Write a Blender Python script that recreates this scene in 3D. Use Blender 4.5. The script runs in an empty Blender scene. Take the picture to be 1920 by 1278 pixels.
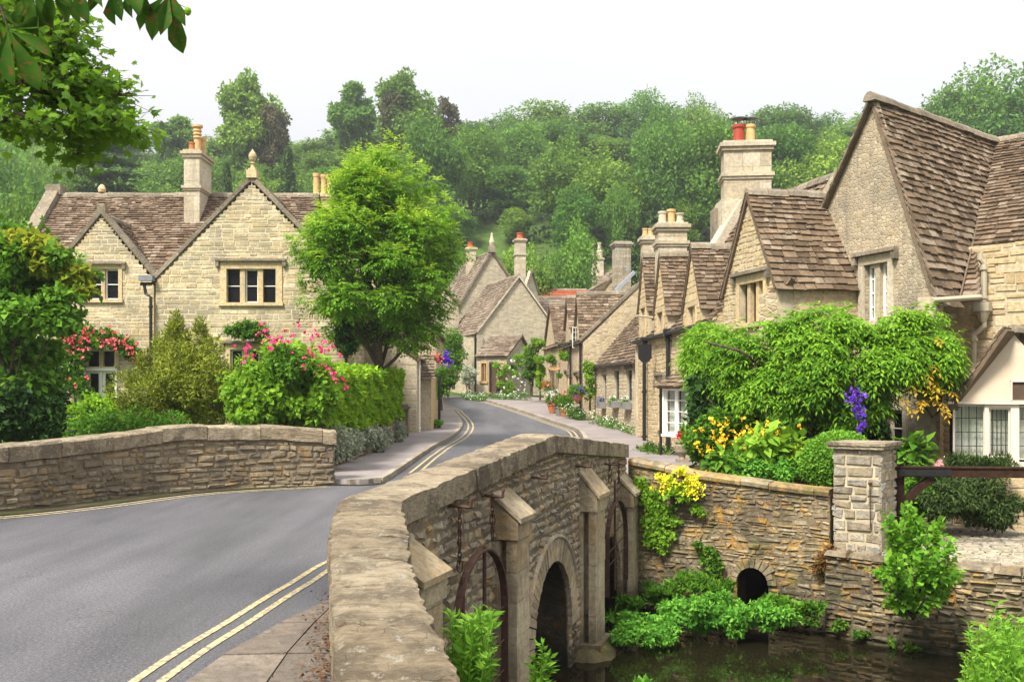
import bpy, math, random
import numpy as np
from mathutils import Vector, geometry
R = math.radians
sc = bpy.context.scene
C = sc.collection

# ---------------------------------------------------------------- camera
EYE = 1.8                    # eye height over the bridge road (road level = z 0)
FPX = 1867.0                 # 35 mm lens on a 36 mm sensor, in photo pixels
HOR = 725.0
cam = bpy.data.cameras.new('camera'); cam.lens = 35.0; cam.sensor_width = 36.0
cam.shift_y = (HOR - 639.0) / 1920.0; cam.clip_start = 0.1; cam.clip_end = 3000
co = bpy.data.objects.new('camera', cam); C.objects.link(co)
co.location = (0, 0, EYE); co.rotation_euler = (R(90), 0, 0)
sc.camera = co
# ---------------------------------------------------------------- sky and sun (bright overcast)
SUN_EL, SUN_AZ = R(52), R(215)          # azimuth clockwise from +Y (north)
w = bpy.data.worlds.new('World'); sc.world = w; w.use_nodes = True
wn = w.node_tree; wn.nodes.clear()
sky = wn.nodes.new('ShaderNodeTexSky'); sky.sky_type = 'NISHITA'; sky.sun_disc = False
sky.sun_elevation = SUN_EL; sky.sun_rotation = SUN_AZ
sky.air_density = 1.0; sky.dust_density = 6.0; sky.ozone_density = 1.0
hs = wn.nodes.new('ShaderNodeHueSaturation'); hs.inputs['Saturation'].default_value = 0.10
mxw = wn.nodes.new('ShaderNodeMix'); mxw.data_type = 'RGBA'; mxw.inputs[0].default_value = 0.85
mxw.inputs[7].default_value = (8.9, 9.05, 9.35, 1)      # the even cloud layer
bg = wn.nodes.new('ShaderNodeBackground'); bg.inputs['Strength'].default_value = 0.064
wo = wn.nodes.new('ShaderNodeOutputWorld')
wn.links.new(sky.outputs[0], hs.inputs['Color']); wn.links.new(hs.outputs[0], mxw.inputs[6])
tcw = wn.nodes.new('ShaderNodeTexCoord'); sep = wn.nodes.new('ShaderNodeSeparateXYZ'); wn.links.new(tcw.outputs['Generated'], sep.inputs[0])
# an overcast sky is about three times as bright overhead as at the horizon; faint cloud structure
mr = wn.nodes.new('ShaderNodeMapRange'); mr.inputs['To Min'].default_value = .66; mr.inputs['To Max'].default_value = 2.3; wn.links.new(sep.outputs[2], mr.inputs[0])
nzw = wn.nodes.new('ShaderNodeTexNoise'); nzw.inputs['Scale'].default_value = 2.6; nzw.inputs['Detail'].default_value = 6
mpw = wn.nodes.new('ShaderNodeMapping'); mpw.inputs['Scale'].default_value = (1, 1, 3.5); wn.links.new(tcw.outputs['Generated'], mpw.inputs[0]); wn.links.new(mpw.outputs[0], nzw.inputs['Vector'])
mr2 = wn.nodes.new('ShaderNodeMapRange'); mr2.inputs['From Min'].default_value = .3; mr2.inputs['From Max'].default_value = .7; mr2.inputs['To Min'].default_value = .95; mr2.inputs['To Max'].default_value = 1.04; wn.links.new(nzw.outputs['Fac'], mr2.inputs[0])
mlt = wn.nodes.new('ShaderNodeMath'); mlt.operation = 'MULTIPLY'; wn.links.new(mr.outputs[0], mlt.inputs[0]); wn.links.new(mr2.outputs[0], mlt.inputs[1])
scl = wn.nodes.new('ShaderNodeVectorMath'); scl.operation = 'SCALE'; wn.links.new(mxw.outputs[2], scl.inputs[0]); wn.links.new(mlt.outputs[0], scl.inputs['Scale'])
wn.links.new(scl.outputs[0], bg.inputs['Color']); wn.links.new(bg.outputs[0], wo.inputs['Surface'])
sl = bpy.data.lights.new('sun', 'SUN'); sl.energy = 4.3; sl.angle = R(13); sl.color = (1.0, 0.94, 0.83)
so = bpy.data.objects.new('sun', sl); C.objects.link(so); so.location = (0, 0, 60)
sd = Vector((math.sin(SUN_AZ) * math.cos(SUN_EL), math.cos(SUN_AZ) * math.cos(SUN_EL), math.sin(SUN_EL)))
so.rotation_euler = sd.to_track_quat('Z', 'Y').to_euler()
sc.view_settings.view_transform = 'Standard'; sc.view_settings.look = 'None'
sc.view_settings.exposure = 0.77; sc.view_settings.gamma = 1.0

# ---------------------------------------------------------------- helpers: places
def P(px, py, Y):
    return Vector(((px - 960) / FPX * Y, Y, EYE + (HOR - py) / FPX * Y))
def X_(px, Y): return (px - 960) / FPX * Y
def Z_(py, Y): return EYE + (HOR - py) / FPX * Y
ZR = [(-50, 0), (27, 0), (40, .36), (50, .8), (60, 1.2), (70, 1.5), (90, 4), (110, 10), (130, 20), (160, 32), (200, 45), (260, 60), (320, 64), (900, 64)]
def zr(Y): return float(np.interp(Y, [a for a, b in ZR], [b for a, b in ZR]))
def G(px, py):
    lo = 2.0
    for i in range(4000):
        Y = 2 + i * .05
        if EYE - (py - HOR) / FPX * Y <= zr(Y): break
    return Vector(((px - 960) / FPX * Y, Y, zr(Y)))
def catmull(pts, n):
    pts = [np.array(p[:2], float) for p in pts]
    q = [2 * pts[0] - pts[1]] + pts + [2 * pts[-1] - pts[-2]]
    d = []
    for i in range(1, len(q) - 2):
        p0, p1, p2, p3 = q[i-1:i+3]
        for k in range(24):
            t = k / 24
            d.append(.5 * (2*p1 + (p2-p0)*t + (2*p0-5*p1+4*p2-p3)*t*t + (3*p1-p0-3*p2+p3)*t**3))
    d.append(pts[-1]); d = np.array(d)
    s = np.r_[0, np.cumsum(np.linalg.norm(np.diff(d, axis=0), axis=1))]
    t = np.linspace(0, s[-1], n)
    return np.c_[np.interp(t, s, d[:, 0]), np.interp(t, s, d[:, 1])]

# ---------------------------------------------------------------- helpers: objects
def wloc(o):
    v = Vector((0, 0, 0))
    while o is not None: v += o.location; o = o.parent
    return v
def tag(o, label=None, cat=None, group=None, kind=None):
    if label: o['label'] = label
    if cat: o['category'] = cat
    if group: o['group'] = group
    if kind: o['kind'] = kind
    return o
def thing(name, loc, label, cat, group=None, kind=None):
    o = bpy.data.objects.new(name, None); C.objects.link(o); o.location = loc
    o.empty_display_size = .2
    return tag(o, label, cat, group, kind)
def add_uv(me):
    n = len(me.loops)
    if n == 0: return
    co_ = np.empty(len(me.vertices) * 3); me.vertices.foreach_get('co', co_); co_ = co_.reshape(-1, 3)
    nr = np.empty(len(me.polygons) * 3); me.polygons.foreach_get('normal', nr); nr = nr.reshape(-1, 3)
    lt = np.empty(len(me.polygons), np.int32); me.polygons.foreach_get('loop_total', lt)
    vi = np.empty(n, np.int32); me.loops.foreach_get('vertex_index', vi)
    ln = np.repeat(nr, lt, axis=0)
    t = np.cross([0, 0, 1.], ln); l = np.linalg.norm(t, axis=1); flat = l < .15
    t[flat] = (1, 0, 0); l[flat] = 1; t /= l[:, None]
    b = np.cross(ln, t)
    p = co_[vi]
    uv = np.c_[(p * t).sum(1), (p * b).sum(1)]
    me.uv_layers.new(name='uv').data.foreach_set('uv', uv.ravel().astype(np.float32))
def link(name, me, parent=None, loc=None):
    o = bpy.data.objects.new(name, me); C.objects.link(o)
    if loc is not None: o.location = loc
    if parent is not None: o.parent = parent
    return o
def mkmesh(name, V, F, mats, parent=None, mi=None, smooth=False, uv=True, loc=None):
    """V world coordinates; stored relative to the parent thing (or to loc)."""
    V = np.asarray([tuple(v) for v in V] if not isinstance(V, np.ndarray) else V, dtype=float)
    if parent is not None: off = np.array(wloc(parent))
    elif loc is not None: off = np.array(loc)
    else:
        off = np.array([V[:, 0].mean(), V[:, 1].mean(), V[:, 2].min()]); loc = off
    V = V - off
    me = bpy.data.meshes.new(name)
    if isinstance(F, np.ndarray):
        nf, k = F.shape
        me.vertices.add(len(V)); me.vertices.foreach_set('co', V.ravel().astype(np.float32))
        me.loops.add(nf * k); me.loops.foreach_set('vertex_index', F.ravel().astype(np.int32))
        me.polygons.add(nf); me.polygons.foreach_set('loop_start', np.arange(0, nf * k, k, dtype=np.int32))
        me.update(calc_edges=True)
    else:
        me.from_pydata([tuple(v) for v in V], [], F); me.update()
    for m in (mats if isinstance(mats, (list, tuple)) else [mats]): me.materials.append(m)
    if mi is not None: me.polygons.foreach_set('material_index', np.asarray(mi, dtype=np.int32))
    if smooth: me.polygons.foreach_set('use_smooth', np.ones(len(me.polygons), dtype=bool))
    if uv: add_uv(me)
    return link(name, me, parent, None if parent is not None else loc)

class MB:
    def __init__(s): s.v = []; s.f = []; s.m = []; s.cm = 0
    def add(s, V, F):
        o = len(s.v); s.v += [tuple(v) for v in V]
        for f in F: s.f.append(tuple(i + o for i in f)); s.m.append(s.cm)
    def box(s, c, d, ax=None, jit=0, rng=random, cham=0):
        """box centred at c, full size d, axes ax (3 unit vectors)"""
        ax = ax or (Vector((1, 0, 0)), Vector((0, 1, 0)), Vector((0, 0, 1)))
        V = []
        for k in (-1, 1):
            for j in (-1, 1):
                for i in (-1, 1):
                    p = Vector(c) + ax[0]*(i*d[0]/2) + ax[1]*(j*d[1]/2) + ax[2]*(k*d[2]/2)
                    if jit: p += Vector((rng.uniform(-jit, jit), rng.uniform(-jit, jit), rng.uniform(-jit, jit)))
                    V.append(p)
        s.add(V, [(0,2,3,1),(4,5,7,6),(0,1,5,4),(2,6,7,3),(0,4,6,2),(1,3,7,5)])
    def prism(s, poly, vec):
        """planar polygon (facing viewer, ccw) extruded by vec (away from viewer)"""
        n = len(poly); vec = Vector(vec); A = [Vector(p) for p in poly]; B = [p + vec for p in A]
        s.add(A + B, [tuple(range(n)), tuple(range(2*n-1, n-1, -1))] + [(i, i+n, (i+1) % n + n, (i+1) % n) for i in range(n)])
    def tube(s, pts, rad, k=8, cap=True):
        pts = [Vector(p) for p in pts]; n = len(pts)
        rad = list(rad) if hasattr(rad, '__len__') else [rad] * n
        V = []; t0 = None; a = None
        for i, p in enumerate(pts):
            t = (pts[min(i+1, n-1)] - pts[max(i-1, 0)]).normalized()
            if a is None:
                a = t.cross(Vector((0, 0, 1))) if abs(t.z) < .9 else t.cross(Vector((1, 0, 0)))
            a = (a - t * a.dot(t)).normalized(); b = t.cross(a)
            for j in range(k):
                th = 2 * math.pi * j / k
                V.append(p + (a * math.cos(th) + b * math.sin(th)) * rad[i])
        F = [(i*k+j, i*k+(j+1) % k, (i+1)*k+(j+1) % k, (i+1)*k+j) for i in range(n-1) for j in range(k)]
        if cap: F += [tuple(range(k-1, -1, -1)), tuple((n-1)*k+j for j in range(k))]
        s.add(V, F)
    def lathe(s, c, prof, k=16):
        c = Vector(c); V = []
        for r, z in prof:
            for j in range(k):
                th = 2*math.pi*j/k; V.append(c + Vector((r*math.cos(th), r*math.sin(th), z)))
        n = len(prof)
        s.add(V, [(i*k+j, i*k+(j+1) % k, (i+1)*k+(j+1) % k, (i+1)*k+j) for i in range(n-1) for j in range(k)] + [tuple(range(k-1, -1, -1)), tuple((n-1)*k+j for j in range(k))])
    def build(s, name, mats, parent=None, smooth=False, loc=None):
        if not s.v: return None
        return mkmesh(name, s.v, s.f, mats, parent, s.m, smooth, True, loc)

# ---------------------------------------------------------------- helpers: planes
class PL:
    """plane with horizontal axis u, in-plane up axis v, normal n towards the viewer"""
    def __init__(s, o, u, v):
        s.o = Vector(o); s.u = Vector(u).normalized(); v = Vector(v); s.v = (v - s.u * v.dot(s.u)).normalized(); s.n = s.u.cross(s.v)
    def hit(s, px, py):
        d = Vector(((px-960)/FPX, 1, (HOR-py)/FPX)); e = Vector((0, 0, EYE))
        t = (s.o - e).dot(s.n) / d.dot(s.n); q = e + d * t - s.o
        return (q.dot(s.u), q.dot(s.v))
    def pt(s, u, v, d=0): return s.o + s.u*u + s.v*v + s.n*d
    def loc(s, p): q = Vector(p) - s.o; return (q.dot(s.u), q.dot(s.v))
    def rect(s, x0, y0, x1, y1):
        a = s.hit((x0+x1)/2, y1); b = s.hit((x0+x1)/2, y0); l = s.hit(x0, (y0+y1)/2)[0]; r = s.hit(x1, (y0+y1)/2)[0]
        return (l, a[1], r, b[1])
def vwall(A, B, z=0):
    A = Vector((A[0], A[1], z)); B = Vector((B[0], B[1], z))
    return PL(A, B - A, (0, 0, 1))
def ivals(poly, v):
    xs = []
    n = len(poly)
    for i in range(n):
        (u0, v0), (u1, v1) = poly[i], poly[(i+1) % n]
        if (v0 <= v) != (v1 <= v): xs.append(u0 + (v - v0) / (v1 - v0) * (u1 - u0))
    xs.sort()
    return [(xs[i], xs[i+1]) for i in range(0, len(xs) - 1, 2)]
def inter(a, b):
    out = []
    for x0, x1 in a:
        for y0, y1 in b:
            l, h = max(x0, y0), min(x1, y1)
            if h > l: out.append((l, h))
    return out
def sub(a, b):
    for y0, y1 in b:
        o = []
        for x0, x1 in a:
            if y1 <= x0 or y0 >= x1: o.append((x0, x1)); continue
            if y0 > x0: o.append((x0, y0))
            if y1 < x1: o.append((y1, x1))
        a = o
    return a
def stones(pl, poly, holes, rng, w=.3, h=.11, dep=.03, gap=.012, irregular=.0, rough=1.0):
    """courses of individually shaped stones on a plane -> V, F"""
    V = []; F = []
    v0 = min(p[1] for p in poly); v1 = max(p[1] for p in poly); v = v0
    row = 0
    while v < v1 - .02:
        hh = h * rng.uniform(.65, 1.4)
        if v + hh > v1: hh = v1 - v
        eps = min(.02, hh * .2)
        iv = inter(ivals(poly, v + eps), ivals(poly, v + hh - eps))
        for hl in holes:
            hv = [p[1] for p in hl]
            if v + hh <= min(hv) or v >= max(hv): continue
            for q in (v + eps, v + hh/2, v + hh - eps): iv = sub(iv, [(a-.01, b+.01) for a, b in ivals(hl, min(max(q, min(hv)+1e-3), max(hv)-1e-3))])
        for a, b in iv:
            u = a; first = True
            while u < b - .03:
                ww = w * rng.uniform(.45, 1.6) * (1 + (.5 if rng.random() < .1 else 0))
                if first: ww = w * rng.uniform(.5, 1.2); first = False
                if b - (u + ww) < .07: ww = b - u
                j = lambda s_: rng.uniform(-s_, s_)
                wob = irregular * math.sin(u * 2.1 + row) * h * .35
                x0, x1, y0, y1 = u + gap*.5, u + ww - gap*.5, v + gap*.5 + wob, v + hh - gap*.5 + wob
                d = dep * rng.uniform(.35, 1.25); c = min(.018*rough, ww*.15*rough, hh*.2*rough)
                parts = [(x0, x1, y0, y1)]
                if irregular > .65 and hh > h*.9 and rng.random() < .35:
                    m = (y0 + y1) / 2 + j(.01); parts = [(x0, x1, y0, m - gap*.4), (x0, x1, m + gap*.4, y1)]
                for (x0, x1, y0, y1) in parts:
                    k = len(V)
                    for (x, y) in ((x0, y0), (x1, y0), (x1, y1), (x0, y1)): V.append(pl.pt(x + j(c*.4), y + j(c*.4), -.02))
                    for (x, y) in ((x0+c, y0+c), (x1-c, y0+c), (x1-c, y1-c), (x0+c, y1-c)):
                        V.append(pl.pt(x + j(c*.7*rough), y + j(c*.7*rough), d * rng.uniform(1.2-.5*rough, 1.2)))
                    F += [(k+4, k+5, k+6, k+7), (k, k+1, k+5, k+4), (k+1, k+2, k+6, k+5), (k+2, k+3, k+7, k+6), (k+3, k, k+4, k+7)]
                u += ww
        v += hh; row += 1
    return V, F
def clean(poly):
    return [Vector((p[0], p[1], 0)) for p in poly]
def wall(name, pl, poly, holes, mat_body, parent, rng=random, thick=.35, st=None, mat_st=None):
    """wall with real openings; st = dict for stones()"""
    mb = MB()
    loops = [clean(poly)] + [clean(h) for h in holes]
    flat = [p for l in loops for p in l]; tri = geometry.tessellate_polygon(loops)
    n = len(flat)
    Vf = [pl.pt(p.x, p.y, 0) for p in flat]; Vb = [pl.pt(p.x, p.y, -thick) for p in flat]
    F = []
    for t in tri:
        a, b, c = [flat[i] for i in t]
        ccw = (b.x-a.x)*(c.y-a.y) - (b.y-a.y)*(c.x-a.x) > 0
        t = t if ccw else t[::-1]
        F.append(tuple(t)); F.append(tuple(i + n for i in t[::-1]))
    s = 0
    for li, l in enumerate(loops):
        m = len(l)
        area = sum(l[i].x*l[(i+1) % m].y - l[(i+1) % m].x*l[i].y for i in range(m))
        for i in range(m):
            a, b = s + i, s + (i+1) % m
            q = (a, a+n, b+n, b) if (area > 0) == (li == 0) else (b, b+n, a+n, a)
            F.append(q)
        s += m
    mb.add(Vf + Vb, F)
    if st:
        mb.cm = 1
        V2, F2 = stones(pl, poly, holes, rng, **st); mb.add(V2, F2)
        return mb.build(name, [mat_body, mat_st], parent)
    return mb.build(name, mat_body, parent)
def roof(name, pl, poly, mat, parent, rng, ex=(.24, .13), w=.3, th=.028, under=.07, over=.07, sag=0.0):
    """stone-slate roof slope: every slate its own small slab; rows get finer towards the ridge"""
    mb = MB()
    mb.cm = 1
    mb.prism([pl.pt(u, v, -.012) for u, v in poly], pl.n * -under)
    mb.cm = 0
    v0 = min(p[1] for p in poly); v1 = max(p[1] for p in poly)
    u0_, u1_ = min(p[0] for p in poly), max(p[0] for p in poly)
    V = []; F = []; v = v0 - over; k = 0
    j = lambda s_: rng.uniform(-s_, s_)
    while v < v1 - .03:
        t = max(0, (v - v0) / max(.1, v1 - v0)); e = ex[0] * (1-t) + ex[1] * t
        e *= rng.uniform(.9, 1.1)
        a_ = min(max(v + .01, v0 + .012), v1 - .012); b_ = min(v + e, v1 - .01)
        iv = inter(ivals(poly, a_), ivals(poly, max(b_, a_ + .001)))
        if not iv: iv = ivals(poly, a_)
        for a, b in iv:
            a -= .02; b += .02
            u = a + (rng.random() * w * .5 if k % 2 else 0); first = True
            if first and u > a: u = a
            while u < b - .02:
                ww = w * rng.uniform(.5, 1.35) * (1.15 - .45 * t)
                if b - (u + ww) < w*.3: ww = b - u
                tt = th * rng.uniform(.7, 1.5); kk = len(V); g = .006
                lo = v + j(.016); top = min(v + e * 1.35, v1 + .02)
                sg = sag * math.sin(u * 1.3 + 1) * math.sin(v * .9)
                d0 = tt + .022 + sg + j(.006)
                c = [(u+g, lo+j(.010)), (u+ww-g, lo+j(.010)), (u+ww-g, top), (u+g, top)]
                V += [pl.pt(c[0][0], c[0][1], d0-tt-.01), pl.pt(c[1][0], c[1][1], d0-tt-.01), pl.pt(c[2][0], c[2][1], -.02+sg), pl.pt(c[3][0], c[3][1], -.02+sg),
                      pl.pt(c[0][0]+j(.01), c[0][1], d0+j(.004)), pl.pt(c[1][0]+j(.01), c[1][1], d0+j(.004)), pl.pt(c[2][0], c[2][1], .008+sg), pl.pt(c[3][0], c[3][1], .008+sg)]
                F += [(kk+4, kk+5, kk+6, kk+7), (kk, kk+1, kk+5, kk+4), (kk+1, kk+2, kk+6, kk+5), (kk+3, kk, kk+4, kk+7), (kk+1, kk, kk+3, kk+2)]
                u += ww
        v += e; k += 1
    mb.add(V, F)
    return mb.build(name, [mat, M['roofunder']], parent)
def ridge(p0, p1, parent, rng, mat, r=.13, seg=.45, name='ridge'):
    p0, p1 = Vector(p0), Vector(p1); L = (p1-p0).length; n = max(1, int(L/seg)); d = (p1-p0)/n
    s = d.normalized().cross(Vector((0, 0, 1))).normalized(); mb = MB()
    for i in range(n):
        a = p0 + d*i; b = a + d*.985; q = rng.uniform(-.012, .012); rr = r*rng.uniform(.92, 1.08)
        V = []
        for c in (a, b):
            for (x, z) in ((-1.0, -.95), (-.75, -.15), (-.25, .33), (.25, .33), (.75, -.15), (1.0, -.95)):
                V.append(c + s*x*rr + Vector((0, 0, z*rr + q)))
        mb.add(V, [(i2, i2+6, i2+7, i2+1) for i2 in range(5)] + [(0, 1, 2, 3, 4, 5), (11, 10, 9, 8, 7, 6), (0, 5, 11, 6)])
    return mb.build(name, mat, parent)
# ---------------------------------------------------------------- materials
M = {}
class NT:
    def __init__(s, name):
        s.m = bpy.data.materials.new(name); s.m.use_nodes = True; s.t = s.m.node_tree; s.t.nodes.clear()
        s.out = s.t.nodes.new('ShaderNodeOutputMaterial')
    def n(s, typ, ins=None, **pr):
        nd = s.t.nodes.new('ShaderNode' + typ)
        for k, v in pr.items(): setattr(nd, k, v)
        for k, v in (ins or {}).items():
            sk = nd.inputs[k]
            if isinstance(v, bpy.types.NodeSocket): s.t.links.new(v, sk)
            else: sk.default_value = v
        return nd
    def ramp(s, fac, stops, interp='LINEAR'):
        nd = s.n('ValToRGB', {'Fac': fac}); cr = nd.color_ramp; cr.interpolation = interp
        while len(cr.elements) < len(stops): cr.elements.new(.5)
        for e, (p, c) in zip(cr.elements, stops):
            e.position = p; e.color = (*c, 1) if len(c) == 3 else c
        return nd.outputs['Color']
    def mix(s, fac, a, b, mode='MIX'):
        nd = s.n('Mix', {0: fac}, data_type='RGBA', blend_type=mode)
        for k, v in ((6, a), (7, b)):
            if isinstance(v, bpy.types.NodeSocket): s.t.links.new(v, nd.inputs[k])
            else: nd.inputs[k].default_value = (*v, 1)
        return nd.outputs[2]
    def math(s, op, a, b=0.0, c=None):
        ins = {0: a, 1: b}
        if c is not None: ins[2] = c
        return s.n('Math', ins, operation=op).outputs[0]
    def noise(s, vec, scale, detail=3, rough=.55, dim='3D'):
        return s.n('TexNoise', {'Vector': vec, 'Scale': scale, 'Detail': detail, 'Roughness': rough}).outputs['Fac']
    def th(s, x, a, b):
        return s.n('MapRange', {'Value': x, 'From Min': a, 'From Max': b}, clamp=True).outputs[0]
    def geo(s): return s.n('NewGeometry')
    def pos(s): return s.n('NewGeometry').outputs['Position']
    def rnd(s): return s.n('NewGeometry').outputs['Random Per Island']
    def bump(s, h, st=.5, dist=.02, nrm=None):
        ins = {'Height': h, 'Strength': st, 'Distance': dist}
        if nrm is not None: ins['Normal'] = nrm
        return s.n('Bump', ins).outputs[0]
    def pbr(s, col, rough=.85, spec=.25, nrm=None, metal=0.0, **kw):
        ins = {'Roughness': rough, 'Specular IOR Level': spec, 'Metallic': metal}
        p = s.n('BsdfPrincipled', ins)
        if isinstance(col, bpy.types.NodeSocket): s.t.links.new(col, p.inputs['Base Color'])
        else: p.inputs['Base Color'].default_value = (*col, 1)
        if nrm is not None: s.t.links.new(nrm, p.inputs['Normal'])
        for k, v in kw.items(): p.inputs[k].default_value = v
        s.t.links.new(p.outputs[0], s.out.inputs['Surface']); return p
def mul(c, k): return tuple(min(1, x*k) for x in c)
def m_stone(name, cols, stain=(.05,.045,.04), stainamt=.6, lichen=.35, moss=0.0, orange=.0, wet=0.0, bump=.7):
    t = NT(name); pos = t.pos(); r = t.rnd()
    n = len(cols)
    c = t.ramp(r, [((i+.5)/n, q) for i, q in enumerate(cols)])
    f1 = t.noise(pos, 14, 6, .65)
    c = t.mix(.75, c, t.ramp(f1, [(.28, (.45,.43,.40)), (.55, (1,1,1)), (.75, (1.25,1.2,1.1))]), 'MULTIPLY')
    big = t.noise(pos, 1.1, 5, .68)
    c = t.mix(t.math('MULTIPLY', t.th(big, .43, .60), stainamt), c, stain)
    if orange:
        o = t.noise(pos, 3.6, 6, .75)
        c = t.mix(t.math('MULTIPLY', t.th(o, .53, .62), orange), c, (.42, .235, .055))
    if lichen:
        l = t.noise(pos, 9.0, 5, .72)
        c = t.mix(t.math('MULTIPLY', t.th(l, .60, .67), lichen), c, (.52, .49, .40))
    if moss:
        l = t.noise(pos, 2.6, 5, .7)
        c = t.mix(t.math('MULTIPLY', t.th(l, .52, .62), moss), c, (.07, .085, .02))
    if wet:
        z = t.n('SeparateXYZ', {0: pos}).outputs[2]
        zz = t.math('ADD', z, t.math('MULTIPLY', t.noise(pos, 2.5, 4), .9))
        c = t.mix(t.math('MULTIPLY', t.th(zz, -.75, -1.35), wet), c, (.028, .026, .014))
    v_ = t.n('VectorMath', {0: pos, 1: (5.0, 5.0, .45)}, operation='MULTIPLY').outputs[0]; sr = t.noise(v_, 1.0, 5, .65); c = t.mix(t.math('MULTIPLY', t.th(sr, .52, .66), .38), c, stain)
    h = t.math('ADD', t.noise(pos, 60, 5, .7), t.math('MULTIPLY', t.noise(pos, 18, 4, .6), 1.5))
    t.pbr(c, .9, .15, t.bump(h, bump, .02)); M[name] = t.m; return t.m
def m_rubble(name, cols, mortar, scale=(3.2, 8.0), edge=.06, stain=(.09,.08,.065), stainamt=.6, lichen=.3, orange=0., brick=False, bump=.6):
    """rubble or coursed stone drawn by the shader, for walls too far away to need modelled stones"""
    t = NT(name); pos = t.pos(); uv = t.n('UVMap').outputs[0]
    nz = t.n('TexNoise', {'Vector': uv, 'Scale': 1.7, 'Detail': 2.0})
    d = t.n('VectorMath', {0: nz.outputs['Color'], 1: (.5, .5, .5)}, operation='SUBTRACT').outputs[0]
    d = t.n('VectorMath', {0: d, 'Scale': .06}, operation='SCALE').outputs[0]
    nz2 = t.n('TexNoise', {'Vector': uv, 'Scale': 14., 'Detail': 2.0})
    d2 = t.n('VectorMath', {0: nz2.outputs['Color'], 1: (.5, .5, .5)}, operation='SUBTRACT').outputs[0]
    d2 = t.n('VectorMath', {0: d2, 'Scale': .03}, operation='SCALE').outputs[0]
    v = t.n('VectorMath', {0: uv, 1: d}, operation='ADD').outputs[0]
    v = t.n('VectorMath', {0: v, 1: d2}, operation='ADD').outputs[0]
    v = t.n('VectorMath', {0: v, 1: (scale[0], scale[1], 1)}, operation='MULTIPLY').outputs[0]
    vc = t.n('TexVoronoi', {'Vector': v, 'Scale': 1.0, 'Randomness': .8}, voronoi_dimensions='2D')
    ve = t.n('TexVoronoi', {'Vector': v, 'Scale': 1.0, 'Randomness': .8}, voronoi_dimensions='2D', feature='DISTANCE_TO_EDGE')
    rv = t.n('SeparateColor', {0: vc.outputs['Color']}).outputs[0]
    n = len(cols)
    c = t.ramp(rv, [((i+.5)/n, q) for i, q in enumerate(cols)])
    f1 = t.noise(pos, 12, 6, .7)
    c = t.mix(.7, c, t.ramp(f1, [(.3, (.5,.48,.45)), (.55, (1,1,1)), (.75, (1.2,1.15,1.1))]), 'MULTIPLY')
    e = t.th(ve.outputs['Distance'], edge*.4, edge*1.5)
    c = t.mix(e, mortar, c)
    big = t.noise(pos, .8, 6, .7)
    c = t.mix(t.math('MULTIPLY', t.th(big, .46, .64), stainamt), c, stain)
    if orange:
        o = t.noise(pos, 3.1, 5, .7)
        c = t.mix(t.math('MULTIPLY', t.th(o, .53, .66), orange), c, (.40, .25, .08))
    if lichen:
        l = t.noise(pos, 7.0, 5, .72)
        c = t.mix(t.math('MULTIPLY', t.th(l, .58, .68), lichen), c, (.50, .47, .40))
    v_ = t.n('VectorMath', {0: pos, 1: (5.0, 5.0, .45)}, operation='MULTIPLY').outputs[0]; sr = t.noise(v_, 1.0, 5, .65); c = t.mix(t.math('MULTIPLY', t.th(sr, .52, .66), .38), c, stain)
    h = t.math('ADD', t.math('MULTIPLY', e, 1.4), t.noise(pos, 30, 5, .7))
    t.pbr(c, .92, .12, t.bump(h, bump, .03)); M[name] = t.m; return t.m
def m_tile(name, cols, lichen=.5, orange=.15):
    t = NT(name); pos = t.pos(); r = t.rnd(); n = len(cols)
    c = t.ramp(r, [((i+.5)/n, q) for i, q in enumerate(cols)])
    f1 = t.noise(pos, 9, 6, .7)
    c = t.mix(.8, c, t.ramp(f1, [(.3, (.5,.48,.46)), (.55, (1,1,1)), (.78, (1.5,1.4,1.3))]), 'MULTIPLY')
    l = t.noise(pos, 5.5, 6, .75)
    c = t.mix(t.math('MULTIPLY', t.th(l, .60, .66), lichen), c, (.42, .39, .34))
    o = t.noise(pos, 3.4, 6, .75)
    c = t.mix(t.math('MULTIPLY', t.th(o, .62, .68), orange), c, (.34, .17, .05))
    ms = t.noise(pos, 2.3, 6, .75); c = t.mix(t.math('MULTIPLY', t.th(ms, .60, .68), .5), c, (.10,.10,.035))
    big = t.noise(pos, .9, 3, .5)
    c = t.mix(t.math('MULTIPLY', t.th(big, .42, .62), .35), c, mul(cols[0], .8))
    t.pbr(c, .93, .12, t.bump(t.noise(pos, 40, 5, .7), .6, .02)); M[name] = t.m; return t.m
def m_leaf(name, cols, trans=.3, tcol=None, rough=.6, hue=.25, spec=.10, obj=.0, big=1.2):
    t = NT(name); r = t.rnd(); n = len(cols)
    c = t.ramp(r, [((i+.5)/n, q) for i, q in enumerate(cols)])
    pos = t.pos(); b = t.noise(pos, big, 3, .6)
    c = t.mix(hue, c, t.ramp(b, [(.35, mul(cols[0], .75)), (.65, mul(cols[-1], 1.3))]))
    if obj:
        oi = t.n('ObjectInfo').outputs['Random']
        c = t.mix(obj, c, t.ramp(oi, [(0, (.45,.70,.50)), (.3, (1.15,1.1,.75)), (.55, (.65,.9,.8)), (.8, (1.5,1.35,.8)), (1, (.85,1.0,.7))]), 'MULTIPLY')
    p = t.n('BsdfPrincipled', {'Base Color': c, 'Roughness': rough, 'Specular IOR Level': spec})
    tc = t.mix(.5, c, tcol or mul(cols[-1], 1.3))
    tr = t.n('BsdfTranslucent', {'Color': tc})
    mx = t.n('MixShader', {0: trans, 1: p.outputs[0], 2: tr.outputs[0]})
    t.t.links.new(mx.outputs[0], t.out.inputs['Surface']); M[name] = t.m; return t.m
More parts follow.
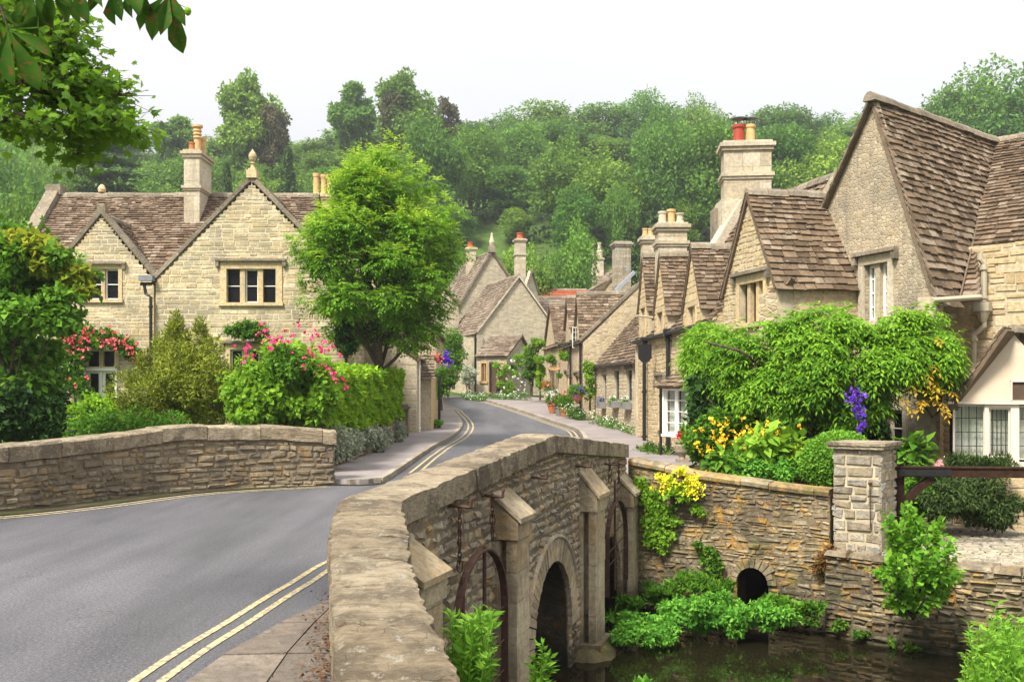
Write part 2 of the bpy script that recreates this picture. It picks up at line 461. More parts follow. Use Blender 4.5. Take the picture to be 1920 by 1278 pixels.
def m_plain(name, col, rough=.6, spec=.4, metal=0., var=.25, scale=8, bump=.2, dirt=None, dirtamt=.4):
    t = NT(name); pos = t.pos(); f = t.noise(pos, scale, 5, .65)
    c = t.ramp(f, [(.3, mul(col, 1-var)), (.7, mul(col, 1+var))])
    if dirt: c = t.mix(t.math('MULTIPLY', t.th(t.noise(pos, scale*.4, 6, .72), .5, .66), dirtamt), c, dirt)
    t.pbr(c, rough, spec, t.bump(t.noise(pos, scale*6, 4, .6), bump, .01), metal); M[name] = t.m; return t.m

# bridge and walls by the road
m_stone('s_bridge', [(.30,.245,.175), (.46,.38,.26), (.38,.31,.22), (.54,.46,.33), (.50,.37,.20), (.40,.34,.26)], stain=(.12,.10,.08), lichen=.55, orange=.5, stainamt=.5, wet=.85)
m_stone('s_river', [(.26,.21,.14), (.37,.30,.19), (.30,.24,.155), (.41,.34,.23), (.38,.27,.12)], stain=(.06,.05,.036), lichen=.5, orange=.85, stainamt=.7, moss=.5, wet=.95)
m_stone('s_parapet', [(.22,.18,.125), (.31,.255,.18), (.27,.22,.155), (.36,.30,.21), (.32,.245,.15)], lichen=.4, orange=.4, stainamt=.6)
def m_coping():
    t = NT('s_coping'); pos = t.pos(); r = t.rnd()
    c = t.ramp(r, [(.15, (.50,.41,.29)), (.5, (.60,.51,.37)), (.85, (.44,.36,.25))])
    v = t.n('VectorMath', {0: pos, 1: (1.0, 3.2, 6.0)}, operation='MULTIPLY').outputs[0]
    st = t.noise(v, 5.5, 9, .75); c = t.mix(.85, c, t.ramp(st, [(.30, (.34,.30,.26)), (.44, (.80,.76,.70)), (.56, (1.05,1.02,.98)), (.72, (1.45,1.42,1.36))]), 'MULTIPLY')
    b = t.noise(pos, 2.6, 6, .72); c = t.mix(t.math('MULTIPLY', t.th(b, .46, .58), .72), c, (.16,.13,.095))
    l = t.noise(pos, 11, 6, .78); c = t.mix(t.math('MULTIPLY', t.th(l, .58, .63), .75), c, (.62,.59,.50))
    o = t.noise(pos, 5.2, 6, .75); c = t.mix(t.math('MULTIPLY', t.th(o, .60, .67), .4), c, (.46,.27,.09))
    cr = t.n('TexVoronoi', {'Vector': t.n('VectorMath', {0: pos, 1: t.n('TexNoise', {'Vector': pos, 'Scale': 3.0}).outputs['Color']}, operation='ADD').outputs[0], 'Scale': 3.4}, feature='DISTANCE_TO_EDGE').outputs['Distance']
    ck = t.th(cr, .005, .0); c = t.mix(t.math('MULTIPLY', ck, .75), c, (.07,.055,.04))
    pit = t.noise(pos, 75, 5, .75); h = t.math('ADD', t.math('MULTIPLY', st, 3.2), t.math('ADD', t.math('MULTIPLY', pit, .8), t.math('MULTIPLY', ck, -1.2)))
    c = t.mix(t.math('MULTIPLY', t.th(pit, .60, .70), .35), c, (.13,.10,.08))
    t.pbr(c, .93, .12, t.bump(h, 1.0, .03)); M['s_coping'] = t.m
m_coping()
m_stone('s_pier', [(.40,.35,.27), (.48,.43,.34), (.33,.28,.21), (.44,.36,.24), (.38,.36,.32)], stainamt=.15, lichen=.3, orange=.1, bump=.9)
m_stone('s_ashlar', [(.56,.48,.35), (.62,.54,.41), (.50,.42,.29)], stain=(.27,.24,.19), stainamt=.4, lichen=.3, bump=.35)
m_stone('s_gold', [(.60,.44,.22), (.64,.50,.29), (.55,.42,.24)], stain=(.34,.28,.19), stainamt=.3, lichen=.2, bump=.3)
m_stone('s_butt', [(.48,.39,.26), (.56,.47,.32), (.44,.34,.21)], stain=(.15,.12,.085), stainamt=.6, lichen=.3, orange=.3, wet=.9)
m_stone('s_manor', [(.50,.40,.24), (.64,.53,.33), (.70,.61,.42), (.40,.33,.215), (.58,.45,.24), (.54,.46,.32)], stain=(.25,.22,.165), stainamt=.75, lichen=.35, bump=.5)
m_stone('s_golden', [(.50,.38,.21), (.60,.48,.29), (.55,.42,.23), (.64,.54,.37), (.50,.38,.20)], stain=(.38,.29,.17), stainamt=.3, lichen=.2, bump=.6)
m_stone('s_cottage', [(.48,.39,.25), (.58,.49,.34), (.54,.44,.28), (.62,.55,.41), (.44,.37,.26)], stain=(.35,.30,.22), stainamt=.35, lichen=.25, bump=.6)
m_stone('mortar_river', [(.22,.175,.11), (.26,.205,.13)], lichen=.35, orange=.8, stainamt=.7, moss=.5, wet=.95)
m_stone('mortar_bridge', [(.24,.195,.135), (.28,.23,.16)], lichen=.4, orange=.4, stainamt=.5, wet=.9)
m_plain('mortar_dark', (.17,.135,.09), .95, .1, var=.4, scale=7)
m_plain('mortar_pale', (.46,.39,.27), .95, .1, var=.3, scale=6)
m_plain('mortar_manor', (.54,.46,.31), .95, .1, var=.25, scale=5)
m_rubble('r_gable', [(.32,.265,.185), (.48,.40,.28), (.40,.33,.23), (.54,.46,.33), (.36,.30,.22)], (.42,.345,.235), (8.5, 14.0), .10, stain=(.20,.175,.14), stainamt=.6, lichen=.35, orange=.2, bump=.45)
m_rubble('r_far', [(.44,.37,.25), (.58,.50,.36), (.52,.44,.30), (.63,.56,.42), (.40,.34,.24)], (.52,.45,.33), (3.2, 10.5), .07, stain=(.33,.30,.25), stainamt=.45, lichen=.3)
m_rubble('r_gold', [(.42,.33,.20), (.56,.45,.29), (.50,.39,.23), (.60,.51,.36), (.38,.30,.20)], (.52,.43,.29), (4.2, 10.5), .08, stain=(.34,.28,.19), stainamt=.4, lichen=.25, orange=.15)
# roofs
m_tile('t_brown', [(.100,.070,.046), (.175,.124,.082), (.24,.172,.115), (.14,.098,.064), (.31,.245,.18)], .75, .35)
m_tile('t_manor', [(.11,.074,.050), (.18,.126,.086), (.24,.172,.120), (.15,.104,.070), (.30,.235,.175)], .65, .3)
m_tile('t_far', [(.15,.11,.08), (.22,.17,.125), (.28,.22,.165), (.18,.14,.10), (.32,.265,.21)], .45, .1)
m_tile('t_red', [(.30,.075,.035), (.36,.10,.05), (.26,.07,.04)], .2, .1)
m_plain('roofunder', (.15,.11,.075), .95, .1)
m_stone('s_ridge', [(.26,.22,.16), (.33,.28,.21), (.22,.185,.14)], stain=(.12,.10,.075), stainamt=.5, lichen=.7, orange=.15)
# joinery, metal, glass
m_plain('white', (.78,.76,.70), .45, .4, var=.05, bump=.05)
m_plain('cream', (.66,.57,.47), .6, .3, var=.05, bump=.1, scale=3)
m_plain('render', (.60,.495,.37), .85, .15, var=.05, bump=.35, scale=3)
m_plain('black_iron', (.012,.012,.013), .4, .5, var=.2)
m_plain('rust', (.075,.036,.024), .8, .3, var=.5, scale=25, bump=.5, dirt=(.035,.022,.018), dirtamt=.8)
m_plain('lead', (.20,.21,.23), .5, .4, var=.2)
m_plain('stonepipe', (.42,.37,.27), .6, .3, var=.1)
m_plain('oldwood', (.036,.018,.010), .85, .15, var=.45, scale=14, bump=.6)
m_plain('doorwood', (.085,.055,.035), .6, .3, var=.2)
m_plain('oak', (.46,.30,.14), .6, .3, var=.15)
m_plain('pot_buff', (.60,.38,.17), .7, .2, var=.15, dirt=(.25,.19,.12))
m_plain('pot_pale', (.52,.44,.32), .75, .2, var=.15, dirt=(.25,.22,.17))
m_plain('pot_red', (.33,.045,.02), .45, .4, var=.12)
m_plain('brick_red', (.42,.09,.05), .85, .2, var=.25, scale=12)
m_plain('terracotta', (.42,.16,.07), .7, .25, var=.15)
m_plain('grey_box', (.22,.21,.20), .7, .2, var=.1)
m_plain('flower_white', (.80,.80,.74), .6, .2, var=.05)
m_plain('flower_red', (.70,.015,.03), .5, .3, var=.2)
m_plain('flower_pink', (.82,.04,.20), .5, .3, var=.2)
m_plain('flower_yellow', (.90,.56,.02), .5, .3, var=.12)
m_plain('flower_lime', (.78,.74,.03), .6, .2, var=.12)
m_plain('flower_purple', (.14,.03,.55), .5, .3, var=.3)
m_plain('flower_rose', (.82,.12,.16), .5, .3, var=.2)
m_plain('vault', (.014,.012,.009), .95, .05, var=.4)  # near-black lining: the shade inside arches and culvert is put into the colour
m_plain('flower_pale', (.80,.45,.45), .6, .2, var=.1)
m_leaf('l_litter', [(.13,.06,.03), (.20,.11,.05), (.09,.05,.03)], .1)
m_plain('curtain', (.78,.76,.70), .8, .1, var=.1)
m_plain('dark_room', (.015,.014,.013), .9, .1)
m_plain('red_paint', (.40,.03,.03), .45, .4, var=.15)
def m_glass():
    t = NT('glass'); pos = t.pos(); 
    t.pbr((.008,.009,.010), .08, .14, t.bump(t.noise(pos, 2.2, 2), .05, .05)); M['glass'] = t.m
    t = NT('glass_clear'); g = t.n('BsdfGlossy', {'Roughness': .05, 'Color': (1, 1, 1, 1)}); tr = t.n('BsdfTransparent', {'Color': (.86,.88,.86,1)})
    fr = t.n('LayerWeight', {'Blend': .5}); mx = t.n('MixShader', {0: t.math('ADD', t.math('MULTIPLY', t.math('POWER', fr.outputs['Facing'], 4.0), .5), .05), 1: tr.outputs[0], 2: g.outputs[0]})
    t.t.links.new(mx.outputs[0], t.out.inputs['Surface']); M['glass_clear'] = t.m
m_glass()
def m_bark():
    t = NT('bark'); pos = t.pos(); v = t.n('VectorMath', {0: pos, 1: (1, 1, .18)}, operation='MULTIPLY').outputs[0]
    f = t.noise(v, 22, 5, .7)
    c = t.ramp(f, [(.3, (.035,.025,.018)), (.7, (.14,.105,.075))])
    t.pbr(c, .95, .1, t.bump(f, .9, .03)); M['bark'] = t.m
m_bark()
# ground
def m_road():
    t = NT('tarmac'); pos = t.pos()
    a = t.noise(pos, 95, 4, .85); b = t.noise(t.n('VectorMath', {0: pos, 1: (1, .35, 1)}, operation='MULTIPLY').outputs[0], .55, 4, .55)
    c = t.ramp(a, [(.30, (.030,.029,.030)), (.5, (.076,.074,.079)), (.70, (.19,.187,.193))])
    c = t.mix(.8, c, t.ramp(b, [(.35, (.78,.78,.80)), (.65, (1.2,1.18,1.22))]), 'MULTIPLY')
    d = t.noise(pos, 1.9, 6, .75)
    c = t.mix(t.math('MULTIPLY', t.th(d, .56, .70), .35), c, (.085,.08,.08))
    wv = t.n('VectorMath', {0: pos, 1: t.n('VectorMath', {0: t.n('TexNoise', {'Vector': pos, 'Scale': 1.2, 'Detail': 5.0}).outputs['Color'], 'Scale': 1.4}, operation='SCALE').outputs[0]}, operation='ADD').outputs[0]
    sp = t.n('TexVoronoi', {'Vector': wv, 'Scale': .16}, feature='DISTANCE_TO_EDGE').outputs['Distance']; c = t.mix(t.math('MULTIPLY', t.th(sp, .0022, .0004), .45), c, (.04,.04,.04))
    gr = t.noise(pos, 6, 6, .8); c = t.mix(t.math('MULTIPLY', t.th(gr, .60, .72), .5), c, (.25,.235,.21))
    ag = t.noise(pos, 38, 3, .9); c = t.mix(.8, c, t.ramp(ag, [(.36, (.55,.55,.56)), (.5, (1,1,1)), (.62, (1.7,1.68,1.65))]), 'MULTIPLY')
    sk = t.noise(t.n('VectorMath', {0: pos, 1: (.9, .12, 1)}, operation='MULTIPLY').outputs[0], 1.6, 4, .6); c = t.mix(.7, c, t.ramp(sk, [(.36, (.70,.70,.71)), (.62, (1.22,1.21,1.22))]), 'MULTIPLY')
    t.pbr(c, .62, .3, t.bump(a, .35, .006)); M['tarmac'] = t.m
    t = NT('pavement_tarmac'); pos = t.pos(); a = t.noise(pos, 120, 4, .8); b = t.noise(pos, .9, 5, .65)
    c = t.ramp(a, [(.3, (.17,.145,.14)), (.7, (.30,.265,.255))])
    c = t.mix(.8, c, t.ramp(b, [(.35, (.8,.78,.78)), (.65, (1.2,1.2,1.2))]), 'MULTIPLY')
    t.pbr(c, .8, .25, t.bump(a, .3, .006)); M['pavement_tarmac'] = t.m
    t = NT('yellow_paint'); pos = t.pos(); n1 = t.noise(pos, 18, 5, .75)
    c = t.ramp(t.th(n1, .42, .58), [(0, (.58,.46,.21)), (1, (.20,.18,.14))])
    t.pbr(c, .7, .25, t.bump(t.noise(pos, 150, 3), .3, .004)); M['yellow_paint'] = t.m
m_road()
m_stone('flagstone', [(.19,.155,.125), (.24,.20,.16), (.16,.135,.11)], stain=(.12,.10,.085), stainamt=.6, lichen=.2, bump=.6)
m_stone('kerbstone', [(.34,.29,.23), (.42,.36,.29)], stain=(.18,.16,.13), stainamt=.5, lichen=.2)
m_stone('cobble', [(.40,.35,.27), (.50,.44,.34), (.34,.29,.22), (.45,.40,.33)], stain=(.20,.19,.10), stainamt=.5, lichen=.3)
m_plain('soil', (.055,.048,.028), .98, .05, var=.5, scale=3, bump=.6, dirt=(.04,.06,.015), dirtamt=.8)
m_plain('grass_ground', (.055,.100,.018), .95, .1, var=.4, scale=.8, bump=.5, dirt=(.13,.17,.04), dirtamt=.5)
def m_water():
    t = NT('water'); pos = t.pos(); v = t.n('VectorMath', {0: pos, 1: (1, 1.6, 1)}, operation='MULTIPLY').outputs[0]
    h = t.noise(v, 2.2, 3, .5)
    d = t.noise(pos, .9, 4, .6)
    c = t.ramp(d, [(.35, (.007,.006,.003)), (.7, (.016,.013,.006))])
    t.pbr(c, .012, .5, t.bump(h, .02, .05), IOR=1.33); M['water'] = t.m
m_water()
# foliage
m_leaf('l_forest', [(.075,.155,.036), (.130,.240,.046), (.210,.340,.062)], .3, obj=.95, big=.12, hue=.4)
m_leaf('l_under', [(.020,.050,.014), (.035,.080,.020), (.055,.11,.028)], .15)  # darkened leaves: shade in the gaps between crowns is put into the colour
m_leaf('l_cedar', [(.055,.115,.040), (.095,.175,.050), (.16,.25,.065)], .12, obj=.3, big=.4)
m_leaf('l_copper', [(.075,.075,.035), (.11,.11,.045), (.14,.13,.06)], .2, big=.3)
m_leaf('l_ash', [(.060,.165,.012), (.115,.265,.016), (.20,.39,.024)], .42, tcol=(.30,.50,.04), hue=.3, big=.7)
m_leaf('l_ashtop', [(.24,.42,.03), (.34,.52,.035), (.46,.62,.05)], .42, tcol=(.45,.6,.05), hue=.3, big=.7)
m_leaf('l_maple', [(.055,.150,.014), (.100,.235,.020), (.165,.330,.028)], .3, tcol=(.16,.32,.02))
m_leaf('l_mapletop', [(.20,.26,.02), (.38,.36,.03), (.26,.34,.03)], .4, tcol=(.5,.5,.04))
m_leaf('l_wist', [(.050,.150,.010), (.115,.275,.016), (.225,.420,.026)], .35, tcol=(.35,.55,.04), big=1.0)
m_leaf('l_hedge', [(.11,.27,.012), (.21,.43,.02), (.35,.56,.03)], .3, tcol=(.4,.55,.03), big=2.2, hue=.35)
m_leaf('l_vine', [(.11,.25,.02), (.18,.36,.03), (.27,.46,.04)], .38, tcol=(.4,.6,.04))
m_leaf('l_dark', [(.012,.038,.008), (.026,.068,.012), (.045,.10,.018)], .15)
m_leaf('l_mid', [(.045,.135,.012), (.085,.215,.018), (.14,.295,.026)], .28, tcol=(.2,.4,.03))
m_leaf('l_juniper', [(.060,.090,.010), (.125,.165,.016), (.27,.31,.03)], .15, hue=.5, big=1.6)
m_leaf('l_box', [(.085,.220,.018), (.14,.32,.03), (.21,.42,.04)], .3)
m_leaf('l_water', [(.065,.23,.025), (.13,.37,.04), (.22,.48,.06)], .3)
m_leaf('l_weed', [(.09,.24,.02), (.16,.36,.03), (.26,.48,.05)], .35)
m_leaf('l_alder', [(.07,.21,.015), (.13,.33,.025), (.22,.46,.04)], .38, tcol=(.4,.65,.05))
m_leaf('l_silver', [(.30,.35,.22), (.40,.44,.30), (.50,.53,.40)], .15)
m_leaf('l_yew', [(.022,.048,.012), (.042,.075,.018), (.070,.110,.026)], .12)
m_leaf('l_ivy', [(.030,.095,.012), (.060,.155,.018), (.14,.26,.025)], .25)
m_leaf('l_chest', [(.025,.080,.010), (.050,.130,.015), (.09,.17,.02)], .4, tcol=(.20,.36,.03))
def m_chest():
    t = NT('l_chestb'); pos = t.pos(); n1 = t.noise(pos, 34, 4, .6)
    c = t.ramp(t.noise(pos, 9, 2), [(.35, (.025,.085,.008)), (.65, (.060,.14,.014))])
    c = t.mix(t.th(n1, .57, .62), c, (.17, .075, .028))
    p = t.n('BsdfPrincipled', {'Base Color': c, 'Roughness': .6, 'Specular IOR Level': .06}); tr = t.n('BsdfTranslucent', {'Color': c})
    mx = t.n('MixShader', {0: .35, 1: p.outputs[0], 2: tr.outputs[0]}); t.t.links.new(mx.outputs[0], t.out.inputs['Surface']); M['l_chestb'] = t.m
m_chest()
m_leaf('l_redplant', [(.16,.05,.02), (.24,.10,.03), (.13,.12,.03)], .25)
m_leaf('l_gold', [(.40,.30,.02), (.55,.42,.03), (.45,.24,.03)], .35)
# ---------------------------------------------------------------- foliage makers
def unit(a): return a / np.maximum(1e-9, np.linalg.norm(a, axis=1))[:, None]
def leaf_quads(g, Pt, out, size, asp=.5, droop=.2, flat=.6, spread=.8, jit=.55, fold=.12):
    """a pointed four-cornered leaf at every point; out = outward direction; flat = how much blades face up/out"""
    n = len(Pt); s = (size * (1 + jit*g.uniform(-1, 1, n)))[:, None]
    a = unit(out*.6 + g.normal(0, spread, (n, 3))); a[:, 2] -= droop; a = unit(a)
    nn = unit(out*.5 + np.array([0, 0, flat]) + g.normal(0, .45, (n, 3)))
    b = unit(np.cross(a, nn)); nn = np.cross(b, a)
    w = s*asp*.5; V = np.empty((n, 4, 3))
    V[:, 0] = Pt; V[:, 1] = Pt + a*s*.45 + b*w + nn*s*fold; V[:, 2] = Pt + a*s - nn*s*fold*.6; V[:, 3] = Pt + a*s*.45 - b*w + nn*s*fold
    return V.reshape(-1, 3), np.arange(n*4).reshape(n, 4)
def cat(parts):
    V = []; F = []; o = 0
    for v, f in parts: V.append(v); F.append(f + o); o += len(v)
    return np.concatenate(V), np.concatenate(F)
def in_ell(g, c, r, n, shell=.55):
    d = unit(g.normal(0, 1, (n, 3))); rr = 1 - (1-shell)*g.random(n)**1.4*1.0
    p = d*rr[:, None]; return np.array(c) + p*np.array(r), unit(d/np.array(r))
def tuft(rng, c, r, n, size, u=None, asp=.6, droop=.1):
    g = np.random.default_rng(rng.randrange(10**6)); p, o = in_ell(g, (0, 0, 0), r, n, .1)
    if u is not None:
        u = np.array(u); vv = np.array([-u[1], u[0], 0]); p = p[:, :1]*u + p[:, 1:2]*vv + p[:, 2:]*np.array([0, 0, 1.])
    return leaf_quads(g, p + np.array(c), o, size, asp, droop)
def clumps(g, c, r, k, rr, low=-1.0, inner=.15, zs=1.0):
    """k clump centres spread over an ellipsoid; returns [(centre, radii)]"""
    out = []
    c = np.array(c); r = np.array(r)
    while len(out) < k:
        d = g.normal(0, 1, 3); d /= np.linalg.norm(d)
        if d[2] < low: continue
        q = (.55 + .45*g.random()) if g.random() > inner else g.random()*.5
        s = rr * g.uniform(.65, 1.35)
        out.append((c + d*q*r, np.array([s, s, s*g.uniform(.6, .85)*zs])))
    return out
def crown_mesh(g, cl, N, size, asp=.5, droop=.2, flat=.6, spread=.8, shell=.55):
    area = np.array([np.prod(r)**(2/3) for c, r in cl]); area /= area.sum(); parts = []
    for (c, r), a in zip(cl, area):
        n = max(4, int(N*a)); p, o = in_ell(g, c, r, n, shell); parts.append(leaf_quads(g, p, o, size, asp, droop, flat, spread))
    return cat(parts)
def sprigs(g, cl, n, L, size, asp=.5, k=9, up=.5):
    """short leafy shoots standing out of the clumps, which break the outline"""
    P_, O = [], []
    idx = g.integers(0, len(cl), n)
    for i in idx:
        c, r = cl[i]; d = unit((g.normal(0, 1, 3) + np.array([0, -.3, .25]))[None])[0]; b = c + d*r*.9; a = unit((d + np.array([0, 0, up]) + g.normal(0, .3, 3))[None])[0]; l = L*g.uniform(.4, 1.3)
        for t in np.linspace(.1, 1, k): P_.append(b + a*l*t + np.array([0, 0, -.25*l*t*t])); O.append(unit((g.normal(0, 1, 3) + a*.6)[None])[0])
    return leaf_quads(g, np.array(P_), np.array(O), size, asp, .15, .6, .5)
def fronds(g, base, out, length, nl, leaf, asp=.38, droop=.9, jit=.3, rise=.15):
    """compound leaves: a drooping rachis with paired leaflets"""
    n = len(base); L = length*(1 + jit*g.uniform(-1, 1, n))
    h = out.copy(); h[:, 2] *= .4; h = unit(h + g.normal(0, .55, (n, 3))*np.array([1, 1, .45])); side = unit(np.cross(h, np.array([0, 0, 1.])) + 1e-6)
    parts = []; V = []
    for i in range(nl):
        t = (i+1)/nl; q = base + h*(L*t)[:, None]; q[:, 2] += L*(rise*t - droop*.45*t*t)
        tan = h.copy(); tan[:, 2] += rise - droop*.9*t; tan = unit(tan)
        for sgn in ((-1, 1) if i < nl-1 else (0,)):
            a = unit(tan*(.55 if sgn else 1) + side*sgn*.85 + g.normal(0, .12, (n, 3))); a[:, 2] -= .18; a = unit(a)
            up = unit(np.cross(side, tan) + g.normal(0, .2, (n, 3))); b = unit(np.cross(a, up)); s = (leaf*(1.05-.25*abs(t-.5))*(1+.2*g.uniform(-1, 1, n)))[:, None]
            W = np.empty((n, 4, 3)); W[:, 0] = q; W[:, 1] = q + a*s*.45 + b*s*asp*.5; W[:, 2] = q + a*s; W[:, 2, 2] -= s[:, 0]*.12; W[:, 3] = q + a*s*.45 - b*s*asp*.5
            V.append(W.reshape(-1, 3))
    V = np.concatenate(V); return V, np.arange(len(V)).reshape(-1, 4)
def limbs(m, g, base, top, targets, r0, forks=.45):
    """trunk from base to top with limbs reaching to the targets"""
    base, top = np.array(base, float), np.array(top, float); n = 7; pts = []
    for i in range(n+1): t = i/n; pts.append(base*(1-t) + top*t + g.normal(0, .03*np.linalg.norm(top-base)*.5, 3)*(0 if i == 0 else 1))
    m.tube([Vector(p) for p in pts], [r0*(1.25 if i == 0 else 1-.72*i/n) for i in range(n+1)], 9)
    for tg in targets:
        t = g.uniform(forks, .95); k = t*n; i = int(k); s = pts[i]*(1-(k-i)) + pts[min(i+1, n)]*(k-i); tg = np.array(tg)
        mid = s*.5 + tg*.5 + np.array([0, 0, -.08*np.linalg.norm(tg-s)]) + g.normal(0, .05, 3)
        rr = r0*(1-.72*t)*.55; m.tube([Vector(s), Vector(s*.55+mid*.45), Vector(mid), Vector(mid*.45+tg*.55), Vector(tg)], [rr, rr*.8, rr*.6, rr*.4, rr*.15], 6)
def mk(name, vf, mat, parent=None, loc=None): return mkmesh(name, vf[0], vf[1], mat, parent, uv=False, loc=loc)
def bush(name, label, cat_, c, r, N, size, mat, seed, k=26, rr=.3, asp=.5, droop=.15, group=None, stem=True, shell=.5, flat=.6, low=-.6, extra=None, spread=.8):
    g = np.random.default_rng(seed); c = np.array(c, float); r = np.array(r, float)
    root = thing(name, (c[0], c[1], c[2]-r[2]), label, cat_, group)
    cl = clumps(g, c, r*(1-rr*.55), k, rr*float(np.mean(r)), low) ; cl.append((c, r*.62))
    sp_ = rr*float(np.mean(r)); mk('foliage', cat([crown_mesh(g, cl, int(N*.62), size, asp, droop, flat, spread, shell), crown_mesh(g, cl[:-1], int(N*.3), size*.62, asp, droop, flat, spread, .75), sprigs(g, cl[:-1], max(8, int(N/90)), sp_*1.1, size*.85, asp, 8, .5 - droop)]), M[mat], root)
    if stem:
        m = MB(); 
        for i in range(4): q = cl[g.integers(0, k)][0]; s = np.array([c[0]+g.normal(0, r[0]*.12), c[1]+g.normal(0, r[1]*.12), c[2]-r[2]]); m.tube([Vector(s), Vector(s*.4+q*.6+np.array([0, 0, .1])), Vector(q)], [.03, .02, .008], 5)
        m.build('stem', M['bark'], root)
    if extra: extra(g, cl, root)
    return root
def blossoms(g, pts, out, n_each, rad, size, mat, root, name='blossom'):
    """small many-petalled flower heads"""
    P_ = []; O = []
    for p, o in zip(pts, out):
        d = unit(g.normal(0, 1, (n_each, 3)) + o*.6); P_.append(p + d*rad*g.random((n_each, 1))**.5); O.append(d)
    return mk(name, leaf_quads(g, np.concatenate(P_), np.concatenate(O), size, .9, 0, .3, .9), M[mat], root)

# ================================================================ FOREST ON THE HILL
def forest():
    protos = []
    def broad(seed, w, N, mat='l_forest', tall=False, low=-.8, open_=.0):
        """unit-height tree: height 1, crown radius w"""
        g = np.random.default_rng(seed); cz = .54 if not tall else .60; rz = .46 if not tall else .38
        cl = clumps(g, (0, 0, cz), (w*.80, w*.80, rz*.84), 38 if not open_ else 38, w*(.29 if not open_ else .27), low, zs=1.35)
        if not open_: cl.append((np.array([0, 0, cz]), np.array([w*.6, w*.6, rz*.65])))
        V, F = cat([crown_mesh(g, cl, int(N*.8), .026, .62, .1, .5, .9, .5), sprigs(g, cl, 260, w*.17, .022, .6, 8)])
        me = bpy.data.meshes.new('crown'); t = mkmesh('crown', V, F, M[mat], None, uv=False, loc=(0, 0, 0)); me = t.data; bpy.data.objects.remove(t)
        m = MB(); limbs(m, g, (0, 0, -.05), (0, 0, .72), [c for c, r in cl[:10]], .028, .35); t = m.build('trunk', M['bark'], None, loc=(0, 0, 0)); tm = t.data; bpy.data.objects.remove(t)
        return me, tm
    def conifer(seed, w, N, cedar=False):
        g = np.random.default_rng(seed); parts = []; m = MB(); m.tube([Vector((0, 0, -.05)), Vector((0, 0, .5)), Vector((0, 0, .98))], [.025, .015, .003], 7)
        L = 13 if cedar else 26
        for i in range(L):
            t = i/(L-1); z = .14 + .84*t; rr = w*((1-t)**.62 if cedar else (1-t)**.9) * g.uniform(.8, 1.15) + .01
            nb = 7 if cedar else 9
            for b in range(nb):
                a = 2*math.pi*(b+g.random())/nb; dr = np.array([math.cos(a), math.sin(a), 0]); r_ = rr*g.uniform(.6, 1.1); n = max(6, int(N/(L*nb)))
                s = g.random(n)**.7; p = dr*(s*r_)[:, None] + np.array([0, 0, z]); p[:, 2] += (-.10*s*r_ + (.02 if cedar else -.12*s*r_))
                p += g.normal(0, 1, (n, 3))*np.array([r_*.13, r_*.13, .006 if cedar else .010]); o = np.tile(dr, (n, 1)); 
                parts.append(leaf_quads(g, p, o, .022, .45, .05 if cedar else .4, 1.5, .35))
        V, F = cat(parts); t = mkmesh('crown', V, F, M['l_cedar'], None, uv=False, loc=(0, 0, 0)); me = t.data; bpy.data.objects.remove(t)
        t = m.build('trunk', M['bark'], None, loc=(0, 0, 0)); tm = t.data; bpy.data.objects.remove(t); return me, tm
    B = [broad(100+i, [.40, .34, .44, .37, .30][i], 15000) for i in range(5)]
    T = [broad(120, .21, 13000, tall=True, low=-.95, open_=1), broad(121, .24, 15000, tall=True, low=-.95), broad(122, .20, 5500, 'l_copper', tall=True, low=-.9, open_=1)]
    K = [conifer(130, .34, 17000, True), conifer(131, .17, 12000)]
    rng = random.Random(77)
    def put(pr, px, pt, Y, wpx=None, label=None, cat_='tree', group=None, name='woodland_tree', zb=None, h=None):
        x = X_(px, Y); zt = Z_(pt, Y); b = (hill(x, Y) - .3) if zb is None else zb; H = max(5, zt-b) if h is None else h
        b = zt - H if h is None or zb is None else zb
        r = thing(name, (x, Y, b), label, cat_, group); me, tm = pr
        base_w = {id(B[0]): .40, id(B[1]): .34, id(B[2]): .44, id(B[3]): .37, id(B[4]): .30, id(T[0]): .21, id(T[1]): .24, id(T[2]): .20, id(K[0]): .34, id(K[1]): .17}[id(pr)]
        sx = H if wpx is None else (wpx/FPX*Y/2)/base_w
        a = rng.uniform(0, 6.28)
        for nm, d in (('crown', me), ('trunk', tm)):
            o = bpy.data.objects.new(nm, d); C.objects.link(o); o.parent = r; o.scale = (sx, sx, H); o.rotation_euler = (0, 0, a)
        return r
    W = 'woodland trees on the hill'
    # tall single trees standing out against the sky
    put(T[1], 468, 118, 150, 118, 'tall round-headed tree standing out highest above the left half of the wood', name='tall_tree')
    put(T[2], 512, 172, 148, 75, 'thin brownish tree right beside the tall round-headed tree', name='thin_tree')
    put(T[0], 662, 122, 165, 100, 'tall narrow green tree on the skyline above the bright leafy tree', name='tall_tree')
    put(T[1], 760, 118, 160, 112, 'tall dark double-crowned tree right of the tall narrow green tree on the skyline', name='tall_tree')
    put(T[2], 735, 140, 158, 60, 'sparse brownish tree between the two tall skyline trees', name='thin_tree')
    put(T[2], 838, 165, 165, 60, 'bare-twigged pale tree right of the tall skyline trees', name='thin_tree')
    put(T[0], 330, 190, 170, 95, 'flat-topped tree on the skyline left of the manor chimney', name='skyline_tree')
    put(K[1], 303, 228, 140, 46, 'narrow dark fir left of the manor chimney', name='fir_tree')
    put(K[0], 215, 182, 175, 130, 'tall dark conifer behind the cedar at the left', name='conifer')
    put(K[0], 195, 248, 105, 300, 'broad layered cedar rising behind the manor roof', name='cedar_tree', cat_='cedar')
    put(K[1], 425, 305, 110, 70, 'dark fir just right of the manor chimney', name='fir_tree'); put(K[1], 540, 275, 115, 80, 'dark fir behind the right side of the manor gable', name='fir_tree')
    put(B[3], 985, 445, 82, 120, 'rounded yellow-green tree behind the slim chimney of the rear gabled house', name='garden_tree')
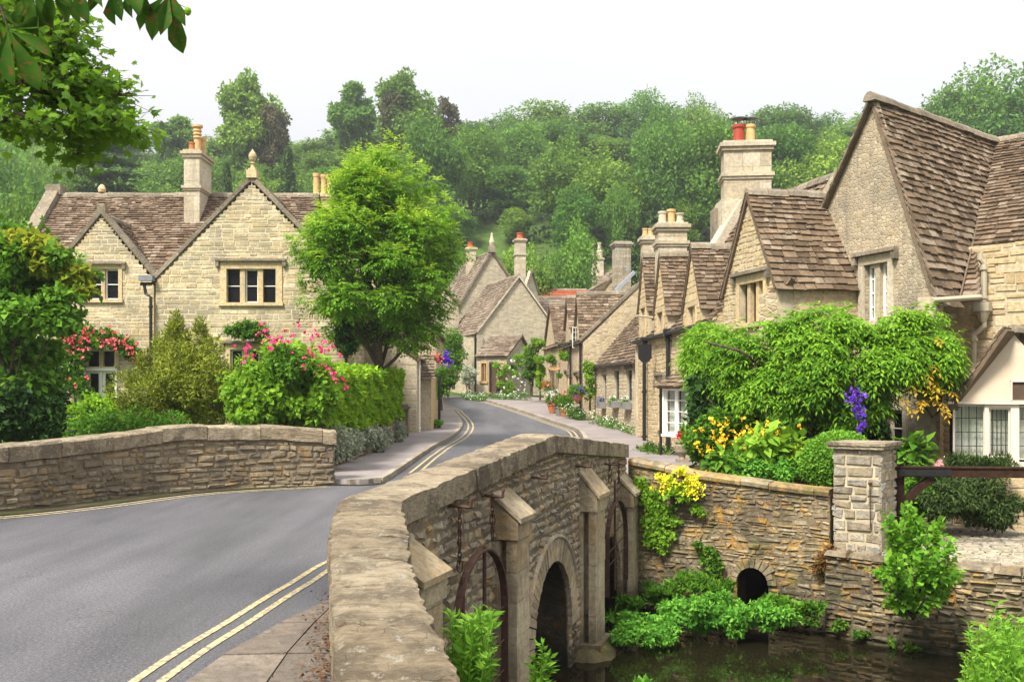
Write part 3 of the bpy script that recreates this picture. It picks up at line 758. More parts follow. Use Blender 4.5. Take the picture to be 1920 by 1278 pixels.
    put(B[0], 1072, 402, 86, 140, 'dark rounded yew in the middle, below the wood', name='yew_tree', cat_='yew')
    put(K[1], 1180, 405, 92, 90, 'loose dark conifer behind the rubble stone chimney', name='conifer')
    put(B[2], 1840, 118, 150, 230, 'broad tree rising behind the big gabled roof at the far right', name='hill_tree')
    put(B[0], 1780, 160, 150, 130, 'left one of the trees behind the big gabled roof at the far right', name='hill_tree')
    put(B[1], 1915, 112, 145, 190, 'rightmost tree behind the big gabled roof', name='hill_tree')
    put(B[1], 20, 310, 60, 150, 'light green tree at the left edge behind the young maple', name='garden_tree'); put(B[2], 5, 245, 95, 230, 'dark broad tree at the left edge of the wood', name='hill_tree')
    put(B[0], 110, 235, 120, 200, 'rounded dark tree left of the cedar', name='hill_tree')
    def row(Y0, tops, step, wp, lab, prs, x0=-60, x1=1990, skip=None):
        px = x0
        while px < x1:
            pt = float(np.interp(px, [a for a, b in tops], [b for a, b in tops])) + rng.uniform(-26, 24); Y = Y0 + rng.uniform(-7, 7)
            put(rng.choice(prs), px, pt, Y, wp*rng.uniform(.8, 1.25), lab, 'tree', W)
            px += step*rng.uniform(.75, 1.25)
    sky_ = [(-60, 215), (60, 230), (150, 225), (280, 275), (380, 235), (430, 225), (560, 262), (620, 250), (700, 230), (850, 212), (900, 222), (955, 186), (1030, 205), (1110, 190), (1270, 188), (1350, 210), (1420, 203), (1500, 195), (1570, 195), (1650, 215), (1760, 200), (1990, 180)]
    row(190, sky_, 80, 140, 'broadleaved tree in the back rank along the top of the wooded hill', B)
    row(155, [(a, b+40) for a, b in sky_], 84, 150, 'broadleaved tree in the middle ranks of the wooded hill', B)
    row(128, [(-60, 300), (400, 285), (560, 290), (700, 300), (800, 225), (900, 250), (960, 330), (1060, 240), (1180, 300), (1250, 215), (1500, 260), (1990, 270)], 92, 160, 'broadleaved tree at the lower edge of the wooded hill', B)
    row(119, [(-60, 370), (560, 360), (850, 365), (1000, 370), (1110, 335), (1250, 375), (1990, 370)], 100, 90, 'smaller broadleaved tree in front of the wooded hill', B[2:])
    # undergrowth between trunks
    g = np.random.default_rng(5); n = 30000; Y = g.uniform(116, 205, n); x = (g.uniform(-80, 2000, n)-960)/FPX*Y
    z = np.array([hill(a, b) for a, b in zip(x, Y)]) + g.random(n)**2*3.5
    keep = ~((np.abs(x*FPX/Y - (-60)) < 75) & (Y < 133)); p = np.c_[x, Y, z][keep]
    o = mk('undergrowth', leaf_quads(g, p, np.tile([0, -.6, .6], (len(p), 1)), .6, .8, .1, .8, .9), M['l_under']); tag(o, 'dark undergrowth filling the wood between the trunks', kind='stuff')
# ---------------------------------------------------------------- builders: windows, houses
def bar(mb, pl, u0, v0, u1, v1, d0, d1):
    V = [pl.pt(u, v, d) for d in (d0, d1) for (u, v) in ((u0, v0), (u1, v0), (u1, v1), (u0, v1))]
    mb.add(V, [(4,5,6,7), (3,2,1,0), (0,1,5,4), (1,2,6,5), (2,3,7,6), (3,0,4,7)])
def rq(r): u0, v0, u1, v1 = r; return [(u0, v0), (u1, v0), (u1, v1), (u0, v1)]
def win(pl, r, parent, lights=2, cols=1, rows=2, sur='s_ashlar', frame='white', sw=.13, mw=.09, fw=.035, bw=.018, hood=False, sill=True, rec=.12, framed=None, curtain=0, pane='glass', transom=None, name='window', leads=None, proud=.035):
    u0, v0, u1, v1 = r; mb = MB()
    e = .003
    if sw:
        bar(mb, pl, u0-sw, v0, u0-e, v1, -.10, proud); bar(mb, pl, u1+e, v0, u1+sw, v1, -.10, proud)
        bar(mb, pl, u0-sw, v1+e, u1+sw, v1+sw*1.1, -.10, proud+.003)
    L = (u1-u0-mw*(lights-1))/lights
    for i in range(1, lights):
        a = u0 + i*L + (i-1)*mw; bar(mb, pl, a, v0+.002, a+mw, v1-.002, -rec-.06, -.02)
    if transom: bar(mb, pl, u0+.001, v0+(v1-v0)*transom-.04, u1-.001, v0+(v1-v0)*transom+.04, -rec-.055, -.025)
    if not mb.v: bar(mb, pl, u0, v1-.03, u1, v1-.002, -rec-.05, -.02)
    W = mb.build(name, M[sur], parent)
    if sill:
        m = MB(); bar(m, pl, u0-sw-.03, v0-.10, u1+sw+.03, v0-.003, -.12, proud+.05); m.build('sill', M[sur], W)
    if hood:
        m = MB(); h0 = v1+sw*1.1+.01; bar(m, pl, u0-sw-.12, h0, u1+sw+.12, h0+.07, -.02, .13)
        bar(m, pl, u0-sw-.12, h0-.16, u0-sw-.02, h0-.003, -.02, .11); bar(m, pl, u1+sw+.02, h0-.16, u1+sw+.12, h0-.003, -.02, .11)
        m.build('hood_mould', M['s_ridge'], W)
    f = MB(); p = MB(); c = MB()
    for i in range(lights):
        a = u0 + i*(L+mw); b = a + L; d0, d1 = -rec-.03, -rec+.01
        if framed is None or i in framed:
            for q in ((a, v0, a+fw, v1), (b-fw, v0, b, v1), (a+fw, v0, b-fw, v0+fw), (a+fw, v1-fw, b-fw, v1)): bar(f, pl, *q, d0, d1)
        for k in range(1, cols): x = a + (b-a)*k/cols; bar(f, pl, x-bw/2, v0+.005, x+bw/2, v1-.005, d0+.004, d1-.006)
        for k in range(1, rows): y = v0 + (v1-v0)*k/rows; bar(f, pl, a+.004, y-bw/2, b-.004, y+bw/2, d0+.006, d1-.008)
        bar(p, pl, a-.01, v0, b+.01, v1, d0-.012, d0-.006)
        if curtain and (curtain > 1 or i % 2 == 0):
            n = 24; w_ = (b-a)*(1 if curtain > 1 else .3); V = []; F = []
            for k in range(n+1):
                x = a + w_*k/n; dd = d0-.09 + .02*math.sin(k*1.9)
                V += [pl.pt(x, v0, dd), pl.pt(x, v1, dd)]
                if k: F.append((2*k-2, 2*k, 2*k+1, 2*k-1))
            c.add(V, F)
    f.build('casement', M[frame], W)
    if leads:
        m = MB()
        for i in range(lights):
            a = u0 + i*(L+mw)
            for k in range(1, leads[0]): x = a + L*k/leads[0]; bar(m, pl, x-.006, v0+.01, x+.006, v1-.01, -rec-.042, -rec-.030)
            for k in range(1, leads[1]): y = v0+(v1-v0)*k/leads[1]; bar(m, pl, a+.01, y-.006, a+L-.01, y+.006, -rec-.044, -rec-.032)
        m.build('leading', M['black_iron'], W)
    p.build('pane', M['glass_clear' if curtain else pane], W)
    if curtain:
        c.build('curtain', M['curtain'], W)
        m = MB(); bar(m, pl, u0-.05, v0-.05, u1+.05, v1+.05, -rec-.35, -rec-.33); m.build('dark_interior', M['dark_room'], W)
    return W
def xy(v): return Vector((v[0], v[1], 0))
def gable(root, A, B, zb, ze, ta, za, back, holes=(), body='mortar_manor', st=None, mst=None, roofm='t_brown', rng=None, roofs='LR', zeR=None, ex=(.24, .13), tw=.3, verge=.10, eave=.14, walls='FLRB', lholes=(), rholes=(), rdg=True, sag=0., stL=None, coping=None):
    A, B, back = xy(A), xy(B), xy(back); rng = rng or random.Random(1)
    zeR = ze if zeR is None else zeR
    W = (B-A).length; pl = vwall(A, B, zb); out = {'F': pl}
    poly = [(0, 0), (W, 0), (W, zeR-zb), (W*ta, za-zb), (0, ze-zb)]
    ms = M[mst] if mst else None
    if 'F' in walls: out['wF'] = wall('wall', pl, poly, [rq(h) for h in holes], M[body], root, rng, .35, st, ms)
    Lb = back.length
    pL = vwall(A+back, A, zb); pR = vwall(B, B+back, zb); out['pL'] = pL; out['pR'] = pR
    k = .353
    if 'L' in walls: wall('wall', pL, [(0, 0), (Lb-k, 0), (Lb-k, ze-zb-.02), (0, ze-zb-.02)], [rq(h) for h in lholes], M[body], root, rng, .35, st if stL is None else stL or None, ms)
    if 'R' in walls: wall('wall', pR, [(k, 0), (Lb, 0), (Lb, zeR-zb-.02), (k, zeR-zb-.02)], [rq(h) for h in rholes], M[body], root, rng, .35, st if stL is None else stL or None, ms)
    if 'B' in walls:
        pB = vwall(B+back, A+back, zb); wall('wall', pB, [(k, 0), (W-k, 0), (W-k, zeR-zb-.3), (W*(1-ta), za-zb-.2), (k, ze-zb-.3)], [], M[body], root)
    ap = A.lerp(B, ta)
    a3, b3, p3 = Vector((A.x, A.y, ze)), Vector((B.x, B.y, zeR)), Vector((ap.x, ap.y, za))
    rL = PL(a3+back, -back, p3-a3); rR = PL(b3, back, p3-b3); out['rL'] = rL; out['rR'] = rR
    sL = rL.loc(p3)[1]; sR = rR.loc(p3)[1]
    if 'L' in roofs: roof('roof', rL, [(-.02, -eave), (Lb+verge, -eave), (rL.loc(p3)[0]+verge, sL), (rL.loc(p3+back)[0]-.02, sL)], M[roofm], root, rng, ex, tw, sag=sag)
    if 'R' in roofs: roof('roof', rR, [(-verge, -eave), (Lb+.02, -eave), (rR.loc(p3+back)[0]+.02, sR), (rR.loc(p3)[0]-verge, sR)], M[roofm], root, rng, ex, tw, sag=sag)
    bn = back.normalized()
    if rdg: ridge(p3 - bn*verge + Vector((0, 0, .05)), p3 + back + Vector((0, 0, .05)), root, rng, M['s_ridge'])
    if coping:
        m = MB()
        for q, s in ((a3, -1), (b3, 1)):
            d = (p3-q); n = d.length; dn = d.normalized(); up = bn.cross(dn) if s > 0 else dn.cross(bn)
            if up.z < 0: up = -up
            for i in range(int(n/.6)+1):
                l0 = -.12 + i*.6; l1 = min(l0+.592, n+.05)
                if l1 > l0: m.box(q + dn*((l0+l1)/2) + up*.075 + bn*.12, (l1-l0, .34, .12), (dn, bn, up), jit=.004, rng=rng)
        m.build('coping', M[coping], root)
    out['p3'] = p3
    return out
def chimney(root, c, zb, zt, w, d, rot=0, mat='s_ashlar', band=True, pots=(), cap=.08, bands=None, courses=.32):
    rng = random.Random(int(c[0]*100)); m = MB(); ca, sa = math.cos(rot), math.sin(rot)
    ax = (Vector((ca, sa, 0)), Vector((-sa, ca, 0)), Vector((0, 0, 1))); c = Vector((c[0], c[1], 0))
    z = zb; i = 0
    while z < zt - .02:
        h = min(courses, zt - z); wob = .004 if i % 2 else 0
        # two or three blocks to a course
        k = 2 if w < .9 else 3; x = -w/2
        cuts = [-w/2] + sorted(w*(j/k-.5) + rng.uniform(-.12, .12)*w for j in range(1, k)) + [w/2]
        for a, b in zip(cuts, cuts[1:]):
            m.box(c + ax[0]*((a+b)/2) + Vector((0, 0, z+h/2)), (b-a-.006, d-wob, h-.007), ax, jit=.002, rng=rng)
        m.box(c + Vector((0, 0, z+h/2)), (w-.02, d-.03, h+.001), ax)
        z += h; i += 1
    for bz in (bands or []): m.box(c + Vector((0, 0, bz)), (w+.14, d+.14, .09), ax); m.box(c + Vector((0, 0, bz-.08)), (w+.07, d+.07, .07), ax)
    m.box(c + Vector((0, 0, zt+.05)), (w+.2, d+.2, .1), ax); m.box(c + Vector((0, 0, zt+.13)), (w+.05, d+.05, .06), ax); m.box(c + Vector((0, 0, zt-.05)), (w+.1, d+.1, .09), ax)
    ch = m.build('chimney', M[mat], root)
    for (dx, dy, r, h, pm, kind) in pots:
        q = c + ax[0]*dx + ax[1]*dy + Vector((0, 0, zt+.15)); m = MB()
        if kind == 'ring': prof = [(r*1.15, 0), (r*1.15, .05), (r, .07), (r*.92, h*.5)] + [(r*(1.25 if j % 2 else .95), h*(.5+.06*j)) for j in range(6)] + [(r*.9, h*.9), (r*1.5, h*.93), (r*1.5, h)]
        elif kind == 'flare': prof = [(r*1.25, 0), (r*1.25, .06), (r*.95, .1), (r*.85, h*.75), (r*1.15, h*.9), (r*1.15, h)]
        elif kind == 'tall': prof = [(r*1.6, 0), (r*1.6, h*.35), (r*1.75, h*.38), (r*1.75, h*.44), (r*.9, h*.5), (r*.75, h*.85), (r, h*.9), (r, h)]
        else: prof = [(r*1.15, 0), (r*1.15, .05), (r, .08), (r*.92, h*.82), (r*1.12, h*.85), (r*1.12, h)]
        m.lathe(q, prof, 14); m.lathe(q + Vector((0, 0, h-.02)), [(r*.7, 0), (r*.7, .025)], 12)
        po = m.build('chimney_pot', M[pm], ch, smooth=False)
        if kind == 'cowl':
            m = MB()
            for t_ in range(4): a = t_*math.pi/2; m.tube([q + Vector((r*.9*math.cos(a), r*.9*math.sin(a), h)), q + Vector((r*.9*math.cos(a), r*.9*math.sin(a), h+.17))], .012, 5)
            m.lathe(q + Vector((0, 0, h+.16)), [(r*1.5, 0), (r*1.5, .02), (r*.3, .07), (.01, .08)], 14); m.build('cowl', M['lead'], ch)
    return ch
def pipe(root, pts, r=.045, mat='black_iron', name='downpipe', collars=True):
    m = MB(); m.tube(pts, r, 8)
    if collars:
        a, b = Vector(pts[-2]), Vector(pts[-1]); n = max(1, int((b-a).length/1.5))
        for i in range(n+1):
            q = a.lerp(b, (i+.15)/(n+.3)); m.tube([q - Vector((0, 0, .03)), q + Vector((0, 0, .03))], r*1.45, 8)
    return m.build(name, M[mat], root)
def gutter(root, a, b, r=.06, mat='black_iron'):
    m = MB(); m.tube([a, b], r, 8); return m.build('gutter', M[mat], root)

# ================================================================ THE SETTING
rg = random.Random(7)
# river walls, world plan (x, y)
BR0 = np.array([-.86, 7.65]); BR1 = np.array([1.92, 16.3]); BRd = (BR1-BR0)/np.linalg.norm(BR1-BR0); BRn = np.array([BRd[1], -BRd[0]])
RW1 = np.array([4.66, 14.6]); WATER_Z = -1.8; COURT_Z = -.6
TW0 = (4.75, 14.1); TW1 = (9.6, 11.2)
river_poly = [(-.1, 0.2), tuple(BR0 + BRd*-1.2), tuple(BR0), tuple(BR1), tuple(RW1), TW0, TW1, (13, 9.2), (13, -6), (-.1, -6)]
court_poly = [(4.9, 14.3), (6.3, 13.4), TW1, (14, 8.6), (14, 20), (6.6, 20), (5.0, 15.2)]
def inpoly(x, y, poly):
    c = False; n = len(poly)
    for i in range(n):
        (x0, y0), (x1, y1) = poly[i], poly[(i+1) % n]
        if (y0 > y) != (y1 > y) and x < (x1-x0)*(y-y0)/(y1-y0)+x0: c = not c
    return c
def hill(x, y):
    z = zr(y)
    if y < 60: z = zr(y) + max(0, (-x-40))*.12
    if y > 60: z += 3.0*math.sin(x*.021+1.0)*min(1, (y-60)/80) 
    return z
def grid(name, xs, ys, zf, mat, skip=None):
    V = [(x, y, zf(x, y)) for y in ys for x in xs]; nx = len(xs); F = []
    for j in range(len(ys)-1):
        for i in range(nx-1):
            if skip and any(skip(x, y) for x in (xs[i], xs[i+1], (xs[i]+xs[i+1])/2) for y in (ys[j], ys[j+1], (ys[j]+ys[j+1])/2)): continue
            F.append((j*nx+i, j*nx+i+1, (j+1)*nx+i+1, (j+1)*nx+i))
    return mkmesh(name, V, F, mat, loc=(0, 0, 0), smooth=True)
xs = [-900, -500, -300, -200, -140, -100, -70, -50, -35, -25] + list(np.arange(-20, 20.1, .5)) + [24, 30, 40, 55, 75, 100, 140, 200, 300, 500, 900]
ys = [-60, -30, -15] + list(np.arange(-8, 60, .5)) + list(np.arange(60, 130, 4)) + list(np.arange(130, 330, 10)) + [400, 600, 1200]
g = grid('ground', [float(a) for a in xs], [float(a) for a in ys], lambda x, y: hill(x, y) - .06, M['grass_ground'],
         lambda x, y: inpoly(x, y, river_poly) or inpoly(x, y, court_poly))
tag(g, 'grassy and earthy ground of the village and the hillside', kind='structure')
water = mkmesh('water', [(-40, -8, WATER_Z), (30, -8, WATER_Z), (30, 24, WATER_Z), (-40, 24, WATER_Z)], [(0, 1, 2, 3)], M['water'], loc=(0, 0, 0))
tag(water, 'dark still river water under the bridge', kind='structure')
bed = mkmesh('riverbed', [(-40, -8, WATER_Z-.7), (30, -8, WATER_Z-.7), (30, 24, WATER_Z-.7), (-40, 24, WATER_Z-.7)], [(0, 1, 2, 3)], M['soil'], loc=(0, 0, 0)); tag(bed, kind='structure')
# road edges
EL = [(-22, 5.0), (-12, 11.1), (-7.3, 13.9), (-5.4, 16.9), (-3.5, 18.2), G(700, 908), G(740, 888), G(800, 847), G(850, 818), G(864, 797), G(851, 777), G(826, 762), (-8.5, 68), (-20, 76)]
ER = [(-2.1, -7), (-2.05, 2), (-1.93, 6.1), (-1.80, 7.6), (-1.66, 9.0), (-1.38, 10.8), (-.1, 14.2), (.9, 17.4), (1.9, 24), G(1092, 815), G(1062, 800), G(1000, 779), G(920, 754), G(862, 738), (-10, 76), (-20, 86)]
NE = 240
cl, cr_ = catmull(EL, NE), catmull(ER, NE)
def strip(name, a, b, mat, dz, kind='structure', label=None, m=10, closed_side=None):
    V = []; F = []
    for i in range(len(a)):
        for k in range(m+1):
            p = a[i]*(1-k/m) + b[i]*k/m; V.append((p[0], p[1], zr(p[1]) + dz))
    for i in range(len(a)-1):
        for k in range(m): q = i*(m+1)+k; F.append((q, q+1, q+m+2, q+m+1))
    o = mkmesh(name, V, F, mat, loc=(0, 0, 0)); tag(o, label, kind=kind); return o
def offs(c, d):
    t = np.gradient(c, axis=0); t /= np.linalg.norm(t, axis=1)[:, None]; n = np.c_[t[:, 1], -t[:, 0]]
    return c + n*d
cl2, cr2 = catmull(EL, 400), catmull(ER, 400)
def line_strip(name, c, d, w, dz, mat, i0=0, i1=None, label=None):
    c = c[i0:i1]; return strip(name, offs(c, d), offs(c, d+w), mat, dz, m=1, label=label)
def road_sheet():
    iC = int(np.argmin(np.abs(cl2[:, 0]+2.5) + np.abs(cl2[:, 1]-18.4))); a = next(k for k in range(iC, 400) if cl2[k, 1] > 21.5); b = next(k for k in range(400) if cr2[k, 1] > 21.5)
    pl = [(-30, -9), (-30, 1)] + [tuple(p) for p in cl2[:a+1:2]] + [tuple(cl2[a])] + [tuple(cr2[b])] + [tuple(p) for p in cr2[:b:3]][::-1] + [(-2.1, -9)]
    # lay the flagged strip over the edge of the tarmac
    pl = [(x + (.25 if (y < 16.5 and x > -3) else 0), y) for x, y in pl]
    tr = geometry.tessellate_polygon([[Vector((x, y, 0)) for x, y in pl]]); V = [(x, y, 0) for x, y in pl]; F = []
    for t in tr:
        (ax, ay), (bx, by), (cx, cy) = [pl[k] for k in t]; F.append(tuple(t) if (bx-ax)*(cy-ay)-(by-ay)*(cx-ax) > 0 else tuple(t[::-1]))
    m = 12; L_ = np.array([[np.interp(t, np.arange(400-a), cl2[a:, k]) for k in (0, 1)] for t in np.linspace(0, 399-a, 160)]); R_ = np.array([[np.interp(t, np.arange(400-b), cr2[b:, k]) for k in (0, 1)] for t in np.linspace(0, 399-b, 160)])
    o = len(V)
    for i in range(160):
        for k in range(m+1): p = L_[i]*(1-k/m) + R_[i]*k/m; V.append((p[0], p[1], zr(p[1])))
    for i in range(159):
        for k in range(m): q = o + i*(m+1)+k; F.append((q, q+1, q+m+2, q+m+1))
    tag(mkmesh('road', V, F, M['tarmac'], loc=(0, 0, 0)), 'grey tarmac village road', kind='structure')
road_sheet()
nearL = int(np.argmin(np.abs(cl2[:, 0] + 3.3) + (cl2[:, 1] > 20)*99)); 
for (c, ds, rng_) in ((cl2, (.22, .40), (0, nearL)), (cl2, (.26, .44), (nearL+14, None)), (cr2, (-.24, -.41), (0, None))):
    for k, d in enumerate(ds):
        o = line_strip('yellow_line', c, d, .062, .006, M['yellow_paint'], *rng_)
# pavements (raised) with kerbstones
def raised(name, inner, outer, h, mat, label, m=6):
    V = []; F = []; n = len(inner); m += 2
    for i in range(n):
        for k in range(m+1):
            q = min(max(k-1, 0), m-2)/(m-2); p = inner[i]*(1-q) + outer[i]*q; V.append((p[0], p[1], zr(p[1]) + (h if 0 < k < m and 0 < i else -.15)))
        if i == 0: V[-m-1:] = [(a[0], a[1]-.02, a[2]) for a in V[-m-1:]]
    for i in range(n-1):
        for k in range(m): q = i*(m+1)+k; F.append((q, q+m+1, q+m+2, q+1))
    o = mkmesh(name, V, F, mat, loc=(0, 0, 0)); tag(o, label, kind='structure'); return o
def kerb(c, h, label, w=.13, seg=.8, d=0):
    m = MB(); t = 0
    L = np.r_[0, np.cumsum(np.linalg.norm(np.diff(c, axis=0), axis=1))]; n = int(L[-1]/seg)
    for i in range(n):
        a = np.array([np.interp(L[-1]*i/n, L, c[:, j]) for j in (0, 1)]); b = np.array([np.interp(L[-1]*(i+1)/n, L, c[:, j]) for j in (0, 1)])
        mid = (a+b)/2; u = Vector((b[0]-a[0], b[1]-a[1], zr(b[1])-zr(a[1]))); l = u.length; u.normalize(); s = Vector((u.y, -u.x, 0)).normalized(); up = s.cross(u)
        if up.z < 0: up = -up
        m.box(Vector((mid[0], mid[1], zr(mid[1]) + h/2 - .08)) + s*d, (l-.012, w, h+.17), (u, s, up), jit=.004, rng=rg)
    o = m.build('kerb', M['kerbstone'], loc=(0, 0, 0)); tag(o, label, kind='structure'); return o
iL = int(np.argmin(np.abs(cl2[:, 0]+3.0) + np.abs(cl2[:, 1]-18.3))); cfar = cl2[iL:]
hl = catmull([(-3.95, 18.3), (-3.85, 22), (-3.7, 27), (-3.48, 33), (-3.2, 37), (-3.3, 44), (-4.2, 53), (-6.2, 63), (-9.5, 66), (-20, 72)], len(cfar))
raised('pavement', offs(cfar, -.06), hl, .10, M['pavement_tarmac'], 'pinkish grey pavement on the left of the village street')
kerb(cfar[:-40], .10, 'stone kerb of the left pavement')
iR = int(np.argmin(np.abs(cr2[:, 1]-9.3))); rfar = cr2[iR:]
hr = catmull([(-1.1, 9.3), (.1, 12.9), (1.6, 17), (3.0, 20), (4.2, 23), (4.1, 30), (3.9, 34), (3.4, 41), (2.6, 48), (1.9, 56), (.5, 59), (-2.3, 62), (-4.5, 70), (-10, 80), (-20, 90)], len(rfar))
p_ = raised('pavement', hr, offs(rfar, .06), .10, M['pavement_tarmac'], 'pavement in front of the cottages on the right of the street')
kerb(rfar[:-30], .10, 'stone kerb of the right pavement')
# flagstones beside the near parapet
m = MB()
fa = catmull([(-2.12, -4), (-2.03, 4), (-1.96, 6.1), (-1.80, 7.2), (-1.52, 8.3)], 15); fb = catmull([(-.2, -4), (-.56, 3), (-.92, 5.4), (-1.38, 8.4)], 15)
for i in range(14):
    for k in (0, .52):
        k1 = .515 if k == 0 else 1.0; sh = .0
        q = [fa[i]*(1-k)+fb[i]*k, fa[i]*(1-k1)+fb[i]*k1, fa[i+1]*(1-k1)+fb[i+1]*k1, fa[i+1]*(1-k)+fb[i+1]*k]
        cc = sum(q)/4; q = [cc + (p-cc)*.985 for p in q]; z = .035 + rg.uniform(-.006, .006)
        m.prism([Vector((p[0], p[1], z + rg.uniform(-.004, .004))) for p in q], (0, 0, -.12))
o = m.build('pavement', M['flagstone'], loc=(0, 0, 0)); tag(o, 'worn flagstones beside the near parapet', kind='structure')
g_ = np.random.default_rng(17); n_ = 1000; yy = g_.uniform(2.5, 8.6, n_); ix = np.interp(yy, [3, 5.4, 8.4, 8.7], [-.60, -.98, -1.42, -1.44]); xx = ix - np.abs(g_.normal(0, .10, n_)) - .01
def litter():
    a_ = g_.uniform(0, 6.28, n_); s_ = g_.uniform(.008, .024, n_); V = np.empty((n_, 4, 3)); z_ = .052 + g_.random(n_)*.02
    for k, (p, q) in enumerate(((0, -1), (.5, 0), (0, 1), (-.5, 0))): V[:, k, 0] = xx + s_*(p*np.cos(a_) - q*np.sin(a_)); V[:, k, 1] = yy + s_*(p*np.sin(a_) + q*np.cos(a_)); V[:, k, 2] = z_ + g_.normal(0, .006, n_)
    tag(mkmesh('leaf_litter', V.reshape(-1, 3), np.arange(n_*4).reshape(-1, 4), M['l_litter'], uv=False), 'reddish brown leaf litter along the foot of the near parapet', kind='stuff')
litter()
# gritty verge under the left parapet
ve = cl2[:nearL+6]; strip('verge', offs(ve, -.55), offs(ve, .12), M['soil'], .012, m=2, label='gritty soil along the foot of the left parapet')
# courtyard
def cobbles():
    m = MB(); pl = PL((4.7, 9, COURT_Z), (1, 0, 0), (0, 1, 0))
    poly = [(p[0]-4.7, p[1]-9) for p in court_poly]
    V, F = stones(pl, poly, [], rg, w=.17, h=.11, dep=.02, gap=.014, irregular=1.0); m.add(V, F); m.cm = 1
    m.prism([pl.pt(u, v, -.004) for u, v in poly], (0, 0, -.25)); o = m.build('courtyard', [M['cobble'], M['soil']], loc=(0, 0, 0)); tag(o, 'pale cobbled courtyard in front of the right-hand house', kind='structure')
cobbles()
tarea = [(x, y) for x, y in [(1.9, 16.6), (4.6, 14.9), (5.2, 15.2), (6.6, 20), (8.0, 26), (5, 26), (4.4, 23), (3.2, 20.5)]]
m = MB(); m.prism([Vector((x, y, .03)) for x, y in tarea], (0, 0, -.4)); o = m.build('garden_bed', M['soil'], loc=(0, 0, 0)); tag(o, 'dark soil of the cottage garden behind the river wall', kind='structure')

# ================================================================ LEFT PARAPET
def parapet_left():
    pts = [(-19, 6.7, 1.05), (-12, 10.9, 1.02), (-7.75, 13.8, .93), (-6.6, 15.6, 1.0), (-5.75, 16.9, 1.13), (-4.7, 17.7, 1.12), (-3.25, 18.2, 1.0)]
    c = catmull([(p[0], p[1]) for p in pts], 60)
    L = np.r_[0, np.cumsum(np.linalg.norm(np.diff(c, axis=0), axis=1))]
    hz = np.interp(c[:, 0], [p[0] for p in pts], [p[2] for p in pts])
    root = thing('bridge_parapet', (c[40][0], c[40][1], 0), 'old lichened stone parapet wall along the far left side of the road', 'parapet wall')
    rng = random.Random(3); m = MB(); cp = MB(); m.cm = 0
    TH = .42
    # develop the curved face on one long strip: stones are laid on short planes
    def at(s):
        return Vector((np.interp(s, L, c[:, 0]), np.interp(s, L, c[:, 1]), 0)), float(np.interp(s, L, hz))
    def nrm(s):
        a, _ = at(max(0, s-.3)); b, _ = at(min(L[-1], s+.3)); t = (b-a).normalized(); return t, Vector((t.y, -t.x, 0))
    flat = PL((0, 0, 0), (1, 0, 0), (0, 0, 1))
    poly = [(float(s), float(np.interp(s, L, hz)) - .24) for s in np.linspace(0, L[-1], 40)][::-1]
    poly = [(0, -.05), (float(L[-1]), -.05)] + poly
    V, F = stones(flat, poly, [], rng, w=.22, h=.10, dep=.03, gap=.010, irregular=.6, rough=1.3)
    out = []
    for v in V:
        s = v.x; p, _ = at(min(max(s, 0), L[-1])); t, n = nrm(s); out.append(p + n*(-v.y) + Vector((0, 0, v.z)))
    m.cm = 1; m.add(out, F); m.cm = 0
    # back, core
    S = np.linspace(0, L[-1], 50); VV = []; FF = []
    for i, s in enumerate(S):
        p, h = at(s); t, n = nrm(s)
        for d in (0, -TH):
            for z in (-.1, h-.2): VV.append(p + n*d + Vector((0, 0, z)))
        if i: b = i*4; a = b-4; FF += [(a, b, b+1, a+1), (a+2, a+3, b+3, b+2), (a+1, b+1, b+3, a+3)]
    FF += [(len(VV)-4, len(VV)-2, len(VV)-1, len(VV)-3)]
    m.add(VV, FF)
    # end face
    p, h = at(L[-1]); t, n = nrm(L[-1]); epl = PL(p + t*.001, -n, (0, 0, 1)); 
    V, F = stones(epl, [(0, -.05), (TH, -.05), (TH, h-.24), (0, h-.24)], [], rng, w=.2, h=.11, dep=.03); m.cm = 1; m.add(V, F)
    m.build('wall', [M['mortar_dark'], M['s_parapet']], root)
    s = 0.0
    while s < L[-1]-.1:
        l = rng.uniform(.5, 1.1); e = min(s+l, L[-1]+.04)
        cp_v = []; ns = 5; j = rng.uniform(-.012, .012); F = []
        prof = [(.05, -.24), (.055, -.03), (.02, .0), (-TH*.5, .015), (-TH-.03, .0), (-TH-.05, -.03), (-TH-.05, -.24)]
        for i in range(ns+1):
            q = s + .006 + (e-s-.012)*i/ns; p, h = at(min(q, L[-1])); t, n = nrm(q)
            if q > L[-1]: p = p + t*(q-L[-1])
            for (d, z) in prof: cp_v.append(p + n*(d + rng.uniform(-.006, .006)) + Vector((0, 0, h+z+j+rng.uniform(-.008, .008))))
            if i:
                b = i*7; a = b-7; F += [(a+k, a+(k+1) % 7, b+(k+1) % 7, b+k) for k in range(7)]
        F += [tuple(range(6, -1, -1)), tuple(ns*7+k for k in range(7))]
        cp.add(cp_v, F); s = e
    cp.build('coping', M['s_coping'], root)
parapet_left()

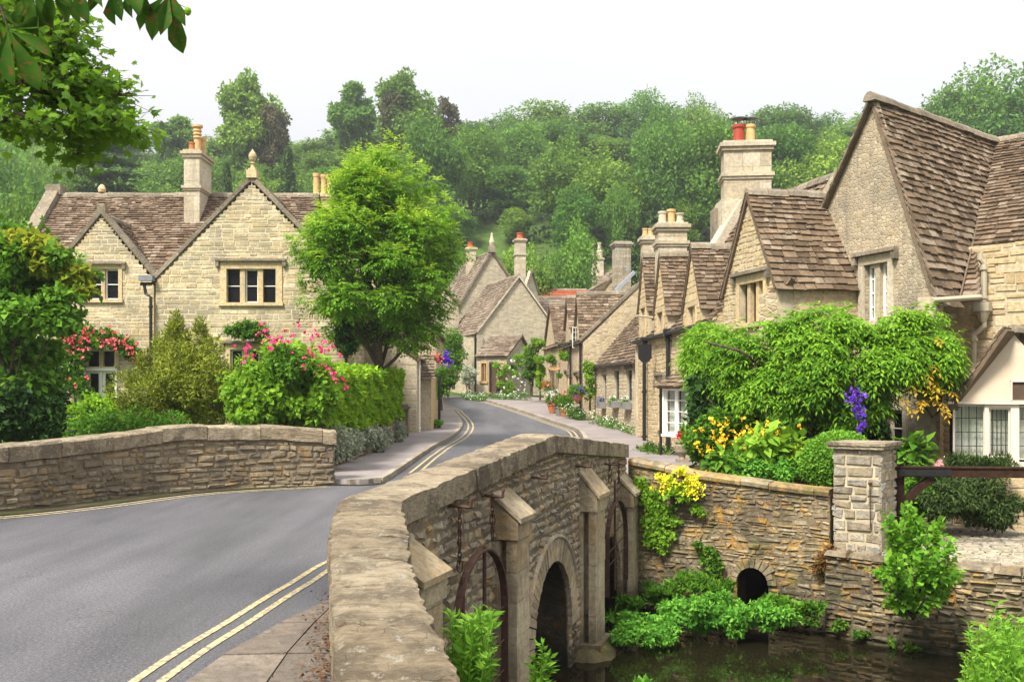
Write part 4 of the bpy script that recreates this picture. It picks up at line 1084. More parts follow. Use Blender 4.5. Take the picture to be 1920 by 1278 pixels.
# ================================================================ BRIDGE
def bridge():
    root = thing('stone_bridge', (BR0[0], BR0[1], WATER_Z), 'old stone bridge with arches and buttresses, its broad coping running from foreground to village', 'bridge')
    rng = random.Random(11)
    A = Vector((*BR0, 0)); B = Vector((*BR1, 0)); d = Vector((*BRd, 0)); n = Vector((*BRn, 0))
    off = -.06                                   # wall face stands back from the coping
    pl = PL(A + n*off + Vector((0, 0, 0)), d, (0, 0, 1))
    top = lambda Y: float(np.interp(Y, [7.65, 11.95, 16.3], [.94, 1.237, .87]))
    L = (B-A).length
    def uy(Y): return (Y - BR0[1]) / BRd[1]
    cz = .22
    poly = [(-.05, WATER_Z-.4), (L, WATER_Z-.4), (L, top(16.3)-cz), (uy(11.95), top(11.95)-cz), (-.05, top(7.65)-cz)]
    def arch(u0, u1, vb, vt, n_=14, flat=.0):
        c = (u0+u1)/2; r = (u1-u0)/2; spring = vt - r*1.15
        return [(u0, vb), (u1, vb)] + [(c + r*math.cos(t), spring + (vt-spring)*math.sin(t)**.9) for t in np.linspace(0, math.pi, n_)]
    arches = [arch(uy(8.75), uy(9.75), WATER_Z-.3, -.50), arch(uy(11.15), uy(12.75), WATER_Z-.3, -.29), arch(uy(14.35), uy(15.7), WATER_Z-.3, -.45)]
    wall('wall', pl, poly, arches, M['mortar_bridge'], root, rng, .5, dict(w=.165, h=.085, dep=.028, gap=.012, irregular=.6, rough=1.5), M['s_bridge'])
    # vaults
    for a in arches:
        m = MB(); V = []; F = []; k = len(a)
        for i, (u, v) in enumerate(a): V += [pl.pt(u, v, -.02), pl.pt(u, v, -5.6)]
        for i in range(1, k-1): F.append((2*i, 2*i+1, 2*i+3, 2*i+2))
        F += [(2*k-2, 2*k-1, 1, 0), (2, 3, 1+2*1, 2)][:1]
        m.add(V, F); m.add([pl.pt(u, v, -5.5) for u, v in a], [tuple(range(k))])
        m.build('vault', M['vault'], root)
    # voussoirs of the middle and far arch
    for ai, a in ((1, arches[1]), (2, arches[2])):
        m = MB(); pts = a[2:]; c = ((a[0][0]+a[1][0])/2, a[2][1])
        fine = []
        r0 = (a[1][0]-a[0][0])/2; sp = a[2][1]; vt = max(p[1] for p in a)
        N = 30
        for i in range(N):
            t0 = math.pi*(i+.06)/N; t1 = math.pi*(i+.94)/N
            f = lambda t, k_: (c[0] + (r0+k_)*math.cos(t), sp + (vt-sp)*math.sin(t)**.9 + k_*math.sin(t))
            kk = .34 + rng.uniform(-.03, .04)
            q = [f(t0, .0), f(t0, kk), f(t1, kk), f(t1, .0)]
            V = [pl.pt(*p, -.02) for p in q] + [pl.pt(*p, .05 + rng.uniform(-.006, .01)) for p in q]
            m.add(V, [(4, 5, 6, 7), (0, 1, 5, 4), (1, 2, 6, 5), (2, 3, 7, 6), (3, 0, 4, 7)])
        m.build('arch_ring', M['s_butt'], root)
    # hood line over the middle arch
    m = MB(); c = (arches[1][0][0]+arches[1][1][0])/2; r0 = (arches[1][1][0]-arches[1][0][0])/2 + .36; sp = arches[1][2][1]
    m.tube([pl.pt(c + r0*math.cos(t), sp + (.9)*math.sin(t)**.9*1.0 + .36*math.sin(t), .05) for t in np.linspace(.35, math.pi-.35, 16)], .028, 6)
    m.build('hood_mould', M['s_bridge'], root)
    # road-side face of the parapet
    pr = PL(B - n*(.41) , -d, (0, 0, 1))
    wall('wall', pr, [(0, -.1), (L, -.1), (L, top(7.65)-cz), (L-uy(11.95), top(11.95)-cz), (0, top(16.3)-cz)], [], M['mortar_dark'], root, rng, .02, dict(w=.26, h=.11, dep=.03), M['s_parapet'])
    pe = PL(B - n*.06 , -n, (0, 0, 1))
    wall('wall', pe, [(0, -.3), (.35, -.3), (.35, top(16.3)-cz), (0, top(16.3)-cz)], [], M['mortar_dark'], root, rng, .02, dict(w=.2, h=.11, dep=.03), M['s_bridge'])
    # coping slabs: main line (u from 0) and the near leg
    cp = MB()
    def slab(c4_in, c4_out, z0, z1, th, nx=7, ny=9, tiltz=0., rough=.006):
        """rough slab between an inner and an outer edge segment"""
        (i0, i1), (o0, o1) = c4_in, c4_out; V = []; F = []
        ph = rng.uniform(0, 50)
        for a in range(ny+1):
            for b in range(nx+1):
                s = a/ny; t = b/nx
                s2 = .008 + s*.984
                p = (i0*(1-s2)+i1*s2)*(1-t) + (o0*(1-s2)+o1*s2)*t
                z = z0*(1-s2)+z1*s2
                edge = min(t, 1-t)*nx; er = .016 if edge < .5 else 0
                er2 = .010 if (a in (0, ny)) else 0
                from_n = rough*(math.sin(p.x*9+ph)*math.cos(p.y*7+ph*2) + rng.uniform(-.8, .8)) - er - er2
                jx = rng.uniform(-.016, .016) if edge < .5 else 0
                dd = (o0-i0).normalized()
                V.append(Vector((p.x, p.y, z + from_n + tiltz*t)) + dd*jx)
        W = nx+1; base = len(V)
        for a in range(ny+1):
            for b in (0, nx):
                v = V[a*W+b]; p = v.copy(); p.z = (z0*(1-a/ny)+z1*a/ny) - th + rng.uniform(-.006, .006); dd = (o0-i0).normalized(); p += dd*(.008 if b else -.008)
                V.append(p)
        for a in range(ny):
            for b in range(nx): q = a*W+b; F.append((q, q+1, q+W+1, q+W))
            L0 = base+a*2
            F.append((a*W, (a+1)*W, L0+2, L0)); F.append((a*W+nx, L0+1, L0+3, (a+1)*W+nx)); F.append((L0, L0+2, L0+3, L0+1))
        F.append(tuple(list(range(0, W)) [::-1] + [base, base+1])); F.append(tuple(list(range(ny*W, ny*W+W)) + [base+ny*2+1, base+ny*2]))
        cp.add(V, F)
    u = 0.0
    wdt = .47
    while u < L:
        l = rng.uniform(.65, 1.15); e = min(u+l, L)
        if L-e < .35: e = L
        if u < uy(11.95) < e: e = uy(11.95)
        if e-u < .25 and e < L: e = uy(11.95)
        p0, p1 = A + d*u, A + d*e
        if u == 0: i0 = Vector((-1.33, 7.72, 0))
        else: i0 = p0 - n*wdt
        i1 = p1 - n*wdt
        slab((i0, i1), (p0, p1), top(p0.y), top(p1.y), cz); u = e
    # near leg, from the kink towards the viewer and past the frame
    NI = [(-1.33, 7.70), (-1.20, 6.6), (-1.02, 5.6), (-.82, 4.6), (-.66, 3.75), (-.50, 2.6), (-.35, 1.0)]
    NO = [(-.86, 7.65), (-.72, 6.75), (-.58, 5.65), (-.38, 4.6), (-.17, 3.72), (.06, 2.6), (.25, 1.0)]
    NZ = [.94, .885, .83, .75, .67, .56, .45]
    ni, no = catmull(NI, 200), catmull(NO, 200); nz = lambda s: float(np.interp(s, np.linspace(0, 1, 200), np.interp(ni[:, 1], [p[1] for p in NI][::-1], NZ[::-1])))
    cuts = [0, .10, .21, .30, .385, .48, .575, .66, .75, .86, 1]
    g2 = lambda c, s: Vector((np.interp(s, np.linspace(0, 1, 200), c[:, 0]), np.interp(s, np.linspace(0, 1, 200), c[:, 1]), 0))
    for s0, s1 in zip(cuts, cuts[1:]):
        slab((g2(ni, s1), g2(ni, s0)), (g2(no, s1), g2(no, s0)), nz(s1), nz(s0), .20, nx=10, ny=14, rough=.008)
    cp.build('coping', M['s_coping'], root)
    # near-leg body: both faces as modelled stones
    S = np.linspace(0, 1, 26)
    m = MB(); VV = []; FF = []
    for i, s in enumerate(S):
        a, b = g2(ni, s), g2(no, s); z = nz(s) - .19; w_ = (b-a).normalized()
        VV += [a + w_*.05 + Vector((0, 0, -.1)), a + w_*.05 + Vector((0, 0, z)), b - w_*.05 + Vector((0, 0, z)), b - w_*.05 + Vector((0, 0, WATER_Z-.4))]
        if i: q = i*4; r = q-4; FF += [(r, q, q+1, r+1), (r+1, q+1, q+2, r+2), (r+2, q+2, q+3, r+3)]
    m.add(VV, FF); m.cm = 1
    for side, cc in ((0, ni), (1, no)):
        LL = np.r_[0, np.cumsum(np.linalg.norm(np.diff(cc, axis=0), axis=1))]; T = LL[-1]
        ss = lambda x: float(np.interp(x, LL, np.linspace(0, 1, 200)))
        zb = -.05 if side == 0 else WATER_Z-.3
        poly = [(0, zb), (T, zb)] + [(float(x), nz(ss(x)) - .21) for x in np.linspace(T, 0, 20)]
        V, F = stones(PL((0, 0, 0), (1, 0, 0), (0, 0, 1)), poly, [], rng, w=.17, h=.09, dep=.035, gap=.012, irregular=.6, rough=1.5); out = []
        for v in V:
            s = ss(min(max(v.x, 0), T)); a, b = g2(ni, s), g2(no, s); w_ = (b-a).normalized()
            p = a + w_*(.05 + v.y) if side == 0 else b - w_*(.05 + v.y)
            out.append(p + Vector((0, 0, v.z)))
        if side == 0: F = [f[::-1] for f in F]
        m.add(out, F)
    m.build('wall', [M['mortar_bridge'], M['s_bridge']], root)
    # buttresses
    def buttress(Y0, Y1, zbk, zfr, L_=.30, slot=True, plinth=None):
        b = MB(); u0, u1 = uy(Y0), uy(Y1); zb = WATER_Z - .35
        # shaft (slightly inset), built of blocks
        z = zb; i = 0
        while z < zfr - .22:
            h = min(rng.uniform(.24, .42), zfr - .20 - z)
            if h < .02: break
            j = rng.uniform(-.004, .004)
            bar(b, pl, u0+.03+j, z, u0+.13, z+h-.006, .0, .055)                # jamb by the wall
            bar(b, pl, u0+.03+j, z, u1-.03+j, z+h-.006, .13, L_-.02+j)           # outer leaf
            bar(b, pl, u0+.20, z, u1-.035, z+h-.004, .0, .131)
            z += h; i += 1
        # cap
        q = [(u0, 0), (u1, 0)]
        V = [pl.pt(u0, zfr-.20, .0), pl.pt(u1, zfr-.20, 0), pl.pt(u1, zfr-.20, L_), pl.pt(u0, zfr-.20, L_),
             pl.pt(u0, zbk, 0), pl.pt(u1, zbk, 0), pl.pt(u1, zfr, L_), pl.pt(u0, zfr, L_)]
        b.add(V, [(0, 1, 2, 3), (4, 7, 6, 5), (0, 3, 7, 4), (1, 5, 6, 2), (3, 2, 6, 7)])
        V = [pl.pt(u0-.03, zbk+.0, -.01), pl.pt(u1+.03, zbk, -.01), pl.pt(u1+.03, zfr-.03, L_+.04), pl.pt(u0-.03, zfr-.03, L_+.04)]
        b.add(V + [v + Vector((0, 0, .05)) for v in V], [(0, 1, 2, 3), (7, 6, 5, 4), (0, 4, 5, 1), (1, 5, 6, 2), (2, 6, 7, 3), (3, 7, 4, 0)])
        if plinth: bar(b, pl, u0-.05, zb, u1+.08, plinth, -.1, L_+.06)
        b.build('buttress', M['s_butt'], root)
    buttress(7.45, 7.95, .56, .34, .32)
    buttress(9.92, 10.38, .71, .48, .26)
    buttress(13.27, 13.85, .66, .34, .25, plinth=-1.62)
    buttress(15.76, 16.32, .36, .10, .24)
    # pier foot (mossy lump)
    bm_pts = MB(); c = pl.pt(uy(13.5), WATER_Z-.1, .12)
    V = []; F = []; nu, nv = 18, 8
    for i in range(nv+1):
        for j in range(nu):
            th = 2*math.pi*j/nu; ph_ = math.pi/2*i/nv; r = (.44 + rng.uniform(-.035, .035))
            V.append(c + d*(r*1.25*math.cos(ph_)*math.cos(th)) + n*(r*.85*math.cos(ph_)*math.sin(th)) + Vector((0, 0, .30*math.sin(ph_))))
    F = [(i*nu+j, i*nu+(j+1) % nu, (i+1)*nu+(j+1) % nu, (i+1)*nu+j) for i in range(nv) for j in range(nu)]
    bm_pts.add(V, F); m_stone('s_mossy', [(.16,.13,.06), (.22,.18,.08)], moss=.8, lichen=.1, orange=.3, bump=1.2); bm_pts.build('pier_foot', M['s_mossy'], root, smooth=True)
    # iron brackets
    def onpl(px, py): return pl.hit(px, py)
    hooks = [(842, 947, 1), (905, 928, 1), (992, 894, 0), (1079, 873, 0), (1131, 869, 1), (1148, 868, 1)]
    for (px, py, ch) in hooks:
        u, v = onpl(px, py); m = MB(); r = .013*(.85 + .15)
        m.tube([pl.pt(u, v, -.01), pl.pt(u, v-.01, .20), pl.pt(u, v-.0, .215)], .016, 6); m.tube([pl.pt(u, v-.01, .20), pl.pt(u, v+.07, .215)], .015, 6)
        tag(m.build('iron_bracket', M['rust']), {842: 'rusty iron bracket on the bridge wall, nearest the viewer and holding a chain', 905: 'rusty iron bracket holding the chain left of the large second buttress', 992: 'bare iron bracket right of the second buttress, above the middle arch', 1079: 'bare iron bracket high on the bridge wall above the third buttress', 1131: 'left one of the two rusty brackets between the two far buttresses', 1148: 'right one of the two rusty brackets between the two far buttresses'}[px], 'bracket', 'iron brackets on the bridge wall')
        if ch:
            m = MB(); ln = {842: .62, 905: .46, 1131: .26, 1148: .40}[px]; k = int(ln/.052)
            base = pl.pt(u, v-.03, .10); 
            for i in range(k):
                c0 = base - Vector((0, 0, i*.05)); a_ = d if i % 2 else n; pts = []
                big = 1.7 if i in (k-1, k//2) else 1
                for j in range(9): t = 2*math.pi*j/8; pts.append(c0 + a_*(.016*big*math.cos(t)) + Vector((0, 0, .036*big*math.sin(t))))
                m.tube(pts, .0065, 5, cap=False)
            m.tube([base + Vector((0, 0, .05)), base - Vector((0, 0, .02))], .008, 5)
            tag(m.build('iron_chain', M['rust']), {842: 'rusty chain hanging from the nearest bracket, left of the iron hoop', 905: 'rusty chain hanging above the top of the near iron hoop', 1131: 'short rusty chain under the left far bracket', 1148: 'rusty chain under the right far bracket, above the far iron hoop'}[px], 'chain', 'chains hanging from the bridge brackets')
    # iron hoops (sluice frames)
    def hoop(Y0, Y1, vt, vb, label, rods, dist=.16):
        u0, u1 = uy(Y0), uy(Y1); t = thing('iron_hoop', tuple(pl.pt((u0+u1)/2, vb, dist)), label, 'iron frame', 'iron hoop frames on the bridge')
        c = (u0+u1)/2; r = (u1-u0)/2; sp = vt - r*.95
        prof = [(u0, vb), (u0, sp)] + [(c - r*math.cos(a), sp + (vt-sp)*math.sin(a)) for a in np.linspace(.15, math.pi-.15, 16)] + [(u1, sp), (u1, vb)]
        b = MB()
        for (a0, b0), (a1, b1) in zip(prof, prof[1:]):
            V = [pl.pt(a0, b0, dist-.035), pl.pt(a1, b1, dist-.035), pl.pt(a1, b1, dist+.035), pl.pt(a0, b0, dist+.035)]
            q = Vector((0, 0, 0)); nn = pl.u*(-(b1-b0)) + Vector((0, 0, 1))*(a1-a0); nn.normalize(); nn *= .018
            b.add(V + [v + nn for v in V], [(0, 1, 2, 3), (7, 6, 5, 4), (0, 4, 5, 1), (1, 5, 6, 2), (2, 6, 7, 3), (3, 7, 4, 0)])
        b.build('hoop', M['rust'], t)
        for (uu, z0, z1) in rods: b = MB(); b.tube([pl.pt(u0+(u1-u0)*uu, z0, dist), pl.pt(u0+(u1-u0)*uu, z1, dist)], .02, 6); b.build('upright_rod', M['rust'], t)
        for k in (.42, .62, .80):
            b = MB(); z = vt - (vt-vb)*k*.8; b.tube([pl.pt(u0+.02, z-.05, dist), pl.pt(u1-.02, z+.05, dist)], .009, 5); b.build('tie_rod', M['rust'], t)
    hoop(8.55, 9.80, .29, -1.75, 'rusty iron hoop frame standing against the bridge between the first two buttresses', [(.12, -1.7, .15), (.55, -1.7, .33)])
    hoop(14.25, 15.55, .10, -1.2, 'rusty iron hoop frame against the bridge between the two far buttresses', [(.40, -1.2, .42)])
bridge()

# ================================================================ RIVER WALL, PIER, TERRACE WALL
def river_walls():
    rng = random.Random(21)
    A = Vector((*BR1, 0)); B = Vector((*RW1, 0)); pl = PL(A, B-A, (0, 0, 1)); L = (B-A).length
    root = thing('river_wall', (A.x, A.y, WATER_Z), 'mossy orange-stained garden wall rising from the water between the bridge and the square pier', 'stone wall')
    def tz(px, py): return pl.hit(px, py)
    top = [tz(1182, 862), tz(1240, 872), tz(1300, 886), tz(1380, 897), tz(1470, 911), tz(1557, 921)]
    top[0] = (-.02, top[0][1]); top[-1] = (L, top[-1][1])
    poly = [(0, WATER_Z-.4), (L, WATER_Z-.4)] + [(u, v-.06) for u, v in top[::-1]]
    u0, vt = tz(1382, 1060); u1, _ = tz(1441, 1060); c = (u0+u1)/2; r = (u1-u0)/2; sp = vt - r*1.0
    ar = [(u0, -1.7), (u1, -1.7)] + [(c + r*math.cos(t), sp + (vt-sp)*math.sin(t)) for t in np.linspace(0, math.pi, 12)]
    wall('wall', pl, poly, [ar], M['mortar_river'], root, rng, .4, dict(w=.155, h=.075, dep=.024, gap=.008, irregular=.6, rough=1.6), M['s_river'])
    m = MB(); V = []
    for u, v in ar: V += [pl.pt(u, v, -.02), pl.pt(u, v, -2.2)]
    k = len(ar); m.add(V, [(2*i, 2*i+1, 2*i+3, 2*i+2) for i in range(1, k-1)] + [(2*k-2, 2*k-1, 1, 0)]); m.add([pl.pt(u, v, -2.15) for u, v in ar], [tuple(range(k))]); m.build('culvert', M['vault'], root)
    m = MB()
    for i in range(11):
        t0, t1 = math.pi*(i+.07)/11, math.pi*(i+.93)/11; f = lambda t, q: (c + (r+q)*math.cos(t), sp + (vt-sp+q)*math.sin(t)); kk = rng.uniform(.09, .17)
        q = [f(t0, 0), f(t0, kk), f(t1, kk), f(t1, 0)]
        m.add([pl.pt(*p, -.02) for p in q] + [pl.pt(*p, .045) for p in q], [(4, 5, 6, 7), (0, 1, 5, 4), (1, 2, 6, 5), (2, 3, 7, 6), (3, 0, 4, 7)])
    m.build('arch_ring', M['s_river'], root)
    m = MB(); u = 0
    while u < L:
        e = min(u + rng.uniform(.35, .8), L); z0, z1 = [float(np.interp(q, [p[0] for p in top], [p[1] for p in top])) for q in (u, e)]
        V = []
        for (uu, z) in ((u+.005, z0), (e-.005, z1)):
            j = rng.uniform(-.01, .01)
            for (dd, zz) in ((.05, -.075), (.06, -.02), (.02, .015), (-.25, .03), (-.42, -.01), (-.42, -.075)): V.append(pl.pt(uu, z+zz+j, dd))
        m.add(V, [(i, i+6, (i+1) % 6+6, (i+1) % 6) for i in range(6)] + [(5, 4, 3, 2, 1, 0), (6, 7, 8, 9, 10, 11)]); u = e
    m.build('coping', M['s_river'], root)
    # terrace wall right of the pier
    pts = [(4.55, 14.45), (5.05, 13.95), (6.58, 12.85), (8.2, 12.0), TW1, (13, 9.2)]
    root = thing('terrace_wall', (5.2, 13.9, WATER_Z), 'rough dry-stone retaining wall between the river and the cobbled courtyard', 'stone wall')
    V2 = []; m = MB(); 
    for (a, b) in zip(pts, pts[1:]):
        pl2 = vwall(a, b, 0); l = (Vector(b)-Vector(a)).length
        wall('wall', pl2, [(-.01, WATER_Z-.4), (l+.01, WATER_Z-.4), (l+.01, COURT_Z-.02), (-.01, COURT_Z-.02)], [], M['mortar_river'], root, rng, .35, dict(w=.24, h=.085, dep=.045, gap=.012, irregular=.64, rough=1.6), M['s_river'])
        V, F = stones(PL(pl2.pt(0, COURT_Z-.01, .06), pl2.u, -pl2.n), [(0, 0), (l, 0), (l, .38), (0, .38)], [], rng, w=.35, h=.2, dep=.06, gap=.012, irregular=.5); m.add(V, F)
    m.build('coping', M['s_parapet'], root)
river_walls()
def pier():
    rng = random.Random(31)
    root = thing('stone_pier', (4.95, 14.6, COURT_Z-.2), 'square pale stone pier with a flat slab cap at the end of the river wall', 'gate pier')
    a = Vector((X_(1565, 14.6), 14.6, 0)); ang = R(-38); u = Vector((math.cos(ang), math.sin(ang), 0)); w_ = .66
    zb, zt = -1.0, Z_(838, 14.4)
    b = a + u*w_; v = Vector((-u.y, u.x, 0)) ; a4 = [a, b, b+v*.66, a+v*.66]
    # front and right faces seen; all four modelled
    core = MB(); core.prism([p + Vector((0, 0, zb)) for p in a4][::-1], (0, 0, zt-zb)); core.cm = 1
    for i in range(4):
        p, q = a4[i], a4[(i+1) % 4]; pl = PL(Vector((p.x, p.y, 0)), q-p, (0, 0, 1)); l = (q-p).length
        V, F = stones(pl, [(-.02, zb), (l+.02, zb), (l+.02, zt-.03), (-.02, zt-.03)], [], rng, w=.25, h=.12, dep=.03, gap=.007, irregular=.3, rough=1.1); core.add(V, F)
    core.build('shaft', [M['mortar_pale'], M['s_pier']], root)
    m = MB(); c = (a4[0]+a4[2])/2; m.box(c + Vector((0, 0, zt+.0)), (w_+.14, .80, .05), (u, v, Vector((0, 0, 1))), jit=.004, rng=rng); m.box(c + Vector((0, 0, zt+.045)), (w_+.18, .84, .045), (u, v, Vector((0, 0, 1))), jit=.006, rng=rng)
    m.build('cap', M['s_coping'], root)
    m = MB(); q = PL(a, u, (0, 0, 1)); h = q.hit(1635, 905); h2 = q.hit(1635, 990)
    m.tube([q.pt(h[0], h[1], -.02), q.pt(h[0], h[1], .10)], .012, 6); m.tube([q.pt(h[0], h[1]+.02, .09), q.pt(h[0]+.01, h2[1], .09)], .008, 6); m.lathe(q.pt(h[0], h[1]-.02, .09), [(.02, 0), (.03, .02), (.02, .04)], 8)
    tag(m.build('iron_rod', M['rust']), 'thin iron rod hanging from a hook on the square stone pier', 'iron rod')
    # timber beam (gate bar) with its post and brace
    t = thing('timber_barrier', (X_(1685, 14.9), 14.9, COURT_Z), 'dark timber barrier beam with a curved brace fixed beside the stone pier', 'barrier')
    m = MB(); x0, x1 = X_(1674, 14.9), X_(1700, 14.9); m.box(((x0+x1)/2-.02, 14.95, (Z_(870, 14.9)+COURT_Z)/2), (.16, .16, Z_(870, 14.9)-COURT_Z), jit=.004, rng=rng); m.build('post', M['oldwood'], t)
    m = MB(); z = Z_(885, 14.8); L_ = 4.2; ax = (Vector((1, -.10, 0)).normalized(), Vector((.10, 1, 0)).normalized(), Vector((0, 0, 1)))
    m.box(Vector((x0, 14.85, z)) + ax[0]*L_/2, (L_, .13, .13), ax, jit=.003, rng=rng); m.box(Vector((x0, 14.85, z+.077)) + ax[0]*L_/2, (L_, .17, .022), ax); m.build('beam', M['oldwood'], t)
    m = MB(); m.box(Vector((x0+.42, 14.74, z)), (.74, .012, .10), ax); [m.box(Vector((x0+.12+i*.15, 14.725-i*.015, z)), (.025, .012, .025), ax) for i in range(5)]; m.build('iron_strap', M['black_iron'], t)
    m = MB(); pts = [Vector((x0+.10, 14.87, z-.62)), Vector((x0+.2, 14.86, z-.42)), Vector((x0+.36, 14.85, z-.24)), Vector((x0+.56, 14.83, z-.08))]
    for p, q in zip(pts, pts[1:]):
        dd = (q-p); m.box((p+q)/2, (dd.length+.03, .10, .11), (dd.normalized(), Vector((0, 1, 0)), dd.normalized().cross(Vector((0, 1, 0)))), jit=.002, rng=rng)
    m.build('brace', M['oldwood'], t)
pier()
# ================================================================ LEFT MANOR HOUSE
def finial(root, p, s=1.0, mat='s_ridge', ball=True):
    m = MB(); p = Vector(p)
    m.box(p + Vector((0, .1, .10*s)), (.34*s, .34*s, .26*s)); m.box(p + Vector((0, .1, .25*s)), (.24*s, .24*s, .10*s))
    if ball: m.lathe(p + Vector((0, .1, .28*s)), [(.10*s, 0), (.06*s, .10*s), (.05*s, .16*s), (.09*s, .20*s), (.05*s, .24*s), (.11*s, .32*s), (.14*s, .42*s), (.12*s, .52*s), (.05*s, .60*s), (.015, .68*s)], 12)
    return m.build('finial', M[mat], root)
def manor():
    rng = random.Random(41)
    root = thing('manor_house', (-10.5, 32, 0), 'large pale stone house with two gables and brown slate roof, left of the leafy tree', 'house')
    st = dict(w=.34, h=.12, dep=.012, gap=.006, irregular=.3)
    A, B = (X_(292, 30), 30.0), (X_(652, 30), 30.0); zb = -.1
    pl = vwall(A, B, zb)
    w1 = pl.rect(425, 504, 517, 567); w2 = pl.rect(432, 655, 516, 735)
    g1 = gable(root, A, B, zb, Z_(524, 30), .5, Z_(338, 30), (0, 5.6), [w1, w2], 'mortar_manor', st, 's_manor', 't_manor', rng, verge=.0, coping='s_ridge', ex=(.15, .10), tw=.24)
    win(pl, w1, root, 3, 1, 2, 's_gold', 'white', sw=.2, mw=.15, framed=[1], hood=True, fw=.04, bw=.025)
    win(pl, w2, root, 3, 1, 2, 's_gold', 'white', sw=.16, mw=.15, hood=True)
    A2, B2 = (X_(92, 30.6), 30.6), (X_(288, 30.6), 30.6); pl2 = vwall(A2, B2, zb)
    w3 = pl2.rect(163, 504, 222, 561); w4 = pl2.rect(163, 658, 215, 687); w5 = pl2.rect(161, 695, 216, 790)
    g2 = gable(root, A2, B2, zb, Z_(520, 30.6), .5, Z_(402, 30.6), (0, 4), [w3, w4, w5], 'mortar_manor', st, 's_manor', 't_manor', rng, verge=.0, coping='s_ridge', walls='FLR', ex=(.15, .10), tw=.24)
    win(pl2, w3, root, 2, 1, 2, 's_gold', 'white', sw=.12, mw=.11, hood=True, fw=.04, bw=.025)
    win(pl2, w4, root, 2, 1, 1, 's_gold', 'white', sw=.14, mw=.13, sill=False, framed=[])
    win(pl2, w5, root, 2, 1, 2, 'white', 'white', sw=.07, mw=.05, sill=False, fw=.08, name='french_door')
    # main range and its roof
    xl = X_(105, 34); plm = vwall((xl, 31.2), (-6.5, 31.2), zb)
    wall('wall', plm, [(0, 0), (2.6, 0), (2.6, Z_(515, 31)-zb), (0, Z_(515, 31)-zb)], [], M['mortar_manor'], root, rng, .35, st, M['s_manor'])
    e0 = Vector((xl, 31, Z_(513, 31))); rd = Vector((xl, 34, Z_(366, 34)))
    rp = PL(e0, (1, 0, 0), rd-e0); sl_ = rp.loc(rd)[1]; roof('roof', rp, [(-.05, -.1), (9.0, -.1), (9.0, sl_), (-.05, sl_)], M['t_manor'], root, rng, (.17, .10), .26, sag=.012)
    rb = PL(Vector((xl+9, 37, e0.z)), (-1, 0, 0), Vector((0, -3, rd.z-e0.z))); roof('roof', rb, [(0, 0), (9, 0), (9, sl_), (0, sl_)], M['t_manor'], root, rng, (.3, .3), .5)
    ridge(rd + Vector((0, 0, .04)), rd + Vector((9, 0, .04)), root, rng, M['s_ridge'])
    plw = vwall((xl, 37), (xl, 31.2), zb); z0 = e0.z-zb; wall('wall', plw, [(0, 0), (5.8, 0), (5.8, z0), (3, rd.z-zb), (0, z0)], [], M['mortar_manor'], root, rng, .35, None)
    m = MB(); dd = rd-e0; dn = dd.normalized(); up = Vector((1, 0, 0)).cross(dn); m.box(e0 + dd*.5 + up*.10 + Vector((-.05, 0, 0)), (.42, dd.length+.3, .24), (Vector((1, 0, 0)), dn, up)); m.box(rd + Vector((-.02, .05, .17)), (.50, .5, .34)); m.build('coping', M['s_ridge'], root)
    # chimney
    cx, cy = X_(362, 33.0), 33.5
    chimney(root, (cx, cy), 6.6, Z_(291, 33.0), .52, 1.3, 0, 's_ashlar', bands=[Z_(352, 33.0)], courses=.5,
            pots=[(-.08, -.38, .10, .30, 'terracotta', 'plain'), (.0, -.05, .12, .95, 'pot_buff', 'ring'), (.08, .30, .11, .62, 'pot_buff', 'plain')])
    finial(root, g1['p3'] + Vector((0, 0, .10)), .9, 's_gold'); finial(root, g2['p3'] + Vector((0, 0, .08)), .75, 's_ridge', False)
    m = MB(); m.lathe(Vector((X_(191, 34), 34, rd.z+.1)), [(.12, 0), (.14, .1), (.1, .2), (.03, .27)], 10); m.build('finial', M['s_gold'], root)
    # valley hopper and pipe
    p0 = Vector((X_(288, 30.3), 29.86, Z_(536, 30))); gutter(root, p0 + Vector((-.25, 0, .05)), p0 + Vector((.1, 0, .05)), .05)
    pipe(root, [p0 + Vector((-.12, 0, 0)), p0 + Vector((-.08, 0, -.25)), p0 + Vector((.08, -.02, -.35)), Vector((p0.x+.08, p0.y-.02, .0))], .05)
    m = MB(); m.box(p0 + Vector((-.05, 0, .22)), (.42, .25, .16)); m.build('hopper', M['lead'], root)
manor()
